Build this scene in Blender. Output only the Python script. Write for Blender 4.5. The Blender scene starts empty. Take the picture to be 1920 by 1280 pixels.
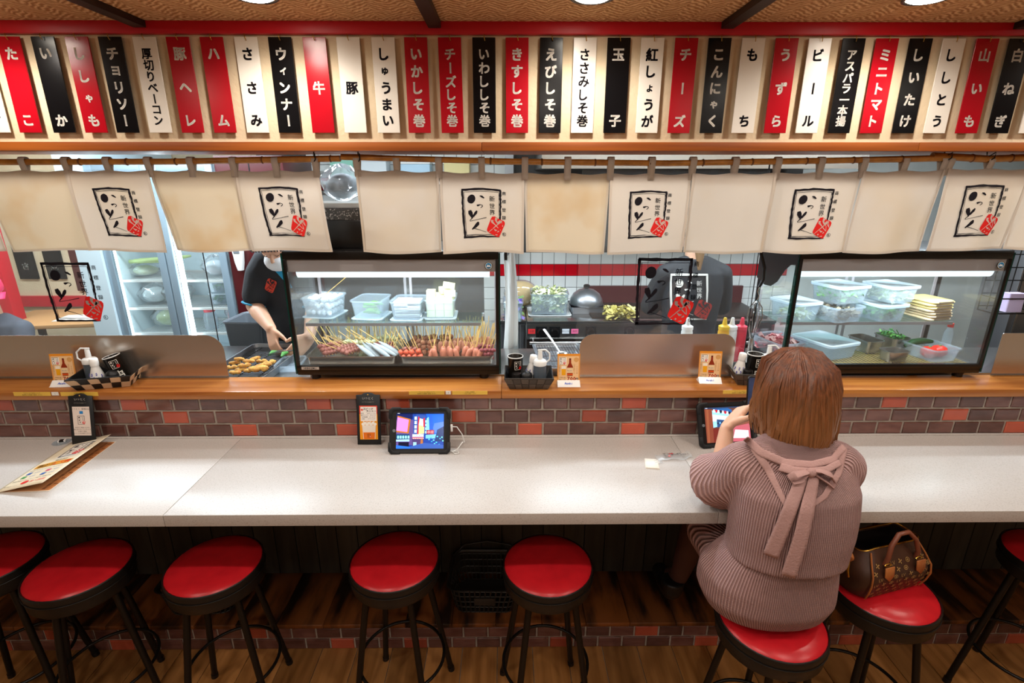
import bpy, bmesh, math, random
from mathutils import Vector, Matrix, Euler
R = math.radians
random.seed(7)
S = bpy.context.scene
COL = S.collection
# ------------------------------------------------------------------ camera
CAMH = 2.13
FPX = 970.0
cam = bpy.data.cameras.new('camera'); camo = bpy.data.objects.new('camera', cam); COL.objects.link(camo)
cam.sensor_width = 36.0; cam.lens = 36.0 * FPX / 1920.0; cam.clip_start = 0.02
PITCH, YAW = 17.56, -0.48
camo.location = (0, 0, CAMH); camo.rotation_euler = (R(90 - PITCH), 0, R(YAW))
S.camera = camo
_cr = camo.rotation_euler.to_matrix()
def P(x, y, Y=None, Z=None):
    """world point seen at photo pixel (x, y) at depth Y or height Z"""
    d = _cr @ Vector(((x - 960) / FPX, -(y - 640) / FPX, -1.0))
    t = Y / d.y if Y is not None else (Z - CAMH) / d.z
    return Vector((d.x * t, d.y * t, CAMH + d.z * t))
# ------------------------------------------------------------------ world, exposure
W = bpy.data.worlds.new('world'); S.world = W; W.use_nodes = True
W.node_tree.nodes['Background'].inputs[0].default_value = (1.0, 0.90, 0.80, 1)
W.node_tree.nodes['Background'].inputs[1].default_value = 0.10
S.view_settings.view_transform = 'Standard'; S.view_settings.look = 'None'
S.view_settings.gamma = 1.0; S.view_settings.use_curve_mapping = False
S.view_settings.exposure = 0.0
S.cycles.transparent_max_bounces = 20; S.cycles.max_bounces = 7; S.cycles.diffuse_bounces = 3; S.cycles.glossy_bounces = 3; S.cycles.sample_clamp_indirect = 6.0
WARM = (1.0, 0.915, 0.83); COOL = (0.78, 0.90, 1.0)
CEIL = 2.643
def area(name, loc, size, energy, color, rot=(0, 0, 0)):
    l = bpy.data.lights.new(name, 'AREA'); l.shape = 'RECTANGLE'; l.size = size[0]; l.size_y = size[1]
    l.energy = energy; l.color = color
    o = bpy.data.objects.new(name, l); COL.objects.link(o); o.location = loc; o.rotation_euler = rot
    return o
DOWN_E = 14.5      # watts of each ceiling downlight
DOWN_ROWS = [1.765, 0.80, 0.13, -1.9]
DOWN_MUL = [1.0, 1.0, 0.36, 1.3]
DOWN_COLS = [-2.12, -1.11, -0.10, 0.245 - 0.345 + 1.01, 1.92]
KITCHEN_E = 42.0
# ------------------------------------------------------------------ materials
M = {}
def lin(h):
    if isinstance(h, str):
        c = [int(h[i:i + 2], 16) / 255 for i in (0, 2, 4)]
        return tuple((x / 12.92 if x <= .04045 else ((x + .055) / 1.055) ** 2.4) for x in c) + (1,)
    return tuple(h) + (1,) if len(h) == 3 else tuple(h)
def mat(name, col, rough=.5, metal=0., spec=.5, col2=None, nscale=6., stretch=(1, 1, 1), ramp=(.35, .7), detail=3.,
        bump=0., bscale=None, bstretch=None, emit=0., alpha=1., trans=0., ior=1.45, coat=0., rnd=0., rgh2=None, transl=0., sss=0.):
    m = bpy.data.materials.new(name); m.use_nodes = True; nt = m.node_tree; N = nt.nodes; L = nt.links
    b = N['Principled BSDF']; out = N['Material Output']
    b.inputs['Roughness'].default_value = rough; b.inputs['Metallic'].default_value = metal
    b.inputs['Specular IOR Level'].default_value = spec; b.inputs['IOR'].default_value = ior
    b.inputs['Alpha'].default_value = alpha; b.inputs['Transmission Weight'].default_value = trans
    b.inputs['Coat Weight'].default_value = coat
    if sss: b.inputs['Subsurface Weight'].default_value = sss; b.inputs['Subsurface Scale'].default_value = .01
    c = lin(col); b.inputs['Base Color'].default_value = c
    if emit: b.inputs['Emission Color'].default_value = c; b.inputs['Emission Strength'].default_value = emit
    def coords(st):
        tc = N.new('ShaderNodeTexCoord'); mp = N.new('ShaderNodeMapping'); mp.inputs['Scale'].default_value = st
        oi = N.new('ShaderNodeObjectInfo'); ad = N.new('ShaderNodeVectorMath'); ad.operation = 'MULTIPLY_ADD'
        L.new(oi.outputs['Random'], ad.inputs[0]); ad.inputs[1].default_value = (37, 61, 17)
        L.new(tc.outputs['Object'], ad.inputs[2]); L.new(ad.outputs[0], mp.inputs['Vector'])
        return mp.outputs[0]
    src = None
    if col2 is not None:
        n = N.new('ShaderNodeTexNoise'); n.inputs['Scale'].default_value = nscale; n.inputs['Detail'].default_value = detail
        L.new(coords(stretch), n.inputs['Vector'])
        r = N.new('ShaderNodeValToRGB'); r.color_ramp.elements[0].position = ramp[0]; r.color_ramp.elements[1].position = ramp[1]
        r.color_ramp.elements[0].color = c; r.color_ramp.elements[1].color = lin(col2)
        L.new(n.outputs[0], r.inputs[0]); src = r.outputs[0]
        if rgh2 is not None:
            mr = N.new('ShaderNodeMapRange'); mr.inputs[1].default_value = ramp[0]; mr.inputs[2].default_value = ramp[1]
            mr.inputs[3].default_value = rough; mr.inputs[4].default_value = rgh2
            L.new(n.outputs[0], mr.inputs[0]); L.new(mr.outputs[0], b.inputs['Roughness'])
    if rnd:
        oi = N.new('ShaderNodeObjectInfo'); mr = N.new('ShaderNodeMapRange'); mr.inputs[3].default_value = 1 - rnd; mr.inputs[4].default_value = 1 + rnd
        L.new(oi.outputs['Random'], mr.inputs[0]); h = N.new('ShaderNodeHueSaturation'); h.inputs['Color'].default_value = c
        L.new(mr.outputs[0], h.inputs['Value'])
        if src: L.new(src, h.inputs['Color'])
        src = h.outputs[0]
    if src: L.new(src, b.inputs['Base Color'])
    if bump:
        n = N.new('ShaderNodeTexNoise'); n.inputs['Scale'].default_value = bscale or nscale; n.inputs['Detail'].default_value = 3
        L.new(coords(bstretch or stretch), n.inputs['Vector'])
        bp = N.new('ShaderNodeBump'); bp.inputs['Strength'].default_value = bump; bp.inputs['Distance'].default_value = .004
        L.new(n.outputs[0], bp.inputs['Height']); L.new(bp.outputs[0], b.inputs['Normal'])
    if transl:
        t = N.new('ShaderNodeBsdfTranslucent'); t.inputs[0].default_value = c
        if src: L.new(src, t.inputs[0])
        mx = N.new('ShaderNodeMixShader'); mx.inputs[0].default_value = transl
        L.new(b.outputs[0], mx.inputs[1]); L.new(t.outputs[0], mx.inputs[2]); L.new(mx.outputs[0], out.inputs[0])
    M[name] = m
    return m
def clear(name, tint, film=0.0, filmcol=(.9, .9, .9), rough=.02, ior=1.45, gain=1.0):
    """thin clear sheet: straight-through light, fresnel reflection, optional milky film"""
    m = bpy.data.materials.new(name); m.use_nodes = True; nt = m.node_tree; N = nt.nodes; L = nt.links
    N.remove(N['Principled BSDF']); out = N['Material Output']
    t = N.new('ShaderNodeBsdfTransparent'); t.inputs[0].default_value = lin(tint)
    g = N.new('ShaderNodeBsdfGlossy'); g.inputs['Roughness'].default_value = rough
    f = N.new('ShaderNodeFresnel'); f.inputs['IOR'].default_value = ior
    ge = N.new('ShaderNodeNewGeometry'); mi_ = N.new('ShaderNodeMapRange'); mi_.inputs[3].default_value = ior; mi_.inputs[4].default_value = 1 / ior
    L.new(ge.outputs['Backfacing'], mi_.inputs[0]); L.new(mi_.outputs[0], f.inputs['IOR'])      # same reflectance on both faces of a thin sheet
    fac = f.outputs[0]
    if gain != 1:
        mu = N.new('ShaderNodeMath'); mu.operation = 'MULTIPLY'; mu.inputs[1].default_value = gain; mu.use_clamp = True
        L.new(fac, mu.inputs[0]); fac = mu.outputs[0]
    base = t.outputs[0]
    if film:
        d = N.new('ShaderNodeBsdfDiffuse'); d.inputs[0].default_value = lin(filmcol)
        tl = N.new('ShaderNodeBsdfTranslucent'); tl.inputs[0].default_value = lin(filmcol)
        dm = N.new('ShaderNodeMixShader'); dm.inputs[0].default_value = .5; L.new(d.outputs[0], dm.inputs[1]); L.new(tl.outputs[0], dm.inputs[2])
        mx = N.new('ShaderNodeMixShader'); mx.inputs[0].default_value = film
        L.new(base, mx.inputs[1]); L.new(dm.outputs[0], mx.inputs[2]); base = mx.outputs[0]
    mx = N.new('ShaderNodeMixShader'); L.new(fac, mx.inputs[0]); L.new(base, mx.inputs[1]); L.new(g.outputs[0], mx.inputs[2])
    L.new(mx.outputs[0], out.inputs[0]); M[name] = m
    return m
mat('plaster', 'd8c6a8', .85, col2='cdb999', nscale=5, bump=.5, bscale=70, spec=.2)
mat('red_trim', 'c01424', .4, spec=.4)
mat('lintel', 'a35a22', .38, col2='7d3c12', nscale=7, stretch=(.25, 3, 6), ramp=(.3, .75), detail=6)
mat('ledge', 'bd7d3c', .25, col2='925224', nscale=6, stretch=(.3, 5, 5), ramp=(.3, .72), detail=7, coat=.15)
mat('counter', 'beb7b1', .32, col2='a9a199', nscale=220, ramp=(.52, .72), detail=2)
mat('counter_edge', 'cbbfb5', .4, col2='b5a89d', nscale=220, ramp=(.55, .75), detail=2)
mat('grout', 'b0a498', .9, col2='94887c', nscale=30)
mat('tile_dark', '704a42', .16, spec=.9, col2='59362f', nscale=9, stretch=(1, 1, 3), rnd=.35, bump=.25, bscale=14, rgh2=.2)
mat('tile_red', 'b8563e', .2, spec=.7, col2='a64a34', nscale=9, rnd=.2, bump=.2, bscale=14)
mat('floor_plank', 'b07a44', .42, col2='7d5024', nscale=3.2, stretch=(7, .6, 1), ramp=(.3, .7), detail=6, rnd=.3, bump=.15)
mat('step_plank', '8a5024', .45, col2='2a180d', nscale=3, stretch=(4, .9, 1), ramp=(.42, .60), detail=8, rnd=.3, bump=.4, bscale=10)
mat('dark_board', '3c352b', .6, col2='2a251e', nscale=5, stretch=(6, 1, .4), rnd=.25, bump=.2)
mat('ceiling_beam', '2a1c14', .55, col2='1d130e', nscale=5, stretch=(6, .5, 1))
mat('bamboo', 'c68a3c', .35, col2='8f5a20', nscale=8, stretch=(3, 4, 4), ramp=(.3, .75), detail=5)
mat('bamboo_node', '6e4318', .5)
mat('noren_cloth', 'e4dbd0', .9, col2='dfd0ba', nscale=3.2, ramp=(.45, .8), spec=.1, transl=.45, bump=.06, bscale=400)
mat('noren_stained', 'e4d7c2', .9, col2='d6b684', nscale=4.5, ramp=(.5, .85), spec=.1, transl=.45, bump=.06, bscale=400)
mat('ink', '17131a', .7, spec=.2); mat('ink_red', 'd8201c', .6, spec=.3); mat('ink_white', 'e8e2d8', .6, spec=.3)
mat('paper', 'e4ddd0', .6)
mat('board_red', 'a60c1b', .2, spec=.38); mat('board_black', '0a0a0c', .2, spec=.32, bump=.02, bscale=300); mat('board_white', 'e3ddd2', .25, spec=.5)
mat('brass', 'b98a3a', .3, metal=1); mat('gold', 'd6a94a', .25, metal=1)
mat('seat_red', 'cc1c26', .3, spec=.5, col2='bd1822', nscale=20, bump=.08, bscale=60)
mat('seat_black', '191715', .38, spec=.4, bump=.05, bscale=120)
mat('metal_black', '1a1714', .35, metal=.4)
mat('plastic_black', '0f0f10', .4); mat('rubber_black', '191a1c', .5, spec=.4)
mat('steel', 'b9b6b2', .27, metal=1., bump=.04, bscale=40, bstretch=(.3, 1, 60))
mat('steel_dull', '8f9092', .4, metal=1., bump=.06, bscale=30)
mat('steel_warm', 'd2c6bb', .27, metal=.92, bump=.03, bscale=30, bstretch=(.3, 1, 60))
mat('aluminium', 'a9abb0', .35, metal=.9)
mat('chrome', 'cfd2d6', .1, metal=1.)
mat('case_black', '100d0c', .28, spec=.5)
mat('case_silver', 'a79fa2', .4, metal=.15)
mat('white_plastic', 'dfdfdc', .4); mat('white_gloss', 'e8e6e2', .15)
mat('grey_plastic', '6c7278', .45)
mat('tube_light', (.86, .94, 1.0), emit=14.); mat('lamp_glow', (1.0, .90, .76), emit=40.)
mat('tube_cover', (.76, .90, .98), .4, emit=1.15)
mat('fridge_glow', (.80, .92, 1.0), emit=9.)
mat('fridge_inner', 'd4e4ea', .5); mat('fridge_frame', '8fa3b0', .4, metal=.3)
mat('maroon_panel', '4a1216', .3, spec=.5)
mat('kitchen_white', 'd3d6d2', .5, col2='c2c6c2', nscale=3)
mat('kitchen_tile', 'd9dad6', .15, spec=.6, rnd=.05); mat('kitchen_tile_red', 'c00d1c', .15, spec=.6, rnd=.1)
mat('kitchen_grout', '4d4b49', .9)
mat('granite', '3c3a38', .4, col2='c8c4be', nscale=160, ramp=(.55, .72), detail=2)
mat('iron', '2c2420', .45, metal=.5, col2='3a2418', nscale=5)
clear('glass', (.97, .985, .98), film=.015, ior=1.5)
clear('glass_panel', (.97, .985, .985), film=.013, filmcol=(.85, .9, .93), ior=1.5, rough=.03)
clear('glass_green', (.80, .93, .90), film=.02, ior=1.5)
clear('glass_edge', (.03, .22, .18), film=.3, filmcol=(.02, .12, .10))
clear('tub_plastic', (.88, .92, .95), film=.22, filmcol=(.78, .86, .92), rough=.15)
clear('lid_plastic', (.85, .92, .95), film=.55, filmcol=(.86, .93, .97), rough=.2)
clear('film_bag', (.93, .95, .97), film=.22, filmcol=(.9, .94, .97), rough=.12, gain=2.5)
clear('wrapper', (.93, .95, .96), film=.38, filmcol=(.92, .93, .94), rough=.2)
# woven ceiling
def woven():
    m = mat('woven', '93643a', .8, spec=.2); nt = m.node_tree; N = nt.nodes; L = nt.links; b = N['Principled BSDF']
    tc = N.new('ShaderNodeTexCoord')
    def wv(sc, rot, dist):
        mp = N.new('ShaderNodeMapping'); mp.inputs['Scale'].default_value = sc; mp.inputs['Rotation'].default_value = (0, 0, rot)
        L.new(tc.outputs['Object'], mp.inputs['Vector'])
        w = N.new('ShaderNodeTexWave'); w.inputs['Scale'].default_value = 1; w.inputs['Distortion'].default_value = dist; w.inputs['Detail'].default_value = 2; w.inputs['Detail Scale'].default_value = 2
        L.new(mp.outputs[0], w.inputs['Vector']); return w.outputs['Fac']
    a = wv((17, 17, 17), R(50), 5); c = wv((17, 17, 17), R(-50), 5)
    ck = N.new('ShaderNodeTexChecker'); ck.inputs['Scale'].default_value = 1
    mp = N.new('ShaderNodeMapping'); mp.inputs['Scale'].default_value = (16, 5, 1); L.new(tc.outputs['Object'], mp.inputs['Vector']); L.new(mp.outputs[0], ck.inputs['Vector'])
    mx = N.new('ShaderNodeMix'); mx.data_type = 'FLOAT'; L.new(ck.outputs['Fac'], mx.inputs[0]); L.new(a, mx.inputs[2]); L.new(c, mx.inputs[3])
    r = N.new('ShaderNodeValToRGB'); r.color_ramp.elements[0].color = lin('a8784a'); r.color_ramp.elements[1].color = lin('e0b988'); r.color_ramp.elements[0].position = .1
    L.new(mx.outputs[0], r.inputs[0]); L.new(r.outputs[0], b.inputs['Base Color'])
    bp = N.new('ShaderNodeBump'); bp.inputs['Strength'].default_value = .6; bp.inputs['Distance'].default_value = .006; L.new(mx.outputs[0], bp.inputs['Height']); L.new(bp.outputs[0], b.inputs['Normal'])
woven()
# ------------------------------------------------------------------ mesh helpers
def rotz(a): return Matrix.Rotation(a, 4, 'Z')
def TR(x, y, z): return Matrix.Translation((x, y, z))
class MB:
    def __init__(s): s.v = []; s.f = []; s.m = []
    def add(s, vs, fs, mi=0, X=None):
        k = len(s.v)
        s.v += [tuple(X @ Vector(p)) for p in vs] if X is not None else [tuple(p) for p in vs]
        s.f += [tuple(i + k for i in f) for f in fs]; s.m += [mi] * len(fs); return s
    def box(s, a, b, mi=0, X=None):
        x0, y0, z0 = a; x1, y1, z1 = b
        return s.add([(x0, y0, z0), (x1, y0, z0), (x1, y1, z0), (x0, y1, z0), (x0, y0, z1), (x1, y0, z1), (x1, y1, z1), (x0, y1, z1)],
                     [(0, 3, 2, 1), (4, 5, 6, 7), (0, 1, 5, 4), (1, 2, 6, 5), (2, 3, 7, 6), (3, 0, 4, 7)], mi, X)
    def loft(s, rings, mi=0, X=None, cap0=True, cap1=True, closed=True):
        n = len(rings[0]); vs = [p for r in rings for p in r]; fs = []
        for i in range(len(rings) - 1):
            for j in range(n if closed else n - 1):
                k = (j + 1) % n; fs.append((i * n + j, i * n + k, (i + 1) * n + k, (i + 1) * n + j))
        if cap0: fs.append(tuple(reversed(range(n))))
        if cap1: fs.append(tuple((len(rings) - 1) * n + j for j in range(n)))
        return s.add(vs, fs, mi, X)
    def lathe(s, prof, seg=16, mi=0, X=None, cap0=True, cap1=True):
        return s.loft([[(r * math.cos(2 * math.pi * j / seg), r * math.sin(2 * math.pi * j / seg), z) for j in range(seg)] for r, z in prof], mi, X, cap0, cap1)
    def tube(s, pts, r, seg=8, mi=0, X=None, closed=False, flat=None):
        pts = [Vector(p) for p in pts]; n = len(pts); rs = r if isinstance(r, (list, tuple)) else [r] * n
        rings = []; u = None
        for i in range(n):
            if closed: t = pts[(i + 1) % n] - pts[i - 1]
            else: t = pts[min(i + 1, n - 1)] - pts[max(i - 1, 0)]
            t.normalize()
            if u is None: u = t.orthogonal().normalized() if abs(t.z) > .9 else t.cross(Vector((0, 0, 1))).normalized()
            u = (u - t * u.dot(t)).normalized(); w = t.cross(u)
            fl = flat if flat else 1
            rings.append([pts[i] + rs[i] * (u * math.cos(2 * math.pi * j / seg) + w * fl * math.sin(2 * math.pi * j / seg)) for j in range(seg)])
        if closed: rings.append(rings[0])
        return s.loft(rings, mi, X, not closed, not closed)
    def ball(s, c, r, seg=12, rings=8, mi=0, X=None):
        rx, ry, rz = r if isinstance(r, (tuple, list)) else (r, r, r)
        vs = [(c[0], c[1], c[2] - rz)]; fs = []
        for i in range(1, rings):
            a = -math.pi / 2 + math.pi * i / rings
            for j in range(seg):
                b = 2 * math.pi * j / seg; vs.append((c[0] + rx * math.cos(a) * math.cos(b), c[1] + ry * math.cos(a) * math.sin(b), c[2] + rz * math.sin(a)))
        vs.append((c[0], c[1], c[2] + rz)); e = len(vs) - 1
        for j in range(seg):
            k = (j + 1) % seg; fs.append((0, 1 + k, 1 + j)); fs.append((e, e - seg + j, e - seg + k))
            for i in range(rings - 2): fs.append((1 + i * seg + j, 1 + i * seg + k, 1 + (i + 1) * seg + k, 1 + (i + 1) * seg + j))
        return s.add(vs, fs, mi, X)
    def grid(s, fn, nu, nv, mi=0, X=None):
        vs = [fn(i / nu, j / nv) for j in range(nv + 1) for i in range(nu + 1)]
        fs = [(j * (nu + 1) + i, j * (nu + 1) + i + 1, (j + 1) * (nu + 1) + i + 1, (j + 1) * (nu + 1) + i) for j in range(nv) for i in range(nu)]
        return s.add(vs, fs, mi, X)
    def prism(s, pts, y0, y1, mi=0, X=None):
        """outline in x,z pushed along y"""
        n = len(pts); return s.loft([[(p[0], y0, p[1]) for p in pts], [(p[0], y1, p[1]) for p in pts]], mi, X)
    def mesh(s, name, mats, smooth=False):
        me = bpy.data.meshes.new(name); me.from_pydata(s.v, [], s.f)
        for k in (mats if isinstance(mats, (list, tuple)) else [mats]): me.materials.append(M[k] if isinstance(k, str) else k)
        me.polygons.foreach_set('material_index', s.m)
        if smooth: me.polygons.foreach_set('use_smooth', [True] * len(s.f))
        me.update(); return me
    def build(s, name, mats, parent=None, smooth=False, bev=0., X=None, seg=2, sub=0, solid=0., ang=40, kind=None):
        me = s.mesh(name, mats, smooth or bev > 0)
        bm = bmesh.new(); bm.from_mesh(me); bmesh.ops.recalc_face_normals(bm, faces=bm.faces)
        if bev: bmesh.ops.bevel(bm, geom=[e for e in bm.edges if len(e.link_faces) == 2 and e.calc_face_angle(0) > R(ang)], offset=bev, segments=seg, affect='EDGES', profile=.6)
        bm.to_mesh(me); bm.free()
        if bev: me.polygons.foreach_set('use_smooth', [True] * len(me.polygons))
        o = link(name, me, parent, X)
        if (smooth or bev) : me.set_sharp_from_angle(angle=R(50))
        if sub: mo = o.modifiers.new('sub', 'SUBSURF'); mo.levels = mo.render_levels = sub
        if solid: mo = o.modifiers.new('solid', 'SOLIDIFY'); mo.thickness = solid
        if kind: o['kind'] = kind
        return o
def link(name, me, parent=None, X=None):
    o = bpy.data.objects.new(name, me); COL.objects.link(o)
    if parent is not None: o.parent = parent
    if X is not None: o.matrix_local = X
    return o
def tag(o, label=None, cat=None, group=None, kind=None):
    if label: o['label'] = label
    if cat: o['category'] = cat
    if group: o['group'] = group
    if kind: o['kind'] = kind
    return o
def thing(name, label, cat, loc=(0, 0, 0), rz=0., group=None, X=None):
    o = bpy.data.objects.new(name, None); COL.objects.link(o); o.empty_display_size = .05
    if X is not None: o.matrix_local = X
    else: o.location = loc; o.rotation_euler = (0, 0, rz)
    return tag(o, label, cat, group)
def dup(root, label, group=None, X=None):
    def cp(o, par):
        c = o.copy(); COL.objects.link(c)
        if par is not None: c.parent = par
        for ch in kids.get(o, []): cp(ch, c)
        return c
    kids = {}
    for ch in root.children_recursive: kids.setdefault(ch.parent, []).append(ch)
    r = cp(root, None); r['label'] = label
    if group: r['group'] = group
    if X is not None: r.matrix_local = X
    return r
def struct(name, mb, mats, label=None, parent=None, **k):
    o = mb.build(name, mats, parent, **k)
    if parent is None: o['kind'] = 'structure'
    if label: o['label'] = label
    return o
def rrect(w, d, r, z=0., n=4):
    pts = []
    for cx, cy, a0 in ((w / 2 - r, d / 2 - r, 0), (-w / 2 + r, d / 2 - r, 90), (-w / 2 + r, -d / 2 + r, 180), (w / 2 - r, -d / 2 + r, 270)):
        for i in range(n + 1):
            a = R(a0 + 90 * i / n); pts.append((cx + r * math.cos(a), cy + r * math.sin(a), z))
    return pts
# ------------------------------------------------------------------ lettering: glyph outlines of the built-in font as flat triangles
_G = {}
def glyph(ch, bold=.0, res=2):
    key = (ch, bold, res)
    if key not in _G:
        cu = bpy.data.curves.new('lettering', 'FONT'); cu.body = ch; cu.size = 1; cu.resolution_u = res; cu.offset = bold
        o = bpy.data.objects.new('lettering', cu); me = bpy.data.meshes.new_from_object(o)
        vs = [(v.co.x, v.co.y) for v in me.vertices]; fs = [tuple(p.vertices) for p in me.polygons]
        bpy.data.objects.remove(o); bpy.data.curves.remove(cu); bpy.data.meshes.remove(me)
        if vs:
            x0 = min(v[0] for v in vs); x1 = max(v[0] for v in vs); y0 = min(v[1] for v in vs); y1 = max(v[1] for v in vs)
        else: x0 = x1 = y0 = y1 = 0
        _G[key] = (vs, fs, x0, x1, y0, y1)
    return _G[key]
def put(mb, ch, cx, cy, size, mi=0, bold=0., res=2, rot=0., sx=1., fn=None, center=True):
    """one character centred on (cx, cy) of the plane, fn maps plane to space"""
    vs, fs, x0, x1, y0, y1 = glyph(ch, 0., res)
    if not vs: return
    mx, my = (x0 + x1) / 2, (.36 if not center else (y0 + y1) / 2)
    ca, sa = math.cos(rot), math.sin(rot)
    for ox, oy in (((-bold, -bold), (bold, -bold), (-bold, bold), (bold, bold), (0, 0)) if bold else ((0, 0),)):
        pts = []
        for x, y in vs:
            a, b = (x - mx + ox) * size * sx, (y - my + oy) * size
            pts.append(fn(cx + a * ca - b * sa, cy + a * sa + b * ca))
        mb.add(pts, fs, mi)
def column(mb, text, cx, ytop, ybot, size, mi, fn, bold=0., res=2, sx=1.):
    n = len(text)
    for i, ch in enumerate(text):
        cy = ytop + (ybot - ytop) * (i / (n - 1) if n > 1 else .5)
        s = size * (.72 if ch in 'ゃゅょィっッ' else 1)
        put(mb, ch, cx, cy, s, mi, bold, res, R(-90) if ch == 'ー' else 0, sx, fn)
def row(mb, text, cx, cy, size, mi, fn, bold=0., res=1, adv=None, left=False, rot=0.):
    ws = [(.5 if ord(c) < 128 else .95) * size if adv is None else adv * size for c in text]
    x = (0 if left else -sum(ws) / 2); ca, sa = math.cos(rot), math.sin(rot)
    for c, w in zip(text, ws):
        if c != ' ':
            a = x + w / 2; put(mb, c, cx + a * ca, cy + a * sa, size, mi, bold, res, rot, 1., fn, center=(ord(c) > 127))
        x += w
def stroke(mb, pts, widths, mi, fn, rough=0., n=3):
    """brush stroke along a polyline with widths"""
    P2 = [Vector(p) for p in pts]; L_, R_ = [], []
    Q = []; Wd = []
    for i in range(len(P2) - 1):
        for k in range(n): Q.append(P2[i].lerp(P2[i + 1], k / n)); Wd.append(widths[i] + (widths[i + 1] - widths[i]) * k / n)
    Q.append(P2[-1]); Wd.append(widths[-1])
    for i, q in enumerate(Q):
        t = Q[min(i + 1, len(Q) - 1)] - Q[max(i - 1, 0)]; t = t.normalized() if t.length else Vector((1, 0)); nn = Vector((-t.y, t.x))
        j1, j2 = (random.uniform(-rough, rough) for _ in '12')
        L_.append(q + nn * (Wd[i] / 2 + j1)); R_.append(q - nn * (Wd[i] / 2 + j2))
    k = len(Q); mb.add([fn(*p) for p in L_ + R_], [(i, i + 1, k + i + 1, k + i) for i in range(k - 1)], mi)
def blob(mb, pts, mi, fn):
    c = sum((Vector(p) for p in pts), Vector((0, 0))) / len(pts); n = len(pts)
    mb.add([fn(*c)] + [fn(*p) for p in pts], [(0, i + 1, (i + 1) % n + 1) for i in range(n)], mi)
def ell(cx, cy, rx, ry, n=14, rot=0., jit=0.):
    o = []
    for i in range(n):
        a = 2 * math.pi * i / n; x = rx * math.cos(a) * (1 + random.uniform(-jit, jit)); y = ry * math.sin(a) * (1 + random.uniform(-jit, jit))
        o.append((cx + x * math.cos(rot) - y * math.sin(rot), cy + x * math.sin(rot) + y * math.cos(rot)))
    return o
def rect2(mb, x0, y0, x1, y1, mi, fn, nx=1, ny=1):
    mb.grid(lambda u, v: fn(x0 + (x1 - x0) * u, y0 + (y1 - y0) * v), nx, ny, mi)
def emblem(mb, w, fn, black=0, red=1, white=2, small=True, res=2):
    """the shop's framed brush lettering with the red seal; fn(x, y, layer), frame width w centred on 0,0"""
    k = w / 810.0
    F0 = lambda x, y: fn((x - 635) * k, (648 - y) * k, 0)
    F1 = lambda x, y: fn((x - 635) * k, (648 - y) * k, 1)
    F2 = lambda x, y: fn((x - 635) * k, (648 - y) * k, 2)
    q = 7 if small else 0
    nn = 9 if small else 3
    stroke(mb, [(230, 160), (1035, 165)], [44, 40], black, F0, q, nn); stroke(mb, [(245, 1138), (1000, 1140)], [40, 30], black, F0, q, nn)
    stroke(mb, [(248, 150), (250, 650), (275, 1150)], [42, 44, 46], black, F0, q, nn); stroke(mb, [(1018, 160), (1022, 500), (1010, 800)], [44, 40, 30], black, F0, q, nn)
    if small:
        stroke(mb, [(278, 205), (992, 210)], [8, 8], black, F0, 1, nn); stroke(mb, [(300, 1098), (850, 1100)], [14, 8], black, F0, 3, nn)
        stroke(mb, [(282, 205), (290, 650), (305, 1100)], [8, 8, 10], black, F0, 1, nn); stroke(mb, [(990, 210), (992, 700)], [7, 7], black, F0, 1, nn)
    blob(mb, ell(428, 355, 82, 93, 18, .4, .03), black, F0)
    stroke(mb, [(600, 300), (640, 315), (690, 348)], [14, 42, 22], black, F0)
    stroke(mb, [(535, 480), (555, 495), (610, 480), (650, 492), (652, 515), (612, 545)], [10, 42, 14, 12, 16, 12], black, F0)
    stroke(mb, [(385, 585), (400, 640), (420, 690), (440, 745)], [60, 90, 66, 30], black, F0); stroke(mb, [(535, 600), (512, 640), (450, 722)], [28, 58, 36], black, F0)
    stroke(mb, [(440, 740), (385, 790), (385, 806), (560, 780), (730, 745)], [24, 12, 10, 9, 14], black, F0)
    stroke(mb, [(560, 830), (545, 870), (500, 920), (425, 980)], [30, 74, 60, 24], black, F0); stroke(mb, [(465, 962), (600, 1005), (720, 1050)], [14, 9, 8], black, F0)
    for ch, y in zip("新世界", (352, 495, 635)): _flip(mb, ch, 850, y, 122, black, F0, res, .008)
    if small:
        for ch, y in zip('商標登録', (225, 395, 568, 730)): _flip(mb, ch, 1096, y, 84, black, F0, 1)
        r_ = ell(1098, 1082, 40, 40, 14); n = len(r_); ri = ell(1098, 1082, 32, 32, 14)
        mb.add([F0(*p) for p in r_ + ri], [(i, (i + 1) % n, n + (i + 1) % n, n + i) for i in range(n)], black); _flip(mb, 'R', 1098, 1082, 66, black, F0, 1)
    seal(mb, F1, F2, red, white)
def _flip(mb, ch, cx, cy, size, mi, F, res, bold=.012):
    put(mb, ch, 0, 0, size, mi, bold, res, 0, 1, lambda x, y: F(cx + x, cy - y))
def seal(mb, F1, F2, red, white):
    blob(mb, [(845, 722), (905, 712), (935, 730), (1000, 765), (1095, 800), (1116, 835), (1110, 880), (1010, 1110), (985, 1145), (940, 1142), (770, 1060), (735, 1020), (738, 980), (820, 765)], red, F1)
    for p, w_ in (([(850, 790), (845, 830), (900, 880)], [50, 44, 20]), ([(940, 740), (925, 790), (960, 860), (1005, 800), (985, 870)], [60, 40, 22, 40, 20]), ([(880, 860), (980, 960), (1020, 1000), (1010, 900), (960, 830)], [20, 14, 12, 10, 8]),
                  ([(990, 800), (1070, 920), (1060, 860), (1020, 790)], [14, 14, 12, 10]), ([(1050, 800), (765, 1055)], [26, 8]), ([(880, 975), (915, 1008), (950, 1000)], [10, 34, 10]), ([(985, 1020), (950, 1045)], [30, 8]), ([(850, 1060), (870, 1075)], [30, 24]), ([(900, 1105), (955, 1100)], [8, 22])):
        stroke(mb, p, w_, white, F2)
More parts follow.
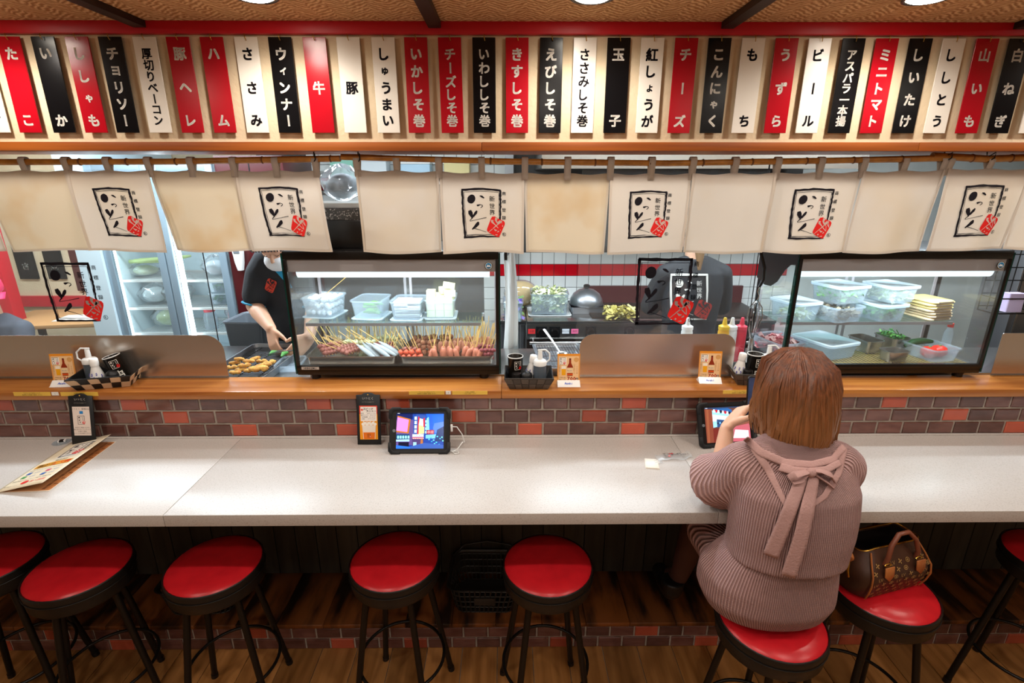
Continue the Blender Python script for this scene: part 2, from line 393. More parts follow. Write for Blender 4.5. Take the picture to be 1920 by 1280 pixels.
# ================================================================== the setting
WY = 2.05            # face of the menu wall
TY = 2.06            # face of the tiled wall above the counter
CT = 1.043           # counter top
LEDGE = 1.266        # top of the wooden ledge
KF = 0.22            # kitchen floor
KY = 4.5             # kitchen back wall
struct('floor', MB().box((-4.6, -3.3, -.1), (4.6, 1.93, -.004)), 'grout', 'dark joint under the dining room floor planks')
fl = bpy.data.objects['floor']
pm = MB().box((-.081, -.6, -.004), (.081, .6, .003)).mesh('plank', 'floor_plank')
i = 0
for k in range(-18, 19):
    off = random.uniform(0, .5)
    for y in (1.31 + off * .0, .10):
        link('plank', pm, fl, TR(k * .1655 + .03, y if y > 1 else y, 0))
struct('floor_rear', MB().box((-4.6, -3.3, -.003), (4.6, -.5, .003)), 'floor_plank', 'brown wood floor behind the stools')
bpy.data.objects['floor_rear'].name = 'floor_far'
# ceiling, beams, downlights
struct('ceiling', MB().box((-4.6, -3.3, CEIL), (4.6, 2.4, CEIL + .05)), 'woven', 'woven reed mat ceiling in tan herringbone')
for n, px in enumerate((262, 815, 1364, 1912)):
    x = P(px, 46, Y=2.03).x
    struct('trim_%d' % (n + 1), MB().box((x - .022, -3.2, CEIL - .022), (x + .022, 2.028, CEIL)), 'ceiling_beam', ['dark wooden ceiling batten above the tako and chorizo boards', 'dark wooden ceiling batten above the cheese-shiso board', 'dark wooden ceiling batten above the mochi board', 'dark wooden ceiling batten at the far end by the shironegi board'][n], bev=.002)
lamp_x = [P(483, -4, Z=CEIL).x, P(1110, -4, Z=CEIL).x, P(1735, -4, Z=CEIL).x]
DX = (lamp_x[2] - lamp_x[0]) / 2
cols = [lamp_x[1] + DX * k for k in (-2, -1, 0, 1, 2)]
ring = MB().lathe([(.068, 0), (.068, -.006), (.059, -.006), (.056, .02)], 28, cap0=False, cap1=False).mesh('trim_ring', 'metal_black', True)
bulb = MB().lathe([(.056, -.004), (.045, -.009), (.025, -.012), (.001, -.013)], 24, cap0=False).mesh('lens', 'lamp_glow', True)
for j, y in enumerate(DOWN_ROWS):
    for k, x in enumerate(cols):
        where = ('above the menu boards', 'over the counter edge', 'over the stools', 'further back in the dining room')[j]
        nth = ('first', 'second', 'third', 'fourth', 'fifth')[k]
        t = thing('ceiling_downlight', 'round recessed ceiling downlight, %s from the end, %s' % (nth, where), 'ceiling light', (x, y, CEIL), 0, 'ceiling downlights')
        link('trim_ring', ring, t); link('lens', bulb, t)
        l = bpy.data.lights.new('downlight_beam', 'SPOT'); l.energy = DOWN_E * DOWN_MUL[j]; l.color = WARM; l.spot_size = R(168); l.spot_blend = .6; l.shadow_soft_size = .035
        o = bpy.data.objects.new('downlight_beam', l); COL.objects.link(o); o.parent = t; o.location = (0, 0, -.045)
# menu wall, red cornice, lintel
struct('wall_menu', MB().box((-4.6, WY, 2.255), (4.6, 2.36, CEIL)), 'plaster', 'cream plaster wall carrying the row of menu boards')
struct('trim_5', MB().box((-4.6, 2.028, 2.604), (4.6, WY, CEIL)), 'red_trim', 'glossy red cornice strip between menu wall and ceiling', bev=.002)
for n, (a, b, lb) in enumerate(((-4.6, P(903, 270, Y=2.03).x, 'brown wooden lintel board under the menu wall, first length'), (P(903, 270, Y=2.03).x + .001, P(1722, 270, Y=2.03).x, 'brown wooden lintel board under the menu wall, middle length'), (P(1722, 270, Y=2.03).x + .001, 4.6, 'brown wooden lintel board under the menu wall, last length'))):
    struct('trim_%d' % (6 + n), MB().box((a, 2.025, 2.224), (b, 2.36, 2.2545)), 'lintel', lb, bev=.0025)
# dining room shell behind the camera
struct('wall_rear', MB().box((-4.6, -3.4, 0), (4.6, -3.3, CEIL)), 'plaster', 'cream plaster wall of the dining room')
struct('wall_left', MB().box((-4.7, -3.3, 0), (-4.6, 5.6, CEIL)), 'plaster', 'cream plaster side wall')
struct('wall_right', MB().box((4.6, -3.3, 0), (4.7, 5.6, CEIL)), 'plaster', 'cream plaster end wall')
# tiled wall above the counter
def tile_mesh(w, h, m, d=.009, b=.0035):
    return MB().add([(-w / 2, 0, -h / 2), (w / 2, 0, -h / 2), (w / 2, 0, h / 2), (-w / 2, 0, h / 2), (-w / 2, -d + b, -h / 2), (w / 2, -d + b, -h / 2), (w / 2, -d + b, h / 2), (-w / 2, -d + b, h / 2),
                     (-w / 2 + b, -d, -h / 2 + b), (w / 2 - b, -d, -h / 2 + b), (w / 2 - b, -d, h / 2 - b), (-w / 2 + b, -d, h / 2 - b)],
                    [(0, 1, 5, 4), (1, 2, 6, 5), (2, 3, 7, 6), (3, 0, 4, 7), (4, 5, 9, 8), (5, 6, 10, 9), (6, 7, 11, 10), (7, 4, 8, 11), (8, 9, 10, 11)]).mesh('tile', m)
wt = struct('wall_counter', MB().box((-4.6, TY, CT - .06), (4.6, 2.24, LEDGE - .036)), 'grout', 'glazed brown brick tile wall between counter and ledge')
TP, TH = .1138, .0625
td, tr_ = tile_mesh(.1035, .0530, 'tile_dark'), tile_mesh(.1035, .0530, 'tile_red')
red_px = {0: (20, 251, 600, 750, 1192, 1680), 1: (330, 871, 1114, 1792), 2: (460, 651, 994, 1186, 1905)}
joint_px = (225, 305, 435); row_y = (754, 779, 804)
for r in range(3):
    z = LEDGE - .036 - TH * (r + .5)
    x0 = P(joint_px[r], row_y[r], Y=TY).x
    reds = [P(px, row_y[r], Y=TY).x for px in red_px[r]]
    for k in range(-28, 52):
        x = x0 + (k + .5) * TP
        if abs(x) > 2.75: continue
        link('tile', tr_ if any(abs(x - q) < TP * .5 for q in reds) else td, wt, TR(x, TY + .002, z))
# step under the counter
wl = struct('wall_step', MB().box((-4.6, 1.912, -.02), (4.6, 1.95, .134)), 'grout', 'dark brown brick tile riser of the foot step')
t2d, t2r = tile_mesh(.1065, .0560, 'tile_dark'), tile_mesh(.1065, .0560, 'tile_red')
thd, thr = tile_mesh(.1065, .0085, 'tile_dark', b=.002), tile_mesh(.1065, .0085, 'tile_red', b=.002)
redl = {0: (20, 250, 625, 800, 1035, 1315, 1600, 1900), 1: (125, 490, 1205, 1730), 2: (340, 955, 1145, 1600)}
for r in range(3):
    z = (.031, .0945, .1305)[r]
    x0 = (0.02, .075, .01)[r]
    reds = [P(px, (1205, 1183, 1168)[r], Y=1.91).x for px in redl[r]]
    for k in range(-25, 25):
        x = x0 + k * .1150
        rd = any(abs(x - q) < .0575 for q in reds)
        link('tile', ((t2r if rd else t2d) if r < 2 else (thr if rd else thd)), wl, TR(x, 1.914, z))
st = struct('floor_step', MB().box((-4.6, 1.95, 0), (4.6, 2.26, .133)), 'dark_board', 'dark stained plank foot step under the counter')
x = -2.9
while x < 2.9:
    w = random.choice((.19, .205, .215))
    MB().box((-w / 2 + .001, 1.895, .1345), (w / 2 - .001, 2.232, .157)).build('plank', 'step_plank', st, X=TR(x + w / 2, 0, 0), bev=.002, seg=1); x += w
wb = struct('wall_under', MB().box((-4.6, 2.238, .13), (4.6, 2.26, CT)), 'plastic_black', 'dark boarded wall under the counter')
bmh = MB().box((-.0505, 2.226, .157), (.0505, 2.239, CT - .047))
bme = bmh.mesh('board', 'dark_board')
for k in range(-27, 28): link('board', bme, wb, TR(k * .1055 + .02, 0, 0))
# counter
ct = thing('counter', 'long white speckled stone counter with square front edge', 'counter', (0, 1.78, 0))
seam = [P(452, 822, Z=CT).x, P(1258, 818, Z=CT).x]
xs = [-4.5] + seam + [4.5]
for a, b in zip(xs[:-1], xs[1:]):
    MB().box((a + .0006, 1.498 - 1.78, CT - .045), (b - .0006, TY - .006 - 1.78, CT)).build('slab', 'counter', ct, bev=.0025)
MB().box((-4.5, TY - .022 - 1.78, CT), (4.5, TY - .0065 - 1.78, CT + .005)).build('back_upstand', 'counter', ct, bev=.001)
for x in (-3.2, 0.45, 3.2): MB().box((x - .02, -.2, CT - .10), (x + .02, .26, CT - .0455)).build('support_bracket', 'metal_black', ct)
# ledge
lg = thing('ledge', 'orange brown polished wooden serving ledge above the tiles', 'shelf', (0, 2.12, 0))
jx = P(940, 735, Y=2.03).x
for a, b in ((-4.5, jx), (jx + .001, 4.5)):
    MB().box((a, 2.033 - 2.12, LEDGE - .035), (b, 2.205 - 2.12, LEDGE)).build('board', 'ledge', lg, bev=.003)
# ================================================================== menu boards
MENU = ['なす', 'たこ', 'いか', 'ししゃも', 'チョリソー', '厚切りベーコン', '豚ヘレ', 'ハム', 'ささみ', 'ウィンナー', '牛', '豚', 'しゅうまい', 'いかしそ巻', 'チーズしそ巻', 'いわししそ巻', 'きすしそ巻', 'えびしそ巻', 'ささみしそ巻', '玉子', '紅しょうが', 'チーズ', 'こんにゃく', 'もち', 'うずら', 'ビール', 'アスパラ一本揚', 'ミニトマト', 'しいたけ', 'ししとう', '山いも', '白ねぎ', 'れんこん']
ROMAJI = 'nasu tako ika shishamo chorizo bacon buta-here hamu sasami wiener gyuu buta shuumai ika-shiso cheese-shiso iwashi-shiso kisu-shiso ebi-shiso sasami-shiso tamago beni-shouga cheese konnyaku mochi uzura beer asparagus mini-tomato shiitake shishitou yamaimo shironegi renkon'.split()
MC = 'wrbrbwrrwbrwwrrbrbwbwrbwrwbrbwrbw'
MX = [7, 67, 128, 188, 247, 308, 367, 427, 488, 548, 609, 669, 731, 789, 849, 910, 969, 1030, 1090, 1150, 1210, 1270, 1329, 1389, 1448, 1507, 1567, 1626, 1686, 1745, 1804, 1863, 1922]
zb, zt = P(960, 250, Y=WY).z, P(960, 72, Y=WY).z
BW, BH = .0805, zt - zb
boards = {}
for c, nm in (('r', 'board_red'), ('b', 'board_black'), ('w', 'board_white')):
    mb = MB().box((-BW / 2, -.004, -BH), (BW / 2, 0, 0)); me = mb.mesh('panel', nm); bm = bmesh.new(); bm.from_mesh(me); bmesh.ops.bevel(bm, geom=bm.edges[:], offset=.0008, segments=1, affect='EDGES'); bm.to_mesh(me); bm.free(); boards[c] = me
hook = MB().tube([(0, .004, .012), (0, -.004, .013), (0, -.012, .006), (0.002, -.013, -.004), (0.004, -.009, -.012)], .0014, 6).mesh('hook', 'brass', True)
cn = {'r': 'red', 'b': 'black', 'w': 'white'}
for txt, c, px, rom in zip(MENU, MC, MX, ROMAJI):
    x = P(px, 250, Y=WY).x
    t = thing('menu_board', '%s hanging menu board lettered %s (%s) in %s' % (cn[c], txt, rom, 'black' if c == 'w' else 'white'), 'menu board', (x, WY - .010, zt), 0, 'menu boards above the counter')
    t.rotation_euler = (R(-.6), R(random.uniform(-.35, .35)), 0)
    link('panel', boards[c], t); link('hook', hook, t)
    n = len(txt); size = .0435 if n < 6 else .041 if n == 6 else .0365
    tp, bt = -BH * .172, -BH * .868
    if n == 1: tp = bt = -BH * .52
    for q, ch in enumerate(txt):
        mb = MB(); column(mb, ch, 0, 0, 0, size, 0, lambda a, b: (a, 0, b), bold=.033 if n < 6 else .026, res=3)
        mb.build('character', 'ink' if c == 'w' else 'ink_white', t, X=TR(0, -.0046, tp + (bt - tp) * (q / (n - 1) if n > 1 else 0)))
# ================================================================== noren curtains
NY = 2.10
NZ = P(960, 320, Y=NY).z; NB = P(960, 471, Y=NY).z
def rod(name, label, pts, nodes, r=.0115):
    t = thing(name, label, 'curtain rod', P(*pts[0], Y=NY))
    w = [Vector(P(a, b, Y=NY)) - t.location for a, b in pts]
    full = []
    for a, b in zip(w[:-1], w[1:]):
        full += [a.lerp(b, k / 4) for k in range(4)]
    full.append(w[-1]); MB().tube(full, [r * random.uniform(.94, 1.05) for _ in full], 12).build('cane', 'bamboo', t, True)
    for px in nodes:
        for (a, b), (c, d) in zip(pts[:-1], pts[1:]):
            if a <= px < c:
                q = Vector(P(px, b + (d - b) * (px - a) / (c - a), Y=NY)) - t.location
                MB().tube([q + Vector((-.004, 0, 0)), q + Vector((-.001, 0, 0)), q + Vector((.001, 0, 0)), q + Vector((.004, 0, 0))], [r * .98, r * 1.22, r * 1.22, r * .98], 12).build('node', 'bamboo_node', t, True)
    return t
rod('bamboo_rod', 'bamboo rod carrying the stained curtain with two shop emblems', [(-60, 304), (320, 303), (638, 297)], (150, 238, 330, 492, 620))
rod('bamboo_rod', 'bamboo rod carrying the long curtain in the middle', [(640, 294), (960, 303), (1250, 306), (1560, 301), (1790, 296)], (920, 1016, 1116, 1218, 1318, 1410, 1512, 1600, 1690))
rod('bamboo_rod', 'short thicker bamboo rod at the far end near the shironegi board', [(1748, 292), (1850, 298), (2080, 290)], (1822, 1896), r=.013)
def hang_hook(px, y0, y1, label):
    a = P(px, y0, Y=NY); a.z = 2.224; b = P(px, y1, Y=NY)
    o = MB().tube([(a.x, NY, a.z), (a.x, NY - .004, a.z - .02), (b.x + .012, NY - .018, b.z + .016), (b.x + .012, NY - .018, b.z - .004), (b.x, NY - .008, b.z - .018), (b.x - .012, NY + .006, b.z - .014)], .0024, 8).build('ceiling_hook', 'metal_black', smooth=True)
    tag(o, label, 'hook', 'hooks holding the curtain rods')
hang_hook(588, 282, 297, 'black iron hook holding the end of the stained curtain rod')
hang_hook(671, 282, 297, 'black iron hook at the start of the long middle curtain rod')
hang_hook(1772, 282, 294, 'black iron hook where the two rods overlap by the shishitou board')
hang_hook(1852, 282, 294, 'black iron hook on the short thick rod by the shironegi board')
patch = MB().box((-.012, -.0015, -.024), (.012, 0, 0)); 
def noren(label, edges, logos, stained, z_top_px, bott, seed):
    """edges: (top px, bottom px) of each panel border"""
    rr = random.Random(seed)
    x0 = P(edges[0][0], 320, Y=NY).x
    t = thing('noren_curtain', label, 'curtain', (x0, NY, NZ))
    for k in range(len(edges) - 1):
        (a, b), (c, d) = edges[k], edges[k + 1]
        ax, cx = P(a, 320, Y=NY).x, P(c, 320, Y=NY).x; bx, dx = P(b, 472, Y=NY).x, P(d, 472, Y=NY).x
        za, zc = P(a, z_top_px(a), Y=NY).z, P(c, z_top_px(c), Y=NY).z
        yb = bott
        zb_ = P((b + d) / 2, yb, Y=NY).z
        p1, p2, p3 = rr.uniform(0, 6), rr.uniform(0, 6), rr.uniform(.7, 1.3)
        def cl(u, v, ax=ax, bx=bx, cx=cx, dx=dx, za=za, zc=zc, zb_=zb_, p1=p1, p2=p2, p3=p3):
            w = v ** 1.3; e = .0008 + .0065 * max(0, v - .3)
            lx = ax + (bx - ax) * w + e; rx = cx + (dx - cx) * w - e
            zt_ = za + (zc - za) * u - .006 * math.sin(math.pi * 2 * u) ** 2
            y = .010 * p3 * math.sin(5.2 * u + p1) * v + .006 * math.sin(9 * u + p2 + 2 * v) * v + .007 * math.sin(2.6 * v + p2) + .016 * (abs(u - .5) * 2) ** 3 * v * math.sin(p1 + p2)
            return (lx + (rx - lx) * u - x0, y - .004, zt_ + (zb_ - zt_) * v + .004 * v * math.cos(4 * u + p1) - NZ)
        pn = MB().grid(cl, 26, 26).build('cloth_panel', 'noren_stained' if k in stained else 'noren_cloth', t, True, solid=.0012)
        # hems
        hm = MB()
        for u0, u1 in ((0, .028), (.972, 1)):
            hm.grid(lambda u, v: (lambda p: (p[0], p[1] - .0026, p[2]))(cl(u0 + (u1 - u0) * u, v)), 1, 26)
        hm.grid(lambda u, v: (lambda p: (p[0], p[1] - .0026, p[2]))(cl(u, .975 + .025 * v)), 26, 1)
        hm.build('hem', 'noren_cloth', pn, True)
        if k in logos:
            wd = cx - ax; ht = NZ - zb_; lw = .47 * wd * 1.0; 
            def fn(x, y, l, wd=wd, ht=ht):
                q = cl(.5 + (x - .004) / wd, .50 - (y) / ht); return (q[0], q[1] - .0022 - .0005 * l, q[2])
            mb = MB(); emblem(mb, lw, fn); mb.build('printed_emblem', ['ink', 'ink_red', 'noren_cloth'], pn)
    # tabs
    tabs = []
    for k in range(len(edges) - 1):
        tabs += [edges[k][0] + (4 if k == 0 else 0), (edges[k][0] + edges[k + 1][0]) / 2]
    tabs.append(edges[-1][0] - 4)
    for px in tabs:
        q = P(px, z_top_px(px), Y=NY); rz_ = P(px, 301, Y=NY).z
        tw = .0125; d = .0145; X0 = q.x - x0; zz = q.z - NZ; rz_ -= NZ
        sec = [(-.006, zz - .026), (-.0065, zz), (-d, rz_ - .004)] + [(-d * math.cos(R(a)), rz_ + d * math.sin(R(a))) for a in range(0, 181, 30)] + [(d, rz_ - .004), (.004, zz), (.003, zz - .02)]
        sl = rr.uniform(-.002, .002)
        MB().grid(lambda u, v: (X0 + (u - .5) * 2 * tw + sl * v, sec[min(int(round(v * (len(sec) - 1))), len(sec) - 1)][0], sec[min(int(round(v * (len(sec) - 1))), len(sec) - 1)][1]), 1, len(sec) - 1).build('tab', 'noren_cloth', t, True, solid=.0015)
    return t
noren('off-white stained shop curtain with two emblems, hanging before the lit fridge', [(-185, -135), (-30, 22), (128, 168), (282, 322), (440, 473), (598, 626)], (2, 4), (1, 3), lambda x: 319 + .0 * x, 471, 3)
noren('long cream shop curtain with three emblems over both display cases', [(667, 676), (823, 830), (984, 984), (1144, 1134), (1297, 1280), (1455, 1431), (1616, 1586), (1769, 1733)], (1, 3, 5), (2,), lambda x: 318 + 7 * math.sin(math.pi * max(0, min(1, (x - 667) / 1100))) , 474, 8)
noren('cream shop curtain with one emblem hung from the short thick rod', [(1773, 1736), (1930, 1886), (2085, 2035)], (0,), (), lambda x: 316, 469, 12)
# ================================================================== stools
def make_stool():
    t = thing('bar_stool', 'x', 'stool', (0, 0, 0), 0, 'red topped bar stools along the counter')
    MB().lathe([(.164, .708), (.166, .716), (.156, .725), (.10, .731), (.04, .733), (.001, .7335)], 40, cap0=True, cap1=False).build('cushion', 'seat_red', t, True)
    rim = MB().lathe([(.150, .632), (.163, .634), (.169, .642), (.1735, .700), (.1735, .714), (.1725, .718), (.170, .7195), (.166, .716), (.164, .705)], 40, cap1=False).build('rim_band', 'seat_black', t, True)
    MB().tube([(.1745 * math.cos(2 * math.pi * k / 40), .1745 * math.sin(2 * math.pi * k / 40), .688) for k in range(40)], .0016, 6, closed=True).build('piping', 'seat_black', rim, True)
    for a, b in ((1, 1), (-1, 1), (-1, -1), (1, -1)):
        l = MB().tube([(a * .083, b * .083, .645), (a * .155, b * .155, .02)], .0125, 12).build('leg', 'metal_black', t, True)
        MB().tube([(a * .1545, b * .1545, .026), (a * .1572, b * .1572, .0005)], .0145, 12).build('rubber_foot', 'plastic_black', l, True)
    MB().tube([(.172 * math.cos(2 * math.pi * k / 48), .172 * math.sin(2 * math.pi * k / 48), .235) for k in range(48)], .0065, 8, closed=True).build('foot_ring', 'metal_black', t, True)
    return t
SZ = .72
stool0 = make_stool()
spots = [(-22, 1046, 20, 'red topped bar stool cut by the picture edge, before the menu booklet'), (148, 1062, 38, 'red topped bar stool whose seat tips the frame corner, nearest the booklet'), (402, 1056, 12, 'red topped bar stool with a black basket behind it, before the lit fridge'),
         (740, 1047, -10, 'red topped bar stool straight below the tablet with the city picture'), (1027, 1055, 8, 'red topped bar stool between the empty black basket and the seated woman'), (1446, 1158, 24, 'red topped bar stool the woman in the mauve knit sits on'), (1655, 1100, 0, 'red topped bar stool carrying the brown monogram handbag'), (1985, 1042, 30, 'red topped bar stool at the far end, mostly out of the picture')]
SP = []
for k, (px, py, a, lb) in enumerate(spots):
    q = P(px, py, Z=SZ); X = TR(q.x, q.y, 0) @ rotz(R(a)); SP.append(q)
    if k == 0: stool0['label'] = lb; stool0.matrix_local = X
    else: dup(stool0, lb, X=X)
# ================================================================== black baskets on the step
mat('basket_black', '2b2825', .4)
def basket(x, y, z, w, d, h, label, rz=0.):
    t = thing('storage_basket', label, 'basket', (x, y, z), rz, 'black plastic baskets under the counter')
    def ringat(v, o=0.): return rrect((w - .05 * (1 - v)) + o, (d - .05 * (1 - v)) + o, .05, h * v, 6)
    def side(u, v):
        r_ = [Vector(p) for p in ringat(v)]; n = len(r_); ls = [(r_[(i + 1) % n] - r_[i]).length for i in range(n)]; f = (u % 1) * sum(ls)
        for i in range(n):
            if f <= ls[i] or i == n - 1: return r_[i].lerp(r_[(i + 1) % n], min(1, f / max(ls[i], 1e-6)))
            f -= ls[i]
    MB().loft([ringat(.98, .004), ringat(1.06, .022), ringat(1.07, .014), ringat(1.0, -.006)], cap0=False, cap1=False).build('rim', 'basket_black', t, True, solid=.003)
    MB().loft([[(p[0], p[1], .004) for p in ringat(0, -.004)], [(p[0], p[1], .001) for p in ringat(0, 0)]]).build('bottom', 'basket_black', t)
    for v in (.03, .26, .50, .74, .95):
        MB().tube([side(k / 56, v) for k in range(56)], .0034, 6, closed=True).build('rail', 'basket_black', t, True)
    sl = MB()
    for k in range(44): sl.tube([side(k / 44, .02), side(k / 44, .5), side(k / 44, .98)], .0042, 6)
    tag(sl.build('slats', 'basket_black', t), kind='stuff')
    q = MB().tube([(-w / 2 - .004, .01, h * 1.02), (-w / 2 - .006, d * .30, h * 1.10), (-w / 2 + .05, d * .5, h * 1.30), (0, d * .52, h * 1.42), (w / 2 - .05, d * .5, h * 1.30), (w / 2 + .006, d * .30, h * 1.10), (w / 2 + .004, .01, h * 1.02)], .006, 8).build('handle', 'basket_black', t, True)
    MB().box((-.05, -d / 2 - .004, h * .45), (.05, -d / 2 + .008, h * .72)).build('label_plate', 'basket_black', t, bev=.003)
    return t
q = P(910, 1160, Z=.16); basket(q.x + .0, 2.065, .158, .335, .26, .15, 'empty black plastic basket on the step, beside the middle stool', R(-1))
q = P(355, 1165, Z=.16); basket(q.x + .02, 2.065, .158, .335, .26, .15, 'black plastic basket half hidden behind a stool near the booklet', R(2))
# cable loop under the counter
tag(MB().tube([(P(833, 984, Y=1.75).x, 2.0, CT - .047), (P(840, 984, Y=1.75).x, 1.99, .975), (P(850, 984, Y=1.75).x, 1.98, .945), (P(858, 984, Y=1.75).x, 1.985, .965), (P(858, 984, Y=1.75).x, 2.0, CT - .047)], .0022, 6).build('charging_cable', 'white_plastic', smooth=True), 'thin white cable looping down under the counter edge', 'cable')
# ================================================================== flat print helper
_E = {}
def ink(hexa, emit=0., rough=.5):
    k = 'print_%s_%d' % (hexa, int(emit * 10))
    if k not in M: mat(k, hexa, rough, emit=emit, spec=.3)
    return k
class Print:
    """flat artwork built of coloured shapes in a plane (x right, y up)"""
    def __init__(s, emit=0., rough=.5): s.mb = MB(); s.names = []; s.e = emit; s.rg = rough; s.l = 0
    def mi(s, hexa):
        k = ink(hexa, s.e, s.rg)
        if k not in s.names: s.names.append(k)
        return s.names.index(k)
    def fn(s):
        s.l += 1; z = s.l * .00002; return lambda x, y: (x, y, z)
    def rect(s, x0, y0, x1, y1, c): rect2(s.mb, x0, y0, x1, y1, s.mi(c), s.fn()); return s
    def poly(s, pts, c): s.mb.add([s_ for s_ in map(lambda p, f=s.fn(): f(*p), pts)], [tuple(range(len(pts)))], s.mi(c)); return s
    def row(s, t, x, y, sz, c, bold=0., left=False): row(s.mb, t, x, y, sz, s.mi(c), s.fn(), bold, 1, None, left); return s
    def col(s, t, x, y0, y1, sz, c): column(s.mb, t, x, y0, y1, sz, s.mi(c), s.fn()); return s
    def emblem(s, x, y, w, ink_='17131a', small=False, white='f0ece4', seal_='d8201c'):
        s.l += 3; z = s.l * .00002
        emblem(s.mb, w, lambda a, b, l: (x + a, y + b, z + l * .00002), s.mi(ink_), s.mi(seal_), s.mi(white), small, 1); return s
    def build(s, name, parent, X): return s.mb.build(name, s.names, parent, X=X)
UP = Matrix.Rotation(R(90), 4, 'X')      # print plane -> upright, facing the dining room
# ================================================================== ledge front labels
def strip(x0, x1, y0, y1, col, lines, label, cat='label'):
    a, b = P(x0, y1, Y=2.033), P(x1, y0, Y=2.033); w, h = b.x - a.x, b.z - a.z
    t = thing('ledge_label', label, cat, ((a.x + b.x) / 2, 2.033, (a.z + b.z) / 2), 0, 'small labels on the ledge front')
    MB().box((-w / 2, -.0012, -h / 2), (w / 2, -.0002, h / 2)).build('plate', ink(col), t)
    p = Print()
    for k, ln in enumerate(lines): p.row(ln, 0, h * (.5 - (k + .65) / (len(lines) + .3)), h * (.62 if len(lines) == 1 else .36), '3a2a14')
    p.build('lettering', t, TR(0, -.0014, 0) @ UP)
yl = 'e0b64c'; L1, L2 = ['アルコールの注文について', '未成年のお客様へ提供しません'], ['お席は二時間制', 'ご協力お願いします']
strip(27, 94, 734.5, 742, yl, L1, 'yellow printed label on the ledge front before the beer card'); strip(98, 109, 734.5, 741, 'e6e2da', ['1'], 'tiny white number label on the ledge near the beer card'); strip(115, 183, 734.5, 742, yl, L2, 'yellow printed label on the ledge partly behind the black clip stand')
strip(767, 833, 732.5, 739.5, yl, L1, 'yellow printed label on the ledge above the upright tablet'); strip(836, 845, 732.5, 739, 'e6e2da', ['3'], 'tiny white number label on the ledge above the upright tablet'); strip(848, 914, 732.5, 739.5, yl, L2, 'yellow printed label on the ledge after the second number label')
strip(1355, 1425, 731, 738, yl, L1, 'yellow printed label on the ledge beside the held phone')
# ================================================================== beer cards
def beer_card(px, py, rz, label):
    q = P(px, py, Z=LEDGE); t = thing('beer_card_stand', label, 'table card', (q.x, q.y, LEDGE), R(rz), 'beer advertising cards on the ledge')
    w, h = .098, .128
    # folded white foot
    MB().prism([(0, .001), (.052, .001), (.030, .022), (.026, .022), (.006, .004)], -w / 2, w / 2).build('foot', 'white_gloss', t, X=rotz(R(90)))
    X = TR(0, .031, .010) @ Matrix.Rotation(R(-7), 4, 'X')
    MB().box((-w / 2, -.0008, 0), (w / 2, .0008, h)).build('card', ink('d58a3e'), t, X=X)
    p = Print()
    p.rect(-w / 2, 0, w / 2, h, 'dd9a52').rect(-w / 2, h * .94, w / 2, h, 'e08a1c').rect(-w * .44, h * .05, w * .44, h * .92, 'e6bd8c')
    p.rect(-w * .43, h * .63, -w * .1, h * .88, 'eee6da').emblem(-w * .28, h * .755, w * .26)
    cx = .06 * w
    p.poly([(cx - .012, h * .24), (cx + .012, h * .24), (cx + .013, h * .55), (cx + .005, h * .68), (cx + .004, h * .85), (cx - .004, h * .85), (cx - .005, h * .68), (cx - .013, h * .55)], '8c2d0d')
    p.rect(cx - .0125, h * .34, cx + .0125, h * .52, 'e8c99a').rect(cx - .0125, h * .27, cx + .0125, h * .31, 'd9561d').rect(cx - .0042, h * .8, cx + .0042, h * .845, '5c1c0c').row('Asahi', cx, h * .42, .009, '2d4a8c')
    p.poly([(-.030, h * .26), (-.013, h * .26), (-.012, h * .50), (-.031, h * .50)], 'e9a416').rect(-.0312, h * .48, -.0118, h * .58, 'ede4d2')
    p.poly([(w * .33 + .011 * math.cos(k * .63), h * .80 + .011 * math.sin(k * .63)) for k in range(10)], 'd39c5c')
    p.col('アサヒ生ビール', w * .25, h * .62, h * .33, .008, 'b06a2a').col('マルエフ樽', w * .37, h * .55, h * .33, .0065, 'b06a2a').col('中瓶五百ミリ', -w * .40, h * .58, h * .28, .0065, '5a3a20')
    p.row('アサヒ生', -w * .27, h * .175, .0075, '3a2a1a').row('瓶ビール', -w * .27, h * .105, .0075, '3a2a1a').row('700', w * .13, h * .14, .026, 'c01820', .014).row('円', w * .38, h * .13, .012, '2a3a7a', .02)
    p.build('artwork', t, X @ TR(0, -.0012, 0) @ UP)
    f = Print(); f.row('Asahi', 0, 0, .014, '2a6ae0', .015); f.build('maker_print', t, TR(0, .0138, .0135) @ Matrix.Rotation(R(44), 4, 'X'))
    return t
beer_card(114, 726, 3, 'orange beer price card on a white foot beside the checkered basket')
beer_card(1067, 726, 0, 'orange beer price card on a white foot beside the plain brown basket')
beer_card(1333, 720, -3, 'orange beer price card on a white foot before the middle steel splash panel')
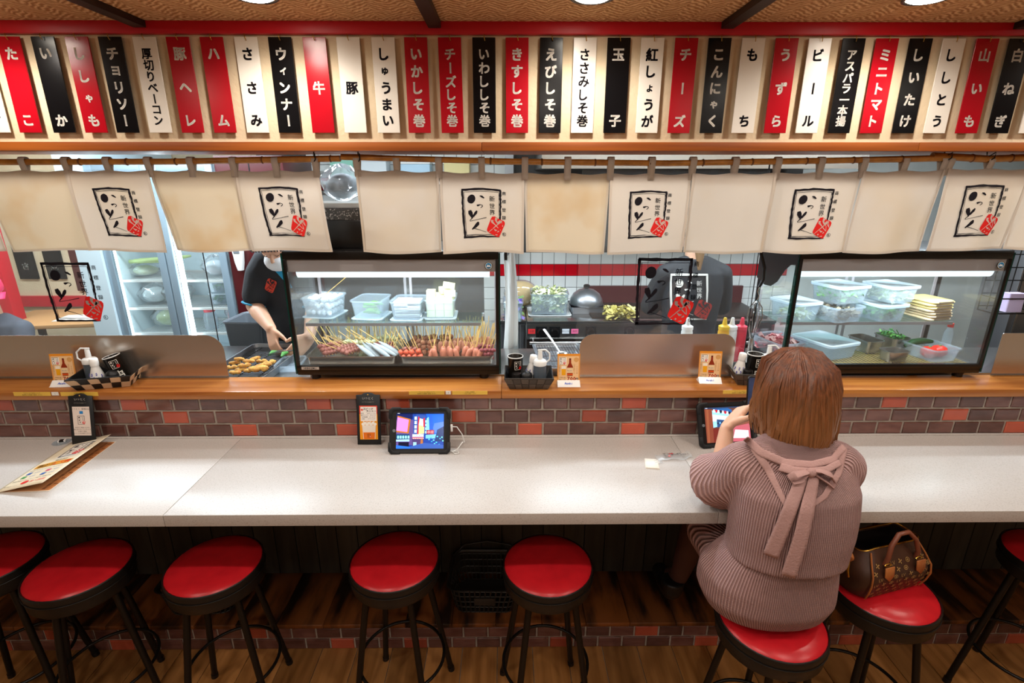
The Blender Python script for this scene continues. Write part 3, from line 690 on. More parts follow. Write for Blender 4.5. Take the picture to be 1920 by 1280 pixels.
# ================================================================== condiments
def weave_basket(px, py, rz, checks, label, w=.20, d=.118, h=.055):
    q = P(px, py, Z=LEDGE); t = thing('condiment_basket', label, 'basket', (q.x, q.y, LEDGE), R(rz), 'condiment baskets on the ledge')
    fl_ = .024
    def wall(u0, v0, a, b):  # tilted walls
        pass
    def ring_(z, o): k = z / h * fl_; return [(-w / 2 - k + o, -d / 2 - k + o, z), (w / 2 + k - o, -d / 2 - k + o, z), (w / 2 + k - o, d / 2 + k - o, z), (-w / 2 - k + o, d / 2 + k - o, z)]
    MB().loft([ring_(0.0005, .004), ring_(h, .004), ring_(h, .007), ring_(.004, .007)]).build('lining', 'plastic_black', t)
    MB().tube([p for p in ring_(h, .004)], .0042, 6, closed=True).build('rim', 'plastic_black' if checks else ink('3a322b'), t, True)
    dark, light = ('plastic_black', ink('c9a987')) if checks else (ink('4a4038'), ink('584c42'))
    cellm = {}
    for sidei, (n, L_) in enumerate(((6, w), (4, d), (6, w), (4, d))):
        for j in range(2):
            for i in range(n):
                key = (sidei % 2, j, i, (i + j) % 2)
                if key not in cellm:
                    off = d / 2 if sidei % 2 == 0 else w / 2
                    z0, z1 = h * j / 2, h * (j + 1) / 2
                    def ed(z, u): k = z / h * fl_; return -(L_ / 2 + k) + 2 * (L_ / 2 + k) * u
                    g = .0012; pr = .0035 if (i + j) % 2 else .0022
                    def pt(u, z, o): k = z / h * fl_; return (ed(z, u), -(off + k) - o + .0035, z)
                    u0, u1 = i / n, (i + 1) / n; e = .012
                    vs = [pt(u0, z0, 0), pt(u1, z0, 0), pt(u1, z1, 0), pt(u0, z1, 0), pt(u0 + e, z0 + g, pr), pt(u1 - e, z0 + g, pr), pt(u1 - e, z1 - g, pr), pt(u0 + e, z1 - g, pr)]
                    cellm[key] = MB().add(vs, [(4, 5, 6, 7), (0, 1, 5, 4), (1, 2, 6, 5), (2, 3, 7, 6), (3, 0, 4, 7)]).mesh('weave_square', light if (i + j) % 2 else dark)
                link('weave_square', cellm[key], t, rotz(R(90 * sidei)))
    return t, q
def at(q, rz, dx, dy, dz=.006, tilt=None):
    X = TR(q.x, q.y, LEDGE) @ rotz(R(rz)) @ TR(dx, dy, dz)
    return X @ tilt if tilt else X
def sauce_bottle(X, label, body='4c545c'):
    t = thing('sauce_bottle', label, 'bottle', X=X, group='squeeze bottles of sauce')
    MB().lathe([(.026, 0), (.028, .004), (.027, .085), (.022, .094)], 20).build('body', ink(body, 0, .35), t, True)
    MB().lathe([(.0285, .090), (.0285, .106), (.024, .112), (.011, .116), (.009, .150), (.0085, .152), (.001, .153)], 20, cap1=False).build('cap', 'white_plastic', t, True)
    MB().tube([(-.027, 0, .100), (-.042, 0, .115), (-.040, 0, .142), (-.022, 0, .158), (-.002, 0, .156), (.010, 0, .155)], .0036, 8).build('strap', 'white_plastic', t, True)
    return t
def ceramic_bottle(X, label):
    t = thing('ceramic_bottle', label, 'bottle', X=X, group='white patterned seasoning bottles')
    MB().lathe([(.024, 0), (.026, .006), (.026, .045), (.015, .082), (.0135, .092)], 20).build('body', 'white_gloss', t, True)
    MB().lathe([(.0165, .088), (.0170, .104), (.016, .118), (.012, .121), (.001, .1215)], 18, cap1=False).build('cap', 'white_gloss', t, True)
    p = MB()
    for a, z in ((-1.6, .038), (-1.9, .052), (-1.2, .054), (-1.5, .022), (-1.0, .035), (-2.2, .034), (-.5, .045), (-2.7, .05)):
        for k in range(5):
            b = a + .07 * math.cos(k * 1.26); zz = z + .005 * math.sin(k * 1.26); rr_ = .0268 if zz < .045 else .0268 - (zz - .045) * .3
            p.ball((rr_ * math.cos(b), rr_ * math.sin(b), zz), (.0018, .0018, .0022), 6, 4)
    tag(p.build('blue_flowers', ink('5a5aa8'), t), kind='stuff')
    return t
def cup(X, label):
    t = thing('chopstick_cup', label, 'cup', X=X, group='black emblem cups in the baskets')
    MB().lathe([(.028, 0), (.030, .004), (.0335, .115), (.0345, .116), (.0335, .1175), (.031, .115), (.027, .01), (.001, .008)], 28, [0][0], cap1=False).build('body', ink('1c1814', 0, .2), t, True)
    MB().lathe([(.0342, .114), (.0345, .1175), (.0325, .1178), (.0312, .112)], 28, cap0=False, cap1=False).build('lip', 'white_gloss', t, True)
    p = MB(); fn = lambda x, y, l=0: ((.0322 + .0012 * y * 20 + .0012 + l * .0002) * math.sin(x / .033 + .35), -(.0322 + .0012 * y * 20 + .0012 + l * .0002) * math.cos(x / .033 + .35), .082 + y)
    emblem(p, .030, fn, 0, 1, 2, False, 1)
    for ch, y in (('串', -.05),): put(p, ch, 0, y, .042, 0, .02, 1, 0, 1, lambda x, y: fn(x, y))
    p.build('printed_emblem', ['ink_white', 'ink_red', ink('1c1814')], t)
    return t
def ball_shaker(X, label):
    t = thing('spice_jar', label, 'jar', X=X, group='seasoning jars with round black lids')
    MB().lathe([(.020, 0), (.023, .004), (.023, .030)], 18).build('body', ink('7a7c80', 0, .2), t, True)
    MB().lathe([(.024, .028), (.026, .040), (.022, .054), (.012, .062), (.001, .064)], 20, cap1=False).build('lid', 'plastic_black', t, True)
    return t
def chili_shaker(X, label):
    t = thing('chili_shaker', label, 'shaker', X=X, group='red and black spice shakers')
    MB().lathe([(.017, 0), (.019, .003), (.019, .030)], 18).build('body', ink('b02028', 0, .25), t, True)
    MB().lathe([(.020, .029), (.020, .052), (.018, .056), (.001, .0565)], 18, cap1=False).build('lid', 'case_black', t, True)
    MB().lathe([(.0192, .010), (.0196, .012), (.0196, .022), (.0192, .024)], 18, cap0=False, cap1=False).build('paper_band', 'white_gloss', t, True)
    return t
t, q = weave_basket(206, 719, 14, True, 'black and tan checkered condiment basket beside the first beer card')
sauce_bottle(at(q, 14, -.063, .02), 'grey sauce squeeze bottle with white looped cap in the checkered basket')
ceramic_bottle(at(q, 14, -.030, -.018), 'white blue-flowered bottle in the checkered basket')
cup(at(q, 14, .052, .012, .010, Matrix.Rotation(R(-14), 4, 'Y')), 'black emblem cup tilted in the checkered basket')
ball_shaker(at(q, 14, .028, -.022), 'jar with shiny round black lid in the checkered basket')
t, q = weave_basket(991, 720, -1, False, 'plain dark brown woven condiment basket between display case and beer card', w=.165)
cup(at(q, -1, -.058, .024), 'black emblem cup in the plain brown basket by the display case')
ceramic_bottle(at(q, -1, .006, .030, .006, Matrix.Rotation(R(8), 4, 'Y')), 'white bottle leaning behind the sauce in the plain brown basket')
sauce_bottle(at(q, -1, .048, -.012) @ rotz(R(180)), 'grey sauce squeeze bottle with white looped cap in the plain brown basket')
ball_shaker(at(q, -1, -.010, -.022), 'jar with shiny round black lid in the plain brown basket')
chili_shaker(at(q, -1, -.054, -.026), 'red and black spice shaker in the plain brown basket')
t, q = weave_basket(1412, 714, -8, False, 'dark woven condiment basket behind the raised phone', w=.165)
ceramic_bottle(at(q, -8, -.066, .012, .006, Matrix.Rotation(R(6), 4, 'Y')), 'white patterned bottle in the basket behind the phone')
cup(at(q, -8, .000, .018), 'black emblem cup in the basket behind the phone')
chili_shaker(at(q, -8, -.036, -.024), 'red and black spice shaker in the basket behind the phone')
sauce_bottle(at(q, -8, .056, .02) @ rotz(R(180)), 'clear whitish squeeze bottle with looped cap beside the woman\'s hair', 'b9bab8')
# ================================================================== clip stands
def clip_stand(px, py, label, art):
    q = P(px, py, Z=CT); w, h = .100, .222; yb = 1.983; tilt = math.atan2(2.0285 - yb, h)
    X = TR(P(px, 740, Y=2.02).x * .5 + q.x * .5, yb, CT + .001) @ Matrix.Rotation(-tilt, 4, 'X')
    t = thing('clip_stand', label, 'sign stand', X=X, group='black clip stands on the counter')
    out = [(-w / 2, 0), (w / 2, 0), (w / 2, h * .965), (w * .28, h * .97), (w * .18, h * 1.0), (0, h * 1.012), (-w * .18, h * 1.0), (-w * .28, h * .97), (-w / 2, h * .965)]
    b = MB().prism(out, -.006, 0).build('board', 'rubber_black', t, bev=.001, seg=1)
    p = Print(); p.poly([(.003 * math.cos(k), h * .975 + .003 * math.sin(k)) for k in range(6)], 'c9a04a'); p.row('いっとく', 0, h * .90, .013, 'b9b4ac'); p.row('おすすめのお品書きです', 0, h * .83, .005, '8b877f')
    art(p, w, h); p.build('printed_sheet', t, TR(0, -.0064, 0) @ UP)
    return t
def art1(p, w, h):
    p.rect(-w * .36, h * .2, w * .36, h * .76, 'e3d3c8').row('いっとく 屋横浜店', 0, h * .715, .010, '3a2a2a').rect(-w * .07, h * .62, w * .08, h * .675, '2a7fc4').emblem(-.002, h * .50, w * .30)
    for k, s_ in enumerate(('本日はご来店いただき', '誠にありがとうございます', 'お帰りの際は', 'レシートをお持ちください')): p.row(s_, 0, h * (.355 - k * .038), .0064, '3a2a2a')
def art2(p, w, h):
    p.rect(-w * .38, h * .10, w * .38, h * .76, 'e8961e').rect(-w * .38, h * .6, w * .38, h * .76, 'd8402c').rect(-w * .33, h * .46, w * .34, h * .74, 'ece4dc')
    p.poly([(-w * .27 + .005 * math.cos(k * .8), h * .68 + .005 * math.sin(k * .8)) for k in range(8)], 'd85a48').row('スピード', w * .0, h * .695, .012, '2a2020', .02).row('メニュー', w * .12, h * .655, .011, '2a2020', .02)
    for k, s_ in enumerate(('枝豆　　冷やしトマト', '塩キャベツ　きゅうり', '山芋短冊　たこわさ', '冷奴　　チャンジャ')): p.row(s_, 0, h * (.61 - k * .036), .0068, '2a2020')
    p.poly([(-w * .24, h * .11), (w * .26, h * .11), (w * .30, h * .38), (-w * .28, h * .38)], 'e8ddd0').poly([(-w * .22, h * .11), (w * .24, h * .11), (w * .26, h * .24), (-w * .24, h * .24)], 'e0701e')
    for k in range(7): p.poly(ell(-w * .24 + k * w * .085, h * (.40 + .02 * (k % 2)), w * .07, h * .03, 10), 'f0e8dc')
    for k in range(4): p.poly(ell(-w * .22 + k * w * .15, h * .45, w * .02, h * .016, 8), 'f0e8dc')
    p.emblem(0, h * .175, w * .13)
clip_stand(168, 818, 'black clip stand holding a pink notice with the shop emblem', art1)
clip_stand(694, 823, 'black clip stand holding an orange sheet with a foaming beer', art2)
# ================================================================== tablets
def tablet(px, py, rz, label, art, lean=24):
    q = P(px, py, Z=CT); w, h, d = .250, .186, .022
    X = TR(q.x, q.y, CT + .003) @ rotz(R(rz)) @ Matrix.Rotation(R(-lean), 4, 'X')
    t = thing('tablet', label, 'tablet', X=X, group='tablets in black rubber cases')
    def rr2(w_, h_, r_, y): return [(p[0], y, p[1] + h / 2) for p in rrect(w_, h_, r_, 0, 5)]
    c = MB().loft([rr2(w - .006, h - .006, .014, d), rr2(w, h, .016, d * .7), rr2(w, h, .016, 0.002), rr2(w - .006, h - .006, .014, -.001), rr2(w - .034, h - .030, .008, .001)], cap1=False).build('case', 'rubber_black', t, True)
    MB().loft([rr2(w - .030, h - .026, .008, .003), rr2(w - .032, h - .028, .008, .0005)]).build('glass_front', 'case_black', t)
    for sx in (-1, 1):
        for sz in (0, 1):
            ccx, ccz = sx * (w / 2 - .016), (h - .015 if sz else .015)
            sg = 1 if sz else -1
            pts = [(ccx + sx * (.018 if k < 2 else .0) - (0 if k < 2 else sx * (.03)), ccz) for k in range(2)]
            out = [(sx * (w / 2 + .0035), h / 2 + sg * (h / 2 - .045)), (sx * (w / 2 + .0035), h / 2 + sg * (h / 2 - .010)), (sx * (w / 2 - .010), h / 2 + sg * (h / 2 + .0035)), (sx * (w / 2 - .045), h / 2 + sg * (h / 2 + .0035)), (sx * (w / 2 - .045), h / 2 + sg * (h / 2 - .008)), (sx * (w / 2 - .020), h / 2 + sg * (h / 2 - .010)), (sx * (w / 2 - .012), h / 2 + sg * (h / 2 - .020)), (sx * (w / 2 - .010), h / 2 + sg * (h / 2 - .045))]
            MB().prism(out, -.004, .004).build('corner_guard', 'rubber_black', c, bev=.0012, seg=1)
    MB().lathe([(.006, 0), (.0065, .001), (.005, .0012)], 16).build('home_button', 'grey_plastic', t, X=TR(-w / 2 + .0115 + .008, .0002, h / 2) @ Matrix.Rotation(R(90), 4, 'X'))
    MB().box((-.045, -.003, -.112), (.045, .003, 0)).build('rear_stand', 'rubber_black', t, X=TR(0, .024, .12) @ Matrix.Rotation(R(30), 4, 'X'))
    p = Print(emit=1.0, rough=.15); art(p, .196, .147); p.build('screen', t, TR(-.098 + .002, -.0006 + .0002, (h - .147) / 2) @ UP)
    return t, X
def city(p, w, h):
    A = lambda *v: [(a * w, b * h) for a, b in v]
    p.rect(0, 0, w, h, '1a3f9a').poly(A((.72, .4), (1, .4), (1, 1), (.62, 1)), '1560e0').poly(A((.75, .45), (1, .42), (1, .75), (.80, .7)), '4a78e0').poly(A((0, .78), (.34, .82), (.34, 1), (0, 1)), '14205a').poly(A((.0, .1), (.36, .1), (.36, .80), (0, .80)), '5a4a86')
    p.poly(A((.0, .46), (.26, .42), (.30, .82), (.02, .92)), 'b06a1c').poly(A((.0, .50), (.23, .46), (.26, .80), (.02, .88)), 'd983d6').rect(0, .26 * h, .28 * w, .40 * h, '123f6a')
    for k in range(5): p.rect((.02 + .055 * k) * w, .28 * h, (.06 + .055 * k) * w, .36 * h, '8fe0ee')
    p.poly(A((.0, .2), (.28, .2), (.28, .26), (0, .25)), '9ad0e8').rect(.05 * w, .04 * h, .27 * w, .18 * h, '14142c').poly(A((0, 0), (.3, 0), (.3, .05), (0, .1)), '2a6ad0')
    p.poly(A((.36, .40), (.60, .40), (.62, .92), (.42, .96)), '2f4f9c').poly(A((.44, .40), (.47, .40), (.49, .86), (.46, .90)), 'd02030').poly(A((.57, .60), (.60, .60), (.60, .85), (.57, .85)), 'c02a34').poly(A((.47, .40), (.59, .42), (.59, .60), (.47, .66)), 'd9c48a').poly(A((.47, .66), (.57, .62), (.56, .82), (.49, .84)), 'e8e2d2')
    for k in range(4): p.rect(.38 * w, (.44 + .12 * k) * h, .43 * w, (.53 + .12 * k) * h, 'bfe6f4').rect(.61 * w, (.42 + .1 * k) * h, .64 * w, (.49 + .1 * k) * h, 'a0d8f0')
    p.rect(.34 * w, .33 * h, .58 * w, .40 * h, 'd8eef0').row('どて焼 串カツ', .46 * w, .365 * h, .008, '205060').rect(.34 * w, .28 * h, .58 * w, .32 * h, 'b85a7a').rect(.34 * w, .05 * h, .58 * w, .27 * h, '4a3a6a')
    for k in range(6): p.rect((.35 + .04 * k) * w, .27 * h, (.38 + .04 * k) * w, .295 * h, 'f0b0a0')
    p.rect(.36 * w, .08 * h, .43 * w, .18 * h, '90c0d8').poly(A((.51, .06), (.57, .06), (.56, .26), (.52, .26)), 'a86a3a').poly(A((.63, .5), (.70, .5), (.68, .88), (.64, .84)), '80d8f4').poly(A((.70, .48), (.78, .48), (.76, .9), (.70, .96)), '2058c8')
    p.rect(.64 * w, .40 * h, .80 * w, .52 * h, '8a1838').row('串揚', .72 * w, .46 * h, .014, 'f0a0a8').poly(A((.62, .28), (.82, .28), (.84, .40), (.62, .38)), '70b8e8').poly(A((.82, .2), (1, .2), (1, .62), (.86, .52)), '10306a')
    for k in range(12): p.rect((.66 + .33 * ((k * 37) % 17) / 17) * w, (.08 + .26 * ((k * 23) % 13) / 13) * h, (.69 + .33 * ((k * 37) % 17) / 17) * w, (.11 + .26 * ((k * 23) % 13) / 13) * h, ('50d8f0', '30a0c0', '70f0e0')[k % 3])
    p.poly(A((.3, 0), (1, 0), (1, .1), (.6, .16), (.3, .06)), '3458a8').rect(0, .965 * h, w, h, '0a1430').rect(.02 * w, .978 * h, .07 * w, .990 * h, 'c8d8f0')
def shopview(p, w, h):
    A = lambda *v: [(a * w, b * h) for a, b in v]
    p.rect(0, 0, w, h, '5a3a34').poly(A((0, 0), (.16, 0), (.2, .93), (0, .96)), '7a4030').poly(A((.02, 0), (.07, 0), (.09, .94), (.04, .95)), '8a5038').poly(A((.18, .95), (.62, .82), (.62, .92), (.5, .98), (.2, .99)), '2a5a9a')
    p.poly(A((.17, .42), (.52, .5), (.62, .78), (.17, .92)), '8cc8e8').poly(A((.17, .6), (.5, .62), (.55, .72), (.17, .8)), 'd8e4ec').poly(A((.26, .42), (.5, .48), (.5, .62), (.26, .66)), '2a4a78')
    for k in range(8): p.rect((.20 + .05 * k) * w, (.86 - .012 * k) * h, (.235 + .05 * k) * w, (.945 - .012 * k) * h, ('e8e0d8', 'c02030', 'ddd8d4', '202030')[k % 4])
    for k in range(6): p.poly(ell((.28 + .05 * k) * w, (.54 + .012 * (k % 3)) * h, .02 * w, .03 * h, 8), ('20283c', '6aa8d8')[k % 2])
    for k in range(5): p.row('いっとく', (.24 + .07 * k) * w, (.72 - .01 * k) * h, .006, 'c04050')
    p.rect(.16 * w, .0, .5 * w, .4 * h, '6a2a24').poly(A((.5, 0), (1, 0), (1, .5), (.55, .42)), 'b05a68').poly(A((.6, .1), (.96, .08), (.96, .3), (.66, .34)), 'e8d8e4').poly(A((.3, .02), (.5, .02), (.5, .3), (.34, .38)), '28303c')
    p.poly(A((.62, .42), (1, .5), (1, .96), (.62, .9)), '7a4a3c').rect(0, .965 * h, w, h, '2a3a58').rect(.02 * w, .978 * h, .07 * w, .990 * h, 'c8d8f0')
tb, TX = tablet(786, 851, 0, 'tablet in black rubber case showing a neon city street', city)
tablet(1367, 838, 6, 'tablet in black rubber case showing a shop interior, before the woman', shopview)
# charger cable of the first tablet
a = TX @ Vector((.129, .004, .103))
t = thing('tablet_charger', 'white charging cable plugged into the city picture tablet', 'cable', a)
MB().box((-.001, -.004, -.016), (.008, .004, .016)).build('plug', 'white_plastic', t, bev=.0015, seg=1)
g = CT - a.z + .0035
MB().tube([(.008, 0, .006), (.025, .002, .004), (.045, .004, -.03), (.055, .004, -.07), (.048, -.004, g + .03), (.028, -.02, g + .006), (.006, -.035, g), (.02, -.05, g), (.035, -.045, g), (.030, -.03, g), (.0, -.03, g), (-.03, -.02, g)], .0022, 8).build('lead', 'white_plastic', t, True)
# ================================================================== booklet, clip, wet wipes
C_, D_ = P(218, 828, Z=CT), P(92, 921, Z=CT); ey = (D_ - C_)
ln = ey.length; bw = .185; yd = -ey.normalized(); xd = yd.cross(Vector((0, 0, 1)))
A_ = C_ - xd * bw; ang = math.atan2(xd.y, xd.x)
t = thing('menu_booklet', 'folded cream menu booklet lying open a little on the counter', 'menu', (A_.x, A_.y, CT + .0005), ang)
MB().box((0, -ln, 0), (bw, 0, .0012), X=None).build('back_leaf', ink('e4d6c4'), t)
p = Print(); p.rect(.004, -ln + .004, bw - .003, -.004, 'b87f52').rect(bw * .80, -ln + .01, bw * .99, -.01, 'a8693c')
for k in range(11): p.col('串かつ盛', bw * .84, -ln * (.04 + .085 * k), -ln * (.10 + .085 * k), .014, '3a2014')
for k in range(9): p.rect(bw * .90, -ln * (.06 + .1 * k), bw * .985, -ln * (.075 + .1 * k), '6a4024')
p.build('inner_print', t, TR(0, 0, .0013))
def cover(x, y): u = x / bw; return (x * .93, y, .0022 + .034 * u ** 1.6 + .006 * math.sin(u * 3))
MB().grid(lambda u, v: cover(u * bw, -v * ln), 14, 8).build('cover', ink('e6d8bc'), t, True, solid=.0008)
mb = MB(); nm = ['ink', 'ink_red', 'ink_white', ink('d8962e'), ink('3a66b0'), ink('d05a70'), ink('4a9a58'), ink('e8dcc8')]
cv = lambda x, y, l=0: (lambda q_: (q_[0], q_[1], q_[2] + .0012 + .0003 * l))(cover(x, y))
rect2(mb, bw * .30, -ln * .43, bw * .80, -ln * .10, 2, lambda x, y: cv(x, y, -1), 5, 5)
emblem(mb, bw * .46, lambda x, y, l: cv(bw * .55 + x, -ln * .265 + y, l), 0, 1, 2, True, 1)
row(mb, '横浜本店', bw * .55, -ln * .475, .014, 0, lambda x, y: cv(x, y))
stroke(mb, [(bw * .1, -ln * .56), (bw * .5, -ln * .545), (bw * .9, -ln * .56)], [.03, .034, .03], 3, lambda x, y: cv(x, y), n=5)
row(mb, '串かつ', bw * .34, -ln * .555, .026, 0, lambda x, y: cv(x, y, 1), .02); row(mb, 'どて焼', bw * .68, -ln * .555, .026, 1, lambda x, y: cv(x, y, 1), .02)
row(mb, '公式アカウントはこちらから', bw * .48, -ln * .64, .011, 0, lambda x, y: cv(x, y))
for k, (u, v, m_) in enumerate(((.2, .70, 4), (.62, .70, 5), (.2, .77, 6), (.62, .77, 4))):
    rect2(mb, bw * (u - .05), -ln * (v + .022), bw * (u + .05), -ln * (v - .022), m_, lambda x, y: cv(x, y)); row(mb, '公式', bw * (u + .18), -ln * v, .012, 4, lambda x, y: cv(x, y))
row(mb, '新世界串かついっとくの味をご家庭でも', bw * .5, -ln * .84, .009, 0, lambda x, y: cv(x, y)); blob(mb, ell(bw * .45, -ln * .90, .014, .012, 12), 1, lambda x, y: cv(x, y)); row(mb, '食べ放題', bw * .72, -ln * .90, .016, 1, lambda x, y: cv(x, y))
row(mb, '株式会社いっとく', bw * .2, -ln * .93, .007, 0, lambda x, y: cv(x, y))
mb.build('cover_print', nm, t)
q = P(116, 829, Z=CT); t = thing('coin_dish', 'small clear disc with a white clip by the booklet', 'dish', (q.x, q.y, CT + .0005), R(20))
MB().lathe([(.030, 0), (.034, .002), (.033, .003), (.028, .0015), (.001, .0015)], 24, cap1=False).build('disc', 'tub_plastic', t, True); MB().box((-.012, -.008, .002), (.016, .010, .011)).build('clip', 'white_gloss', t, bev=.001); MB().box((-.006, -.0085, .004), (.010, .006, .0115)).build('clip_slot', 'case_black', t)
q = P(1222, 870, Z=CT); MB
t = thing('wet_wipe', 'folded white wet wipe lying on the counter', 'wipe', (q.x, q.y, CT + .0005), R(-10))
for k in range(3): MB().box((-.027 + k * .001, -.037 + k * .001, .0015 * k), (.027 - k * .001, .037 - k * .001, .0015 * k + .0012)).build('fold', 'paper', t, bev=.0005, seg=1)
q = P(1263, 858, Z=CT); t = thing('wipe_wrapper', 'crumpled clear wipe wrapper with the shop emblem on the counter', 'wrapper', (q.x, q.y, CT + .001), R(12))
rr = random.Random(3); hh = [[rr.uniform(.001, .012) for _ in range(9)] for _ in range(5)]
wf = lambda u, v: (-.075 + .15 * u, -.022 + .044 * v + .006 * math.sin(7 * u), hh[min(int(v * 4), 4)][min(int(u * 8), 8)])
MB().grid(wf, 8, 4).build('film', 'wrapper', t, True)
p = Print(); p.emblem(-.030, .004, .022).row('おしぼり', .012, .004, .012, '1a1a22', .02).row('除菌', -.008, .010, .010, 'c81c24', .02).row('いっとく', .045, -.004, .010, '1a1a22', .02); p.build('film_print', t, TR(0, 0, .0128) @ Matrix.Rotation(R(5), 4, 'X'))
MB().grid(lambda u, v: (-.105 + .045 * u, -.04 + .03 * v + .01 * u, .001 + .006 * math.sin(3.1 * u) * math.sin(9 * v + 1) ** 2), 6, 5).build('torn_end', 'wrapper', t, True)
# ================================================================== refrigerated display cases
CY0, CY1 = 2.165, 2.505
def display_case(x0, x1, label, plate):
    w = x1 - x0; d = CY1 - CY0
    t = thing('display_case', label, 'display case', ((x0 + x1) / 2, CY0, LEDGE), 0, 'refrigerated display cases on the ledge')
    L_, R_ = -w / 2, w / 2
    for a in (L_ + .07, R_ - .07):
        for b in (.03, d - .05): MB().lathe([(.020, 0.0005), (.020, .012), (.026, .026)], 14).build('foot', 'plastic_black', t, True, X=TR(a, b, 0))
    MB().prism([(0, .024), (.0, .050), (.01, .056), (d, .056), (d, .022), (.02, .022)], L_, R_).build('base', 'case_black', t, X=Matrix(((0, 1, 0, 0), (1, 0, 0, 0), (0, 0, 1, 0), (0, 0, 0, 1))), bev=.003)
    MB().box((L_, -.004, .048), (R_, .014, .068)).build('front_rail', 'case_black', t, bev=.002)
    MB().box((L_ + .01, .015, .056), (R_ - .01, d - .01, .060)).build('case_floor', 'steel', t)
    tp = MB().box((L_, -.004, .538), (R_, d, .575)).build('roof', 'case_black', t, bev=.006)
    for s_ in (-1, 1):
        x = L_ if s_ < 0 else R_ - .014
        MB().box((x, -.003, .066), (x + .014, .012, .540)).build('front_post', 'case_black', t, bev=.002)
        MB().box((x, d - .016, .056), (x + .014, d, .540)).build('rear_post', 'case_black', t, bev=.002)
        xs_ = L_ + .003 if s_ < 0 else R_ - .009
        MB().box((xs_, .0125, .058), (xs_ + .006, d - .017, .537)).build('side_pane', 'glass', t)
        xe = L_ - .0065 if s_ < 0 else R_ + .0005
        MB().box((xe, -.002, .03), (xe + .006, .014, .565)).build('glass_edge', 'glass_edge', t)
    MB().box((L_ + .0145, -.001, .0685), (R_ - .0145, .004, .5375)).build('front_pane', 'glass', t)
    hd = MB().box((L_ + .0145, .008, .486), (R_ - .0145, .012, .537)).build('header_panel', 'case_silver', t)
    lm = MB().box((L_ + .03, .020, .486), (R_ - .03, .070, .500)).build('lamp_housing', 'white_plastic', t, bev=.003)
    MB().loft([[(x, .044 + .022 * math.cos(a * .3142), .4855 - .030 * math.sin(a * .3142)) for a in range(11)] for x in (L_ + .04, R_ - .04)]).build('lamp_cover', 'tube_cover', lm, True)
    MB().box((L_ + .015, .013, .501), (R_ - .015, d - .02, .537)).build('ceiling_panel', 'white_plastic', t)
    l = bpy.data.lights.new('case_light', 'AREA'); l.shape = 'RECTANGLE'; l.size = w - .12; l.size_y = .03; l.energy = 6.0; l.color = COOL
    o = bpy.data.objects.new('case_light', l); COL.objects.link(o); o.parent = t; o.location = (0, .045, .452); o.rotation_euler = (R(22), 0, 0)
    for a, b, y in ((L_ + .015, .02, d - .012), (-.02, R_ - .015, d - .007)):
        dd = MB().box((a, y, .060), (b, y + .004, .537)).build('sliding_door', 'glass', t)
        MB().box((a, y - .001, .060), (a + .012, y + .005, .537)).box((b - .012, y - .001, .060), (b, y + .005, .537)).box((a + .012, y - .001, .060), (b - .012, y + .005, .072)).box((a + .012, y - .001, .525), (b - .012, y + .005, .537)).build('door_frame', 'case_silver', dd)
    # round badge with a snowy mountain
    p = Print(rough=.3); R0 = .0165
    p.poly(ell(0, 0, R0, R0, 24), '14181c').poly(ell(0, 0, R0 * .86, R0 * .86, 24), 'd0d4d4').poly(ell(0, 0, R0 * .72, R0 * .72, 24), '2a7fb4').poly([(-R0 * .6, -R0 * .3), (R0 * .6, -R0 * .3), (R0 * .2, R0 * .3), (0, R0 * .1), (-R0 * .25, R0 * .35)], 'e8ecec').poly([(-R0 * .55, -R0 * .42), (R0 * .55, -R0 * .42), (R0 * .3, -R0 * .6), (-R0 * .3, -R0 * .6)], '1a2024')
    for k in range(20): p.rect(R0 * .93 * math.cos(k * .314) - .0007, R0 * .93 * math.sin(k * .314) - .0007, R0 * .93 * math.cos(k * .314) + .0007, R0 * .93 * math.sin(k * .314) + .0007, 'c8b060')
    p.build('badge', t, TR(R_ - .042, -.0016, .512) @ UP)
    if plate:
        p = Print(rough=.3); p.rect(0, 0, .078, .013, 'b5b0aa').row('HOSHIZAKI', .039, .0065, .0125, '26262a', .02); p.build('name_plate', t, TR(L_ + .022, -.0045, .0515) @ UP)
    return t
cx0, cx1 = P(550, 640, Y=CY0).x, P(936, 640, Y=CY0).x
caseL = display_case(cx0, cx1, 'black framed glass display case full of skewers', True)
dx0, dx1 = P(1474, 640, Y=CY0).x, P(1853, 640, Y=CY0).x
caseR = display_case(dx0, dx1, 'black framed glass display case full of plastic tubs', False)
MB().prism([(0, .572), (0, .515), (.05, .505), (.09, .475), (.14, .415), (.19, .385), (.25, .38), (.335, .40), (.335, .572)], -.002, .0).build('side_cover', 'case_black', caseR, X=TR(-(dx1 - dx0) / 2 - .0075, .001, 0) @ rotz(R(90)))
FZ = LEDGE + .0605       # case floor
SHZ = 1.500              # shelf top
def case_shelf(x0, x1, y0, y1, label):
    t = thing('glass_shelf', label, 'shelf', ((x0 + x1) / 2, (y0 + y1) / 2, SHZ), 0, 'shelves inside the display cases')
    w, d = x1 - x0, y1 - y0
    MB().box((-w / 2, -d / 2, -.006), (w / 2, d / 2, -.0004)).build('pane', 'glass_green', t)
    MB().box((-w / 2, -d / 2 - .005, -.013), (w / 2, -d / 2 - .0002, .001)).build('front_strip', 'aluminium', t)
    for s_ in (-1, 1): MB().box((s_ * w / 2 - .006, d / 2 - .012, -.02), (s_ * w / 2 + .006, d / 2 + .012, -.0065)).build('bracket', 'case_silver', t)
case_shelf(cx0 + .02, cx1 - .085, 2.275, 2.475, 'glass shelf with four tubs in the skewer display case')
case_shelf(dx0 + .02, dx1 - .085, 2.275, 2.475, 'glass shelf with lidded tubs in the second display case')
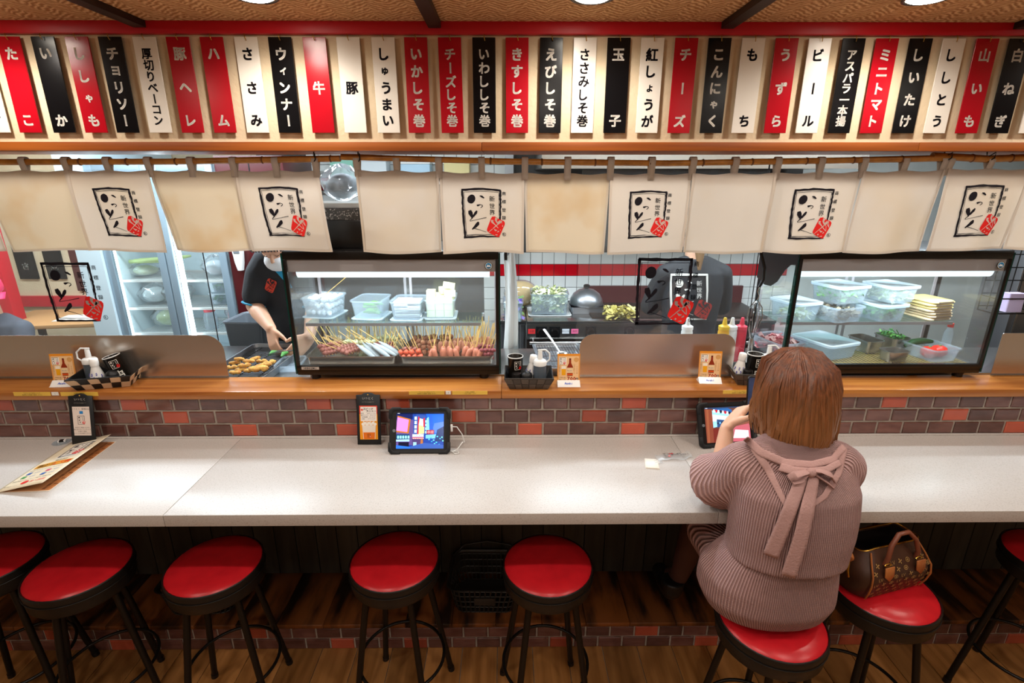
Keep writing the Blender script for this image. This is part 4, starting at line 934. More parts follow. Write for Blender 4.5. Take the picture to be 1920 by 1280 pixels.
# ---- tubs
def tub(px, py, z, w, d, h, label, rz=0., lid=False, m='tub_plastic', group='plastic tubs in the display cases', yoff=None, tap=.018, name='plastic_tub', cat='tub', under=False):
    q = P(px, py, Z=z); q.y = q.y + d / 2 if yoff is None else yoff
    t = thing(name, label, cat, (q.x, q.y, z + .0008 + (.003 if under else 0)), R(rz), group)
    r_ = .02
    MB().loft([rrect(w - tap, d - tap, r_, 0.0), rrect(w, d, r_, h), rrect(w + .010, d + .010, r_ + .004, h + .001), rrect(w + .010, d + .010, r_ + .004, h - .006), rrect(w + .006, d + .006, r_ + .003, h - .006), rrect(w + .004, d + .004, r_ + .002, h - .001), rrect(w - .004, d - .004, r_ - .001, h - .001), rrect(w - tap - .004, d - tap - .004, r_ - .001, .003)]).build('body', m, t, True)
    if lid: MB().loft([rrect(w + .014, d + .014, r_ + .005, h - .006), rrect(w + .016, d + .016, r_ + .005, h + .004), rrect(w + .008, d + .008, r_, h + .007), rrect(w - .012, d - .012, r_ - .006, h + .0065), rrect(w - .018, d - .018, r_ - .008, h + .004)]).build('lid', 'lid_plastic', t, True)
    if under:
        q2 = MB().loft([rrect(w + .008, d + .008, r_ + .004, 0), rrect(w + .012, d + .012, r_ + .004, .0034)]).build('tub_lid', 'lid_plastic', X=TR(q.x, q.y, z) @ rotz(R(rz)))
        tag(q2, 'flat whitish lid lying under the ' + label, 'lid', 'lids under the open tubs')
    return t, q
TL = thing
egg = MB().ball((0, 0, 0), (.0118, .0118, .0145), 12, 9).mesh('quail_egg', 'white_gloss', True)
rg = random.Random(11)
t, q = tub(600, 597, SHZ, .150, .165, .088, 'open tub heaped with boiled quail eggs', -10, under=True)
n = 0
for lay in range(3):
    for i in range(5):
        for j in range(5):
            if rg.random() < .2 and lay: continue
            x, y = (i - 2) * .0265 + rg.uniform(-.002, .002), (j - 2) * .029 + rg.uniform(-.002, .002)
            if lay < 2 and 0 < i < 4 and j > 1: continue
            p_ = rotz(R(-10)) @ Vector((x * (.96 if lay == 0 else 1), y * (.96 if lay == 0 else 1), .022 + lay * .030)) + Vector((q.x, q.y, SHZ))
            o = link('quail_egg', egg, None, TR(*p_) @ Euler((rg.uniform(0, 3), rg.uniform(0, 3), 0)).to_matrix().to_4x4()); tag(o, 'white boiled quail egg in the open tub on the shelf', 'egg', 'quail eggs in the open tub')
MB1 = MB().tube([(0, 0, 0), (0, 0, .15)], .0016, 6).mesh('bamboo_stick', ink('cfa862'))
o = link('bamboo_stick', MB1, None, TR(q.x + .02, q.y - .03, SHZ + .105) @ Matrix.Rotation(R(52), 4, 'Y')); tag(o, 'loose bamboo stick lying over the quail eggs', 'skewer')
t, q = tub(690, 600, SHZ, .140, .165, .085, 'open tub of green peppers and okra', -8, under=True)
pep = MB().tube([(0, 0, 0), (.02, .002, .002), (.045, .004, .001), (.065, .002, -.004)], [.004, .008, .007, .002], 8).mesh('green_pepper', ink('5f9a3a'), True)
for k in range(12):
    o = link('green_pepper', pep, None, TR(q.x + rg.uniform(-.05, -.005), q.y + rg.uniform(-.055, .055), SHZ + .018 + .004 * k) @ rotz(rg.uniform(-.5, .5)))
    tag(o, 'small green pepper in the open tub on the shelf', 'pepper', 'green peppers in the open tub')
t, q = tub(762, 602, SHZ, .140, .165, .085, 'open tub of thin white slices', -4, under=True)
sl_ = MB().box((-.032, -.05, 0), (.032, .05, .006)).mesh('white_slice', 'white_plastic')
for k in range(16):
    x = -.03 if k % 2 else .03
    o = link('white_slice', sl_, None, TR(q.x + x * .95 + rg.uniform(-.002, .002), q.y + rg.uniform(-.012, .012), SHZ + .0085 + (k // 2) * .0095) @ rotz(R(rg.uniform(-5, 5)))); tag(o, 'thin white slice stacked in the open tub', 'slice', 'white slices in the open tub')
t, q = tub(824, 599, SHZ, .140, .165, .090, 'open tub overflowing with pale cheese cubes', 2, under=True)
ch = MB().box((-.0195, -.0195, 0), (.0195, .0195, .030)); chm = ch.mesh('cheese_cube', ink('ece7b4'))
spots_ = [(i * .041, j * .041, k * .0312 + .0075, 0) for k in range(3) for i in (-1, 0, 1) for j in (-1, 0, 1) if not (k == 1 and i == 0 and j > -1)]
spots_ += [(-.040, -.035, .1015, 0), (.036, -.010, .1015, 12), (.048, -.038, .1015, 30), (.040, -.02, .134, 50), (.010, .03, .1015, 20)]
for x, y, z, a in spots_:
    o = link('cheese_cube', chm, None, TR(q.x + x, q.y + y, SHZ + z) @ rotz(R(a)) @ (Matrix.Rotation(R(14), 4, 'Y') if z > .13 else Matrix())); tag(o, 'pale yellow cheese cube in the overflowing tub', 'cheese', 'cheese cubes in the overflowing tub')
# ---- steel trays with skewers
def tray(x0, x1, y0, y1, z, h, label, m='steel', name='steel_tray', group='steel trays', cat='tray', rz=0., tap=.012):
    w, d = x1 - x0, y1 - y0; t = thing(name, label, cat, ((x0 + x1) / 2, (y0 + y1) / 2, z + .0006), R(rz), group)
    MB().loft([rrect(w - tap, d - tap, .018, 0), rrect(w, d, .022, h), rrect(w + .008, d + .008, .024, h), rrect(w + .008, d + .008, .024, h - .003), rrect(w + .003, d + .003, .022, h - .002), rrect(w - .003, d - .003, .02, h - .001), rrect(w - tap - .003, d - tap - .003, .016, .0015)]).build('pan', m, t, True)
    return t
xm = P(748, 680, Y=2.22).x
tray(cx0 + .030, xm - .008, 2.20, 2.46, FZ, .038, 'steel tray of fish and scallop skewers in the display case')
tray(xm + .008, cx1 - .028, 2.20, 2.46, FZ, .038, 'steel tray of sausage skewers in the display case')
def fmesh(kind):
    mb = MB()
    if kind == 'sausage': mb.tube([(0, 0, .004), (0, 0, .010), (0, 0, .022), (0, 0, .040), (0, 0, .052), (0, 0, .057)], [.004, .0105, .0125, .0125, .010, .004], 10); c = ink('b87058', 0, .3)
    elif kind == 'meatball':
        for k in range(3): mb.ball((0, 0, .013 + .022 * k), .0125, 10, 7)
        c = ink('a5654a', 0, .35)
    elif kind == 'scallop':
        for k in range(3): mb.ball((0, 0, .013 + .021 * k), (.013, .013, .011), 10, 7)
        c = ink('d9c9a4', 0, .4)
    elif kind == 'shrimp': mb.tube([(0, 0, .0), (.004, 0, .02), (.003, 0, .045), (-.002, 0, .07)], [.006, .010, .009, .004], 8); c = ink('c4a48c', 0, .35)
    elif kind == 'octopus':
        for k in range(3): mb.ball((.003 * (-1) ** k, 0, .012 + .018 * k), (.013, .011, .010), 9, 6)
        c = ink('8a3f44', 0, .3)
    elif kind == 'crab':
        for k in range(2): mb.box((-.009, -.009, .004 + .026 * k), (.009, .009, .027 + .026 * k))
        c = ink('d8583c', 0, .4)
    elif kind == 'bacon':
        for k in range(3): mb.box((-.011, -.008, .004 + .019 * k), (.011, .008, .021 + .019 * k))
        c = ink('8a5348', 0, .35)
    elif kind == 'fish': mb.tube([(0, 0, -.02), (0, 0, .0), (0, 0, .03), (0, 0, .07), (0, 0, .095), (0, 0, .11)], [.002, .008, .0125, .011, .005, .001], 10, flat=.55); c = ink('9fa9ae', 0, .25)
    return mb.mesh(kind, c, True)
foods = {k: fmesh(k) for k in ('sausage', 'meatball', 'scallop', 'shrimp', 'octopus', 'crab', 'bacon', 'fish')}
SKN = {'sausage': 'pink sausage', 'meatball': 'brown meatball', 'scallop': 'pale scallop', 'shrimp': 'pale shrimp', 'octopus': 'dark octopus', 'crab': 'red crab stick', 'bacon': 'bacon roll', 'fish': 'small silver fish'}
stk = MB().tube([(0, 0, 0), (0, 0, .160)], [.0018, .0016], 6).mesh('skewer', ink('cfa862'))
def skewer(x, y, z, kind, lean_x, lean_y, where, fish=False):
    """stick leaning lean_x to the side and lean_y to the back, degrees"""
    X = TR(x, y, z) @ Matrix.Rotation(R(lean_x), 4, 'Y') @ Matrix.Rotation(R(-lean_y), 4, 'X')
    o = link('skewer', stk, None, X); tag(o, 'bamboo skewer of %s in the %s' % (SKN[kind], where), 'skewer', '%s skewers' % SKN[kind])
    link(kind if kind != 'fish' else 'whole_fish', foods[kind], o, TR(0, 0, -.05) if kind == 'fish' else TR(0, 0, .002) @ rotz(rg.uniform(0, 6)))
lx0, lx1 = cx0 + .05, xm - .03; rx0, rx1 = xm + .03, cx1 - .05; zs = FZ + .006
for k in range(22):
    u = (k + .5) / 22; skewer(lx0 + .05 + (lx1 - lx0 - .05) * u, 2.405 + rg.uniform(-.022, .025), zs, 'scallop' if u > .3 else 'shrimp', rg.uniform(-9, 9), rg.uniform(-4, 10), 'back of the first steel tray')
for k in range(14):
    u = (k + .5) / 14; skewer(lx0 + .10 + (lx1 - lx0 - .12) * u, 2.335 + rg.uniform(-.02, .02), zs, 'scallop' if u < .65 else 'octopus', rg.uniform(-12, 12), rg.uniform(-2, 10), 'middle of the first steel tray')
for k in range(7): skewer(lx0 + .065 + .012 * k, 2.225 + .008 * k, zs + .026, 'bacon', -38 + rg.uniform(-7, 7), rg.uniform(10, 30), 'front of the first steel tray')
for k in range(6): skewer(lx0 + .17 + .010 * k, 2.228 + .012 * k, zs + .034, 'bacon', -64 + rg.uniform(-4, 4), rg.uniform(0, 14), 'front of the first steel tray')
for k in range(6): skewer(lx0 + .245 + .020 * k, 2.232 + .010 * (k % 3), zs + .046 + .002 * k, 'fish', -58 + rg.uniform(-5, 5), rg.uniform(5, 20), 'front of the first steel tray')
for k in range(8): skewer(lx1 - .045 + .010 * (k % 4), 2.24 + .022 * (k // 4), zs + .012, 'octopus', rg.uniform(-20, 20), rg.uniform(30, 60), 'corner of the first steel tray')
for k in range(24):
    u = (k + .5) / 24; skewer(rx0 + (rx1 - rx0) * u, 2.405 + rg.uniform(-.022, .025), zs, 'meatball' if u < .55 else 'sausage', rg.uniform(-9, 9), rg.uniform(-4, 10), 'back of the second steel tray')
for k in range(14):
    u = (k + .5) / 14; skewer(rx0 + .04 + (rx1 - rx0 - .06) * u, 2.335 + rg.uniform(-.02, .02), zs, 'sausage' if u > .3 else 'meatball', rg.uniform(-10, 10), rg.uniform(-2, 10), 'middle of the second steel tray')
for k in range(7): skewer(rx0 + .012 * k + .005, 2.222 + .012 * (k % 2), zs + .006, 'crab' if k % 2 == 0 else 'bacon', -30 + rg.uniform(-8, 10), rg.uniform(5, 25), 'front of the second steel tray')
for k in range(15): skewer(rx0 + .11 + .0165 * k, 2.222 + .03 * (k % 2), zs + .004, 'sausage', rg.uniform(-28, 22), rg.uniform(4, 22), 'front of the second steel tray')
for k in range(20): skewer(rx1 - .085 + .0115 * (k % 9), 2.225 + .055 * (k // 9) + rg.uniform(-.01, .01), zs + .004, 'octopus' if k % 3 else 'sausage', 14 + rg.uniform(-8, 10), rg.uniform(2, 20), 'end of the second steel tray')
# ---- second case: shelf
def leaves(t, q, z, w, d, c1, n, sc=.02, seed=1):
    """shredded or chopped greens: too many bits to count"""
    rr = random.Random(seed); mb = MB()
    for k in range(n):
        x, y, zz = rr.uniform(-w / 2, w / 2), rr.uniform(-d / 2, d / 2), rr.uniform(0, 1); zz = zz ** .7
        X = TR(x, y, zz * z) @ Euler((rr.uniform(-.8, .8), rr.uniform(-.8, .8), rr.uniform(0, 6.3))).to_matrix().to_4x4()
        mb.grid(lambda u, v: (sc * (u - .5) * 2, sc * (v - .5) * .8, sc * .35 * math.sin(3 * u + k)), 2, 1, rr.randrange(len(c1)), X)
    o = mb.build('chopped_bits', c1, t, X=TR(0, 0, .004)); o['kind'] = 'stuff'; return o
GR = [ink('4f8f3c'), ink('6fae4c'), ink('2f6a34')]; CB = [ink('e6e9be'), ink('d2dd9c'), ink('f0f0da')]; MU = [ink('8f836a'), ink('6a5f4c'), ink('b8ab8e')]; MT = [ink('b8505a'), ink('cf7a7c'), ink('e0a8a4')]
def full(px, py, z, w, d, h, label, rz, cont, n, lid, sc=.02, seed=1, ch=.6, cl='heap of bits', cat='food', **k):
    t, q = tub(px, py, z, w, d, h, label, rz, lid, **k)
    if cont:
        c = thing('chopped_food', cl, cat, (q.x, q.y, z + .006), R(rz)); leaves(c, q, h * ch, w - .04, d - .04, cont, n, sc, seed)
    return t, q
full(1505, 603, SHZ, .150, .165, .080, 'lidded translucent tub nearest the whisk on the shelf', 18, CB, 60, True, seed=2, ch=.35, cl='pale slices inside the lidded tub nearest the whisk')
full(1585, 606, SHZ, .165, .170, .070, 'tub of brown mushrooms under the tub of greens', 18, MU, 130, False, seed=3, cl='brown mushroom pieces inside the lower tub')
full(1580, 566, SHZ + .079, .175, .170, .075, 'lidded tub of leafy greens on top of the mushroom tub', 18, GR, 160, True, seed=4, sc=.024, cl='leafy greens inside the upper tub', yoff=2.375)
full(1668, 604, SHZ, .150, .165, .072, 'lidded tub of chopped green onion under the cabbage tub', 16, GR, 150, True, seed=5, sc=.014, cl='chopped green onion inside the lower tub')
full(1672, 564, SHZ + .081, .155, .165, .072, 'lidded tub of shredded cabbage on top of the green onion', 16, CB, 260, True, seed=6, sc=.016, cl='shredded cabbage inside the upper tub', yoff=2.375)
q = P(1762, 603, Z=SHZ)
for k in range(7):
    t = thing('noodle_packet', 'flat clear packet of yellow noodles stacked on the shelf', 'packet', (q.x + rg.uniform(-.004, .004), 2.365, SHZ + .001 + k * .0132), R(10 + rg.uniform(-4, 4)), 'noodle packets stacked on the shelf')
    MB().loft([rrect(.125, .15, .015, 0), rrect(.135, .16, .02, .006), rrect(.12, .145, .015, .0125)]).build('noodles', ink('d9c27a', 0, .4) if k > 3 else ink('cfb890', 0, .4), t, True)
    MB().box((-.040, -.0805, .003), (.045, -.0795, .010)).build('printed_band', ink('5a4a3a'), t)
# lower level
full(1478, 668, FZ, .165, .20, .062, 'open tub of pink sliced meat behind the woman\'s head', 16, MT, 110, False, seed=8, sc=.028, cl='pink sliced raw meat in the open tub', ch=.75)
tub(1568, 675, FZ, .185, .215, .068, 'long empty translucent tub with slipped lid', 20, True)
def pan(px, py, w, d, h, label, rz=12, yoff=None):
    q = P(px, py, Z=FZ)
    return tray(q.x - w / 2, q.x + w / 2, q.y, q.y + d, FZ, h, label, name='steel_pan', group='small steel pans in the second case', cat='pan', rz=rz), q
pan(1636, 664, .095, .13, .062, 'empty steel pan beside the long empty tub')
t, q = pan(1684, 660, .10, .12, .066, 'steel pan heaped with chopped green onion')
c = thing('green_onion', 'heap of chopped green onion in the steel pan', 'food', (q.x, q.y + .06, FZ + .03), R(12)); leaves(c, q, .05, .07, .09, GR, 160, .010, 9)
pan(1684, 681, .105, .075, .052, 'small empty steel pan in the front row', 8)
t, q = tub(1768, 680, FZ, .150, .17, .060, 'open tub holding tomatoes and a cucumber', 12)
tom = MB().lathe([(.001, .0), (.018, .002), (.032, .016), (.034, .032), (.026, .047), (.010, .053), (.003, .050)], 20, cap1=True)
for dx, dy in ((-.030, -.030), (.032, -.012)):
    o = thing('tomato', 'ripe red tomato, %s of two in the open tub' % ('nearer' if dx < 0 else 'further'), 'tomato', (q.x + dx, q.y + dy, FZ + .006), 0, 'tomatoes in the open tub')
    MB().lathe([(.001, .0), (.018, .002), (.032, .016), (.034, .032), (.026, .047), (.010, .053), (.003, .050)], 20).build('flesh', ink('c8281c', 0, .2), o, True); MB().lathe([(.001, .051), (.006, .052), (.004, .056)], 6).build('stem_scar', ink('5a6a2a'), o)
o = MB().tube([(-.085, .04, .03), (-.05, .04, .05), (0, .045, .055), (.05, .05, .05)], [.008, .016, .016, .009], 10).build('cucumber', ink('234a26', 0, .35), None, True, X=TR(q.x, q.y + .01, FZ + .006)); tag(o, 'dark green cucumber leaning across the tomato tub', 'cucumber')
q = P(1778, 640, Y=2.44); t = thing('dressing_bottle', 'clear bottle with red cap behind the tomatoes', 'bottle', (q.x, 2.45, FZ - .001))
MB().lathe([(.020, 0), (.020, .07), (.012, .09), (.011, .10)], 16).build('body', 'tub_plastic', t, True); MB().lathe([(.013, .099), (.013, .118), (.001, .119)], 16, cap1=False).build('cap', ink('c02418'), t, True)
# woven mat on the floor of the second case
mg = MB(); xA, xB = dx0 + .04, dx1 - .04
for k in range(46): mg.box((xA + (xB - xA) * k / 45 - .001, 2.185, FZ + .0002), (xA + (xB - xA) * k / 45 + .001, 2.46, FZ + .0012))
for k in range(16): mg.box((xA, 2.185 + .275 * k / 15 - .001, FZ + .0011), (xB, 2.185 + .275 * k / 15 + .001, FZ + .0018))
tag(mg.build('wire_mat', ink('a08c50')), 'fine yellowish wire mat on the floor of the second case', 'mat', kind='stuff')
# ================================================================== steel splash panels and clear screens with emblems
SY = 2.192
def splash(x0, x1, zt, rl, rr_, label, name='splash_panel'):
    pts = [(x0, 0), (x1, 0)]
    if rr_: pts += [(x1 - rr_ + rr_ * math.cos(R(a)), zt - rr_ + rr_ * math.sin(R(a))) for a in range(0, 91, 10)]
    else: pts += [(x1, zt)]
    if rl: pts += [(x0 + rl - rl * math.sin(R(a)), zt - rl + rl * math.cos(R(a))) for a in range(0, 91, 10)]
    else: pts += [(x0, zt)]
    t = thing(name, label, 'splash guard', (0, SY, LEDGE + .0005), 0, 'brushed steel splash panels on the ledge')
    MB().prism(pts, 0, .0015).build('sheet', 'steel_warm', t)
    MB().box((x0, -.012, 0), (x1, -.0002, .006)).build('foot_channel', 'steel', t)
ph = P(960, 627, Y=SY).z - LEDGE
splash(-3.4, P(428, 700, Y=SY).x, ph, 0, .075, 'long brushed steel splash panel behind the checkered basket')
splash(P(1085, 700, Y=SY).x, P(1372, 700, Y=SY).x, ph, .06, .06, 'brushed steel splash panel with two rounded corners between the cases')
splash(P(1853, 700, Y=SY).x + .012, 3.4, ph, .01, 0, 'brushed steel splash panel beyond the second display case')
def screen(x0, x1, label, ex, ez, ew):
    t = thing('clear_screen', label, 'screen', (0, SY + .006, LEDGE + .0005), 0, 'clear screens behind the ledge')
    zt = 2.16 - LEDGE
    MB().box((x0, 0, 0), (x1, .003, zt)).build('pane', 'glass_panel', t)
    MB().box((x1 - .001, -.0005, 0), (x1 + .0015, .0035, zt)).build('pane_edge', 'rubber_black', t)
    mb = MB(); emblem(mb, ew, lambda x, y, l: (ex + x, -.0006 - l * .0002, ez + y), 0, 1, 2, True, 2); mb.build('printed_emblem', ['ink', 'ink_red', ink('9a8f8a')], t)
qa, qb = P(88, 498, Y=SY), P(185, 605, Y=SY)
e = P(128, 549, Y=SY); screen(-3.4, P(408, 640, Y=SY).x, 'clear acrylic screen with black shop emblem before the fridge', e.x + .012, e.z - LEDGE, P(182, 550, Y=SY).x - P(86, 550, Y=SY).x - .012)
e = P(1244, 548, Y=SY); screen(P(1083, 560, Y=SY).x, P(1400, 640, Y=SY).x, 'clear acrylic screen with black shop emblem before the griddle cook', e.x, e.z - LEDGE, P(1295, 550, Y=SY).x - P(1194, 550, Y=SY).x)
# ================================================================== kitchen shell
struct('floor_kitchen', MB().box((-4.6, 2.30, -.1), (4.6, 5.6, KF)), 'steel_dull', 'grey kitchen floor behind the ledge')
struct('ceiling_kitchen', MB().box((-4.6, 2.37, 2.62), (4.6, 5.6, 2.66)), 'kitchen_white', 'white kitchen ceiling')
wk = struct('wall_kitchen', MB().box((-2.05, KY, KF), (4.6, KY + .1, 2.62)), 'kitchen_grout', 'white square tiled kitchen wall with a red tile band')
tw_, tr2 = tile_mesh(.0985, .0985, 'kitchen_tile', d=.005, b=.0012), tile_mesh(.0985, .0985, 'kitchen_tile_red', d=.005, b=.0012)
zr0 = P(960, 517, Y=KY).z; KP = .1025; xk0 = P(972.5, 500, Y=KY).x
def ktile(i, r): link('tile', tr2 if r in (0, 7) else tw_, wk, TR(xk0 + (i + .5) * KP, KY - .0005, zr0 + (r + .5) * KP))
for i in range(-3, 23):
    for r in range(-4, 2): ktile(i, r)
for i in range(-17, -1):
    for r in (8, 9, 10): ktile(i, r)
for i in range(-18, -12):
    for r in (3, 4, 5, 6, 7): ktile(i, r)
struct('wall_fill', MB().box((-2.05, KY - .003, KF), (4.6, KY, zr0 - 4 * KP)).box((xk0 + 23 * KP, KY - .003, zr0 - 4 * KP), (4.6, KY, 2.62)).box((-2.05, KY - .003, zr0 + 11 * KP), (4.6, KY, 2.62)), 'kitchen_white', 'plain white wall parts around the kitchen tiles')
bpy.data.objects['wall_fill'].name = 'wall_plain'
# kitchen ceiling lamps
for k, (x, y) in enumerate(((-2.2, 3.1), (-.7, 3.0), (.9, 3.1), (2.4, 3.0), (-3.6, 3.6))):
    t = thing('fluorescent_lamp', 'long white fluorescent kitchen ceiling lamp, %s along the kitchen' % ('second', 'third', 'fourth', 'fifth', 'first')[k], 'ceiling light', (x, y, 2.60), 0, 'kitchen ceiling lamps')
    MB().box((-.60, -.06, -.02), (.60, .06, .018)).build('housing', 'white_plastic', t, bev=.004)
    MB().tube([(-.58, 0, -.036), (.58, 0, -.036)], .014, 10).build('tube', 'tube_light', t, True)
    l = bpy.data.lights.new('lamp_light', 'AREA'); l.shape = 'RECTANGLE'; l.size = 1.15; l.size_y = .10; l.energy = KITCHEN_E; l.color = COOL
    o = bpy.data.objects.new('lamp_light', l); COL.objects.link(o); o.parent = t; o.location = (0, 0, -.056)
# worktops behind the ledge
def worktop(x0, x1, y0, y1, z, label, legs=True, m='steel'):
    t = thing('steel_worktop', label, 'worktop', ((x0 + x1) / 2, (y0 + y1) / 2, KF), 0, 'steel kitchen worktops')
    w, d, h = (x1 - x0) / 2, (y1 - y0) / 2, z - KF
    MB().box((-w, -d, h - .035), (w, d, h)).build('top', m, t, bev=.003)
    if legs:
        for a in (-w + .03, w - .03):
            for b in (-d + .03, d - .03): MB().tube([(a, b, .0005), (a, b, h - .035)], .018, 10).build('leg', 'steel_dull', t, True)
        MB().box((-w + .02, -d + .02, .30), (w - .02, d - .02, .32)).build('lower_shelf', 'steel_dull', t)
    return t
xl = cx0 + .02
LT = 1.185
worktop(-3.4, xl, 2.24, 2.915, LT, 'steel worktop under the frying tray')
worktop(xl + .004, 3.4, 2.24, 2.62, LEDGE - .004, 'long steel worktop under both display cases')
# ---- frying tray with fried pieces
mat('breading', 'd2a24e', .8, col2='a8652a', nscale=45, ramp=(.35, .7), bump=.8, bscale=220)
t = thing('frying_tray', 'dark steel draining tray with wire rack and fried skewers', 'tray', (P(487, 680, Z=LT + .03).x - .015, 2.55, LT + .0006), R(-2))
fw, fd = .30, .52
MB().loft([rrect(fw - .02, fd - .02, .02, 0.0), rrect(fw, fd, .025, .045), rrect(fw + .012, fd + .012, .03, .045), rrect(fw + .012, fd + .012, .03, .041), rrect(fw - .004, fd - .004, .023, .043), rrect(fw - .024, fd - .024, .018, .002)]).build('pan', 'steel_dull', t, True)
wr = MB()
for k in range(30): wr.tube([(-fw / 2 + .012, -fd / 2 + .02 + k * (fd - .04) / 29, .028), (fw / 2 - .012, -fd / 2 + .02 + k * (fd - .04) / 29, .028)], .0016, 5)
for x in (-.1, 0, .1): wr.tube([(x, -fd / 2 + .012, .025), (x, fd / 2 - .012, .025)], .002, 5)
tag(wr.build('wire_rack', 'metal_black', t), kind='stuff')
rj = random.Random(2); frs = []
for k in range(4):
    fm = MB().tube([(-.042 + .084 * i / 9, .004 * math.sin(i + k), .002 * math.cos(2 * i + k)) for i in range(10)], [.004, .013] + [.0165 + rj.uniform(-.003, .003) for _ in range(6)] + [.013, .004], 12, flat=.8)
    fm.v = [tuple(c + rj.uniform(-.0012, .0012) for c in v) for v in fm.v]; frs.append(fm.mesh('fried_cutlet', 'breading', True))
rf = random.Random(5)
for k, (px, py, z, a, s_) in enumerate(((433, 688, 0, 10, 1), (452, 692, 0, -5, 1), (470, 693, 0, 15, 1), (440, 679, .010, 0, .9), (458, 684, .018, 12, 1), (477, 688, .018, 20, .9), (485, 690, .022, 22, 1.5), (494, 684, .02, 30, 1.2), (505, 679, .018, 32, 1.1), (466, 676, .03, -10, 1), (478, 671, .03, 40, .9), (449, 672, .03, 5, .9), (490, 676, .02, 10, .9), (440, 697, .0, 0, 1))):
    q = P(px, py, Z=LT + .047 + z)
    o = link('fried_cutlet', frs[k % 4], None, TR(q.x, max(q.y, 2.30), LT + .045 + z) @ rotz(R(a + rf.uniform(-16, 16))) @ Matrix.Scale(s_ * .74, 4)); tag(o, 'golden breaded fried cutlet on the draining tray', 'cutlet', 'golden fried cutlets on the draining tray')
tg = thing('tongs', 'steel tongs resting across the draining tray', 'tongs', (P(505, 668, Z=1.25).x, 2.62, LT + .058), R(40))
for s_ in (-1, 1): MB().tube([(-.12, 0, .0), (0, s_ * .012, .002), (.13, s_ * .022, 0)], [.004, .005, .005], 6, flat=.5).build('arm', 'metal_black', tg, True)
for k in range(2):
    q = P((512, 533)[k], (660, 662)[k], Z=LT + .06); o = MB().tube([(-.03, 0, 0), (0, .005, .006), (.03, 0, .002)], [.004, .012, .006], 8).build('raw_pepper', ink('4f8a40', 0, .5), None, True, X=TR(q.x, q.y, LT + .052) @ rotz(R(60 + 20 * k))); tag(o, 'green pepper skewer under the cook\'s hand, %s' % ('thinner one' if k == 0 else 'fatter one'), 'pepper', 'green peppers on the draining tray')
t, q = tub(535, 699, LT, .12, .16, .035, 'shallow clear tub beside the draining tray', 4, group='plastic tubs on the worktop')
# ---- grey bin box and stand
q = P(470, 600, Y=3.25); t = thing('flour_bin', 'grey open steel bin beside the cook', 'bin', (q.x, 3.28, KF + .58), R(-4))
MB().loft([rrect(.20, .22, .02, 0), rrect(.25, .26, .025, .46), rrect(.262, .272, .028, .465), rrect(.262, .272, .028, .455), rrect(.242, .252, .024, .455), rrect(.19, .21, .02, .01)]).build('body', 'grey_plastic', t, True)
worktop(q.x - .22, q.x + .20, 3.10, 3.46, KF + .579, 'low steel table under the grey bin')
# ---- glass door refrigerator
FY = 3.62; fx0, fx1 = P(214, 560, Y=FY).x, P(437, 560, Y=FY).x; fw = fx1 - fx0; fdp = .55
t = thing('glass_refrigerator', 'lit two door glass refrigerator stocked with vegetables', 'refrigerator', ((fx0 + fx1) / 2, FY, KF))
h = 2.0
for nm, a, b in (('side_wall', (-fw / 2, .03, .05), (-fw / 2 + .03, fdp, h)), ('side_wall', (fw / 2 - .03, .03, .05), (fw / 2, fdp, h)), ('back_wall', (-fw / 2 + .03, fdp - .03, .05), (fw / 2 - .03, fdp, h)), ('top_wall', (-fw / 2 + .03, .03, h - .05), (fw / 2 - .03, fdp - .03, h)), ('bottom_wall', (-fw / 2 + .03, .03, .05), (fw / 2 - .03, fdp - .03, .60))):
    MB().box(a, b).build(nm, 'fridge_inner', t)
for s_ in (-1, 1):
    a, b = (-fw / 2, -.004) if s_ < 0 else (.004, fw / 2)
    dr = MB().box((a, 0, .55), (a + .05, .028, h)).box((b - .05, 0, .55), (b, .028, h)).box((a + .05, 0, .55), (b - .05, .028, .62)).box((a + .05, 0, h - .06), (b - .05, .028, h)).build('door', 'fridge_frame', t, bev=.003)
    MB().box((a + .05, .010, .62), (b - .05, .016, h - .06)).build('pane', 'glass', dr)
MB().box((.055, .035, .62), (.085, .05, h - .08)).build('lamp_tube', 'fridge_glow', t)
MB().box((-fw / 2 + .036, .035, .62), (-fw / 2 + .05, .05, h - .08)).build('lamp_tube', 'fridge_glow', t)
for z in (.80, .99, 1.195, 1.42, 1.64):
    sh = MB().box((-fw / 2 + .032, .07, z), (fw / 2 - .032, .085, z + .016)).box((-fw / 2 + .032, .50, z), (fw / 2 - .032, .512, z + .012))
    for k in range(36): sh.box((-fw / 2 + .036 + k * (fw - .075) / 35, .085, z + .004), (-fw / 2 + .040 + k * (fw - .075) / 35, .50, z + .008))
    sh.build('wire_shelf', 'white_plastic', t)
def fput(px, py, z): q = P(px, py, Z=KF + z); return q
def bag(x, y, z, r, label, inner=None, seed=1):
    rr = random.Random(seed); t = thing('plastic_bag', label, 'bag', (x, y, z), rr.uniform(0, 3), 'plastic bags in the refrigerator')
    ph = [rr.uniform(0, 6) for _ in range(5)]
    def sf(u, v):
        a, b = 2 * math.pi * u, math.pi * (v - .5); k = 1 + .10 * math.sin(5 * a + ph[0] + 3 * b) + .06 * math.sin(11 * a + ph[1] - 5 * b) + .07 * math.sin(7 * b + ph[2])
        return (r[0] * k * math.cos(a) * math.cos(b), r[1] * k * math.sin(a) * math.cos(b), r[2] * (1 + .06 * math.sin(6 * a + ph[3])) * (math.sin(b) + 1))
    MB().grid(sf, 28, 14).build('film', 'film_bag', t, True)
    MB().ball((0, 0, r[2] * .85), (r[0] * .8, r[1] * .8, r[2] * .72), 14, 9).build('contents', inner or ink('c8d2d0'), t, True)
    return t
zS = [KF + z + .017 for z in (.80, .99, 1.195, 1.42, 1.64)]
bx = (fx0 + fx1) / 2
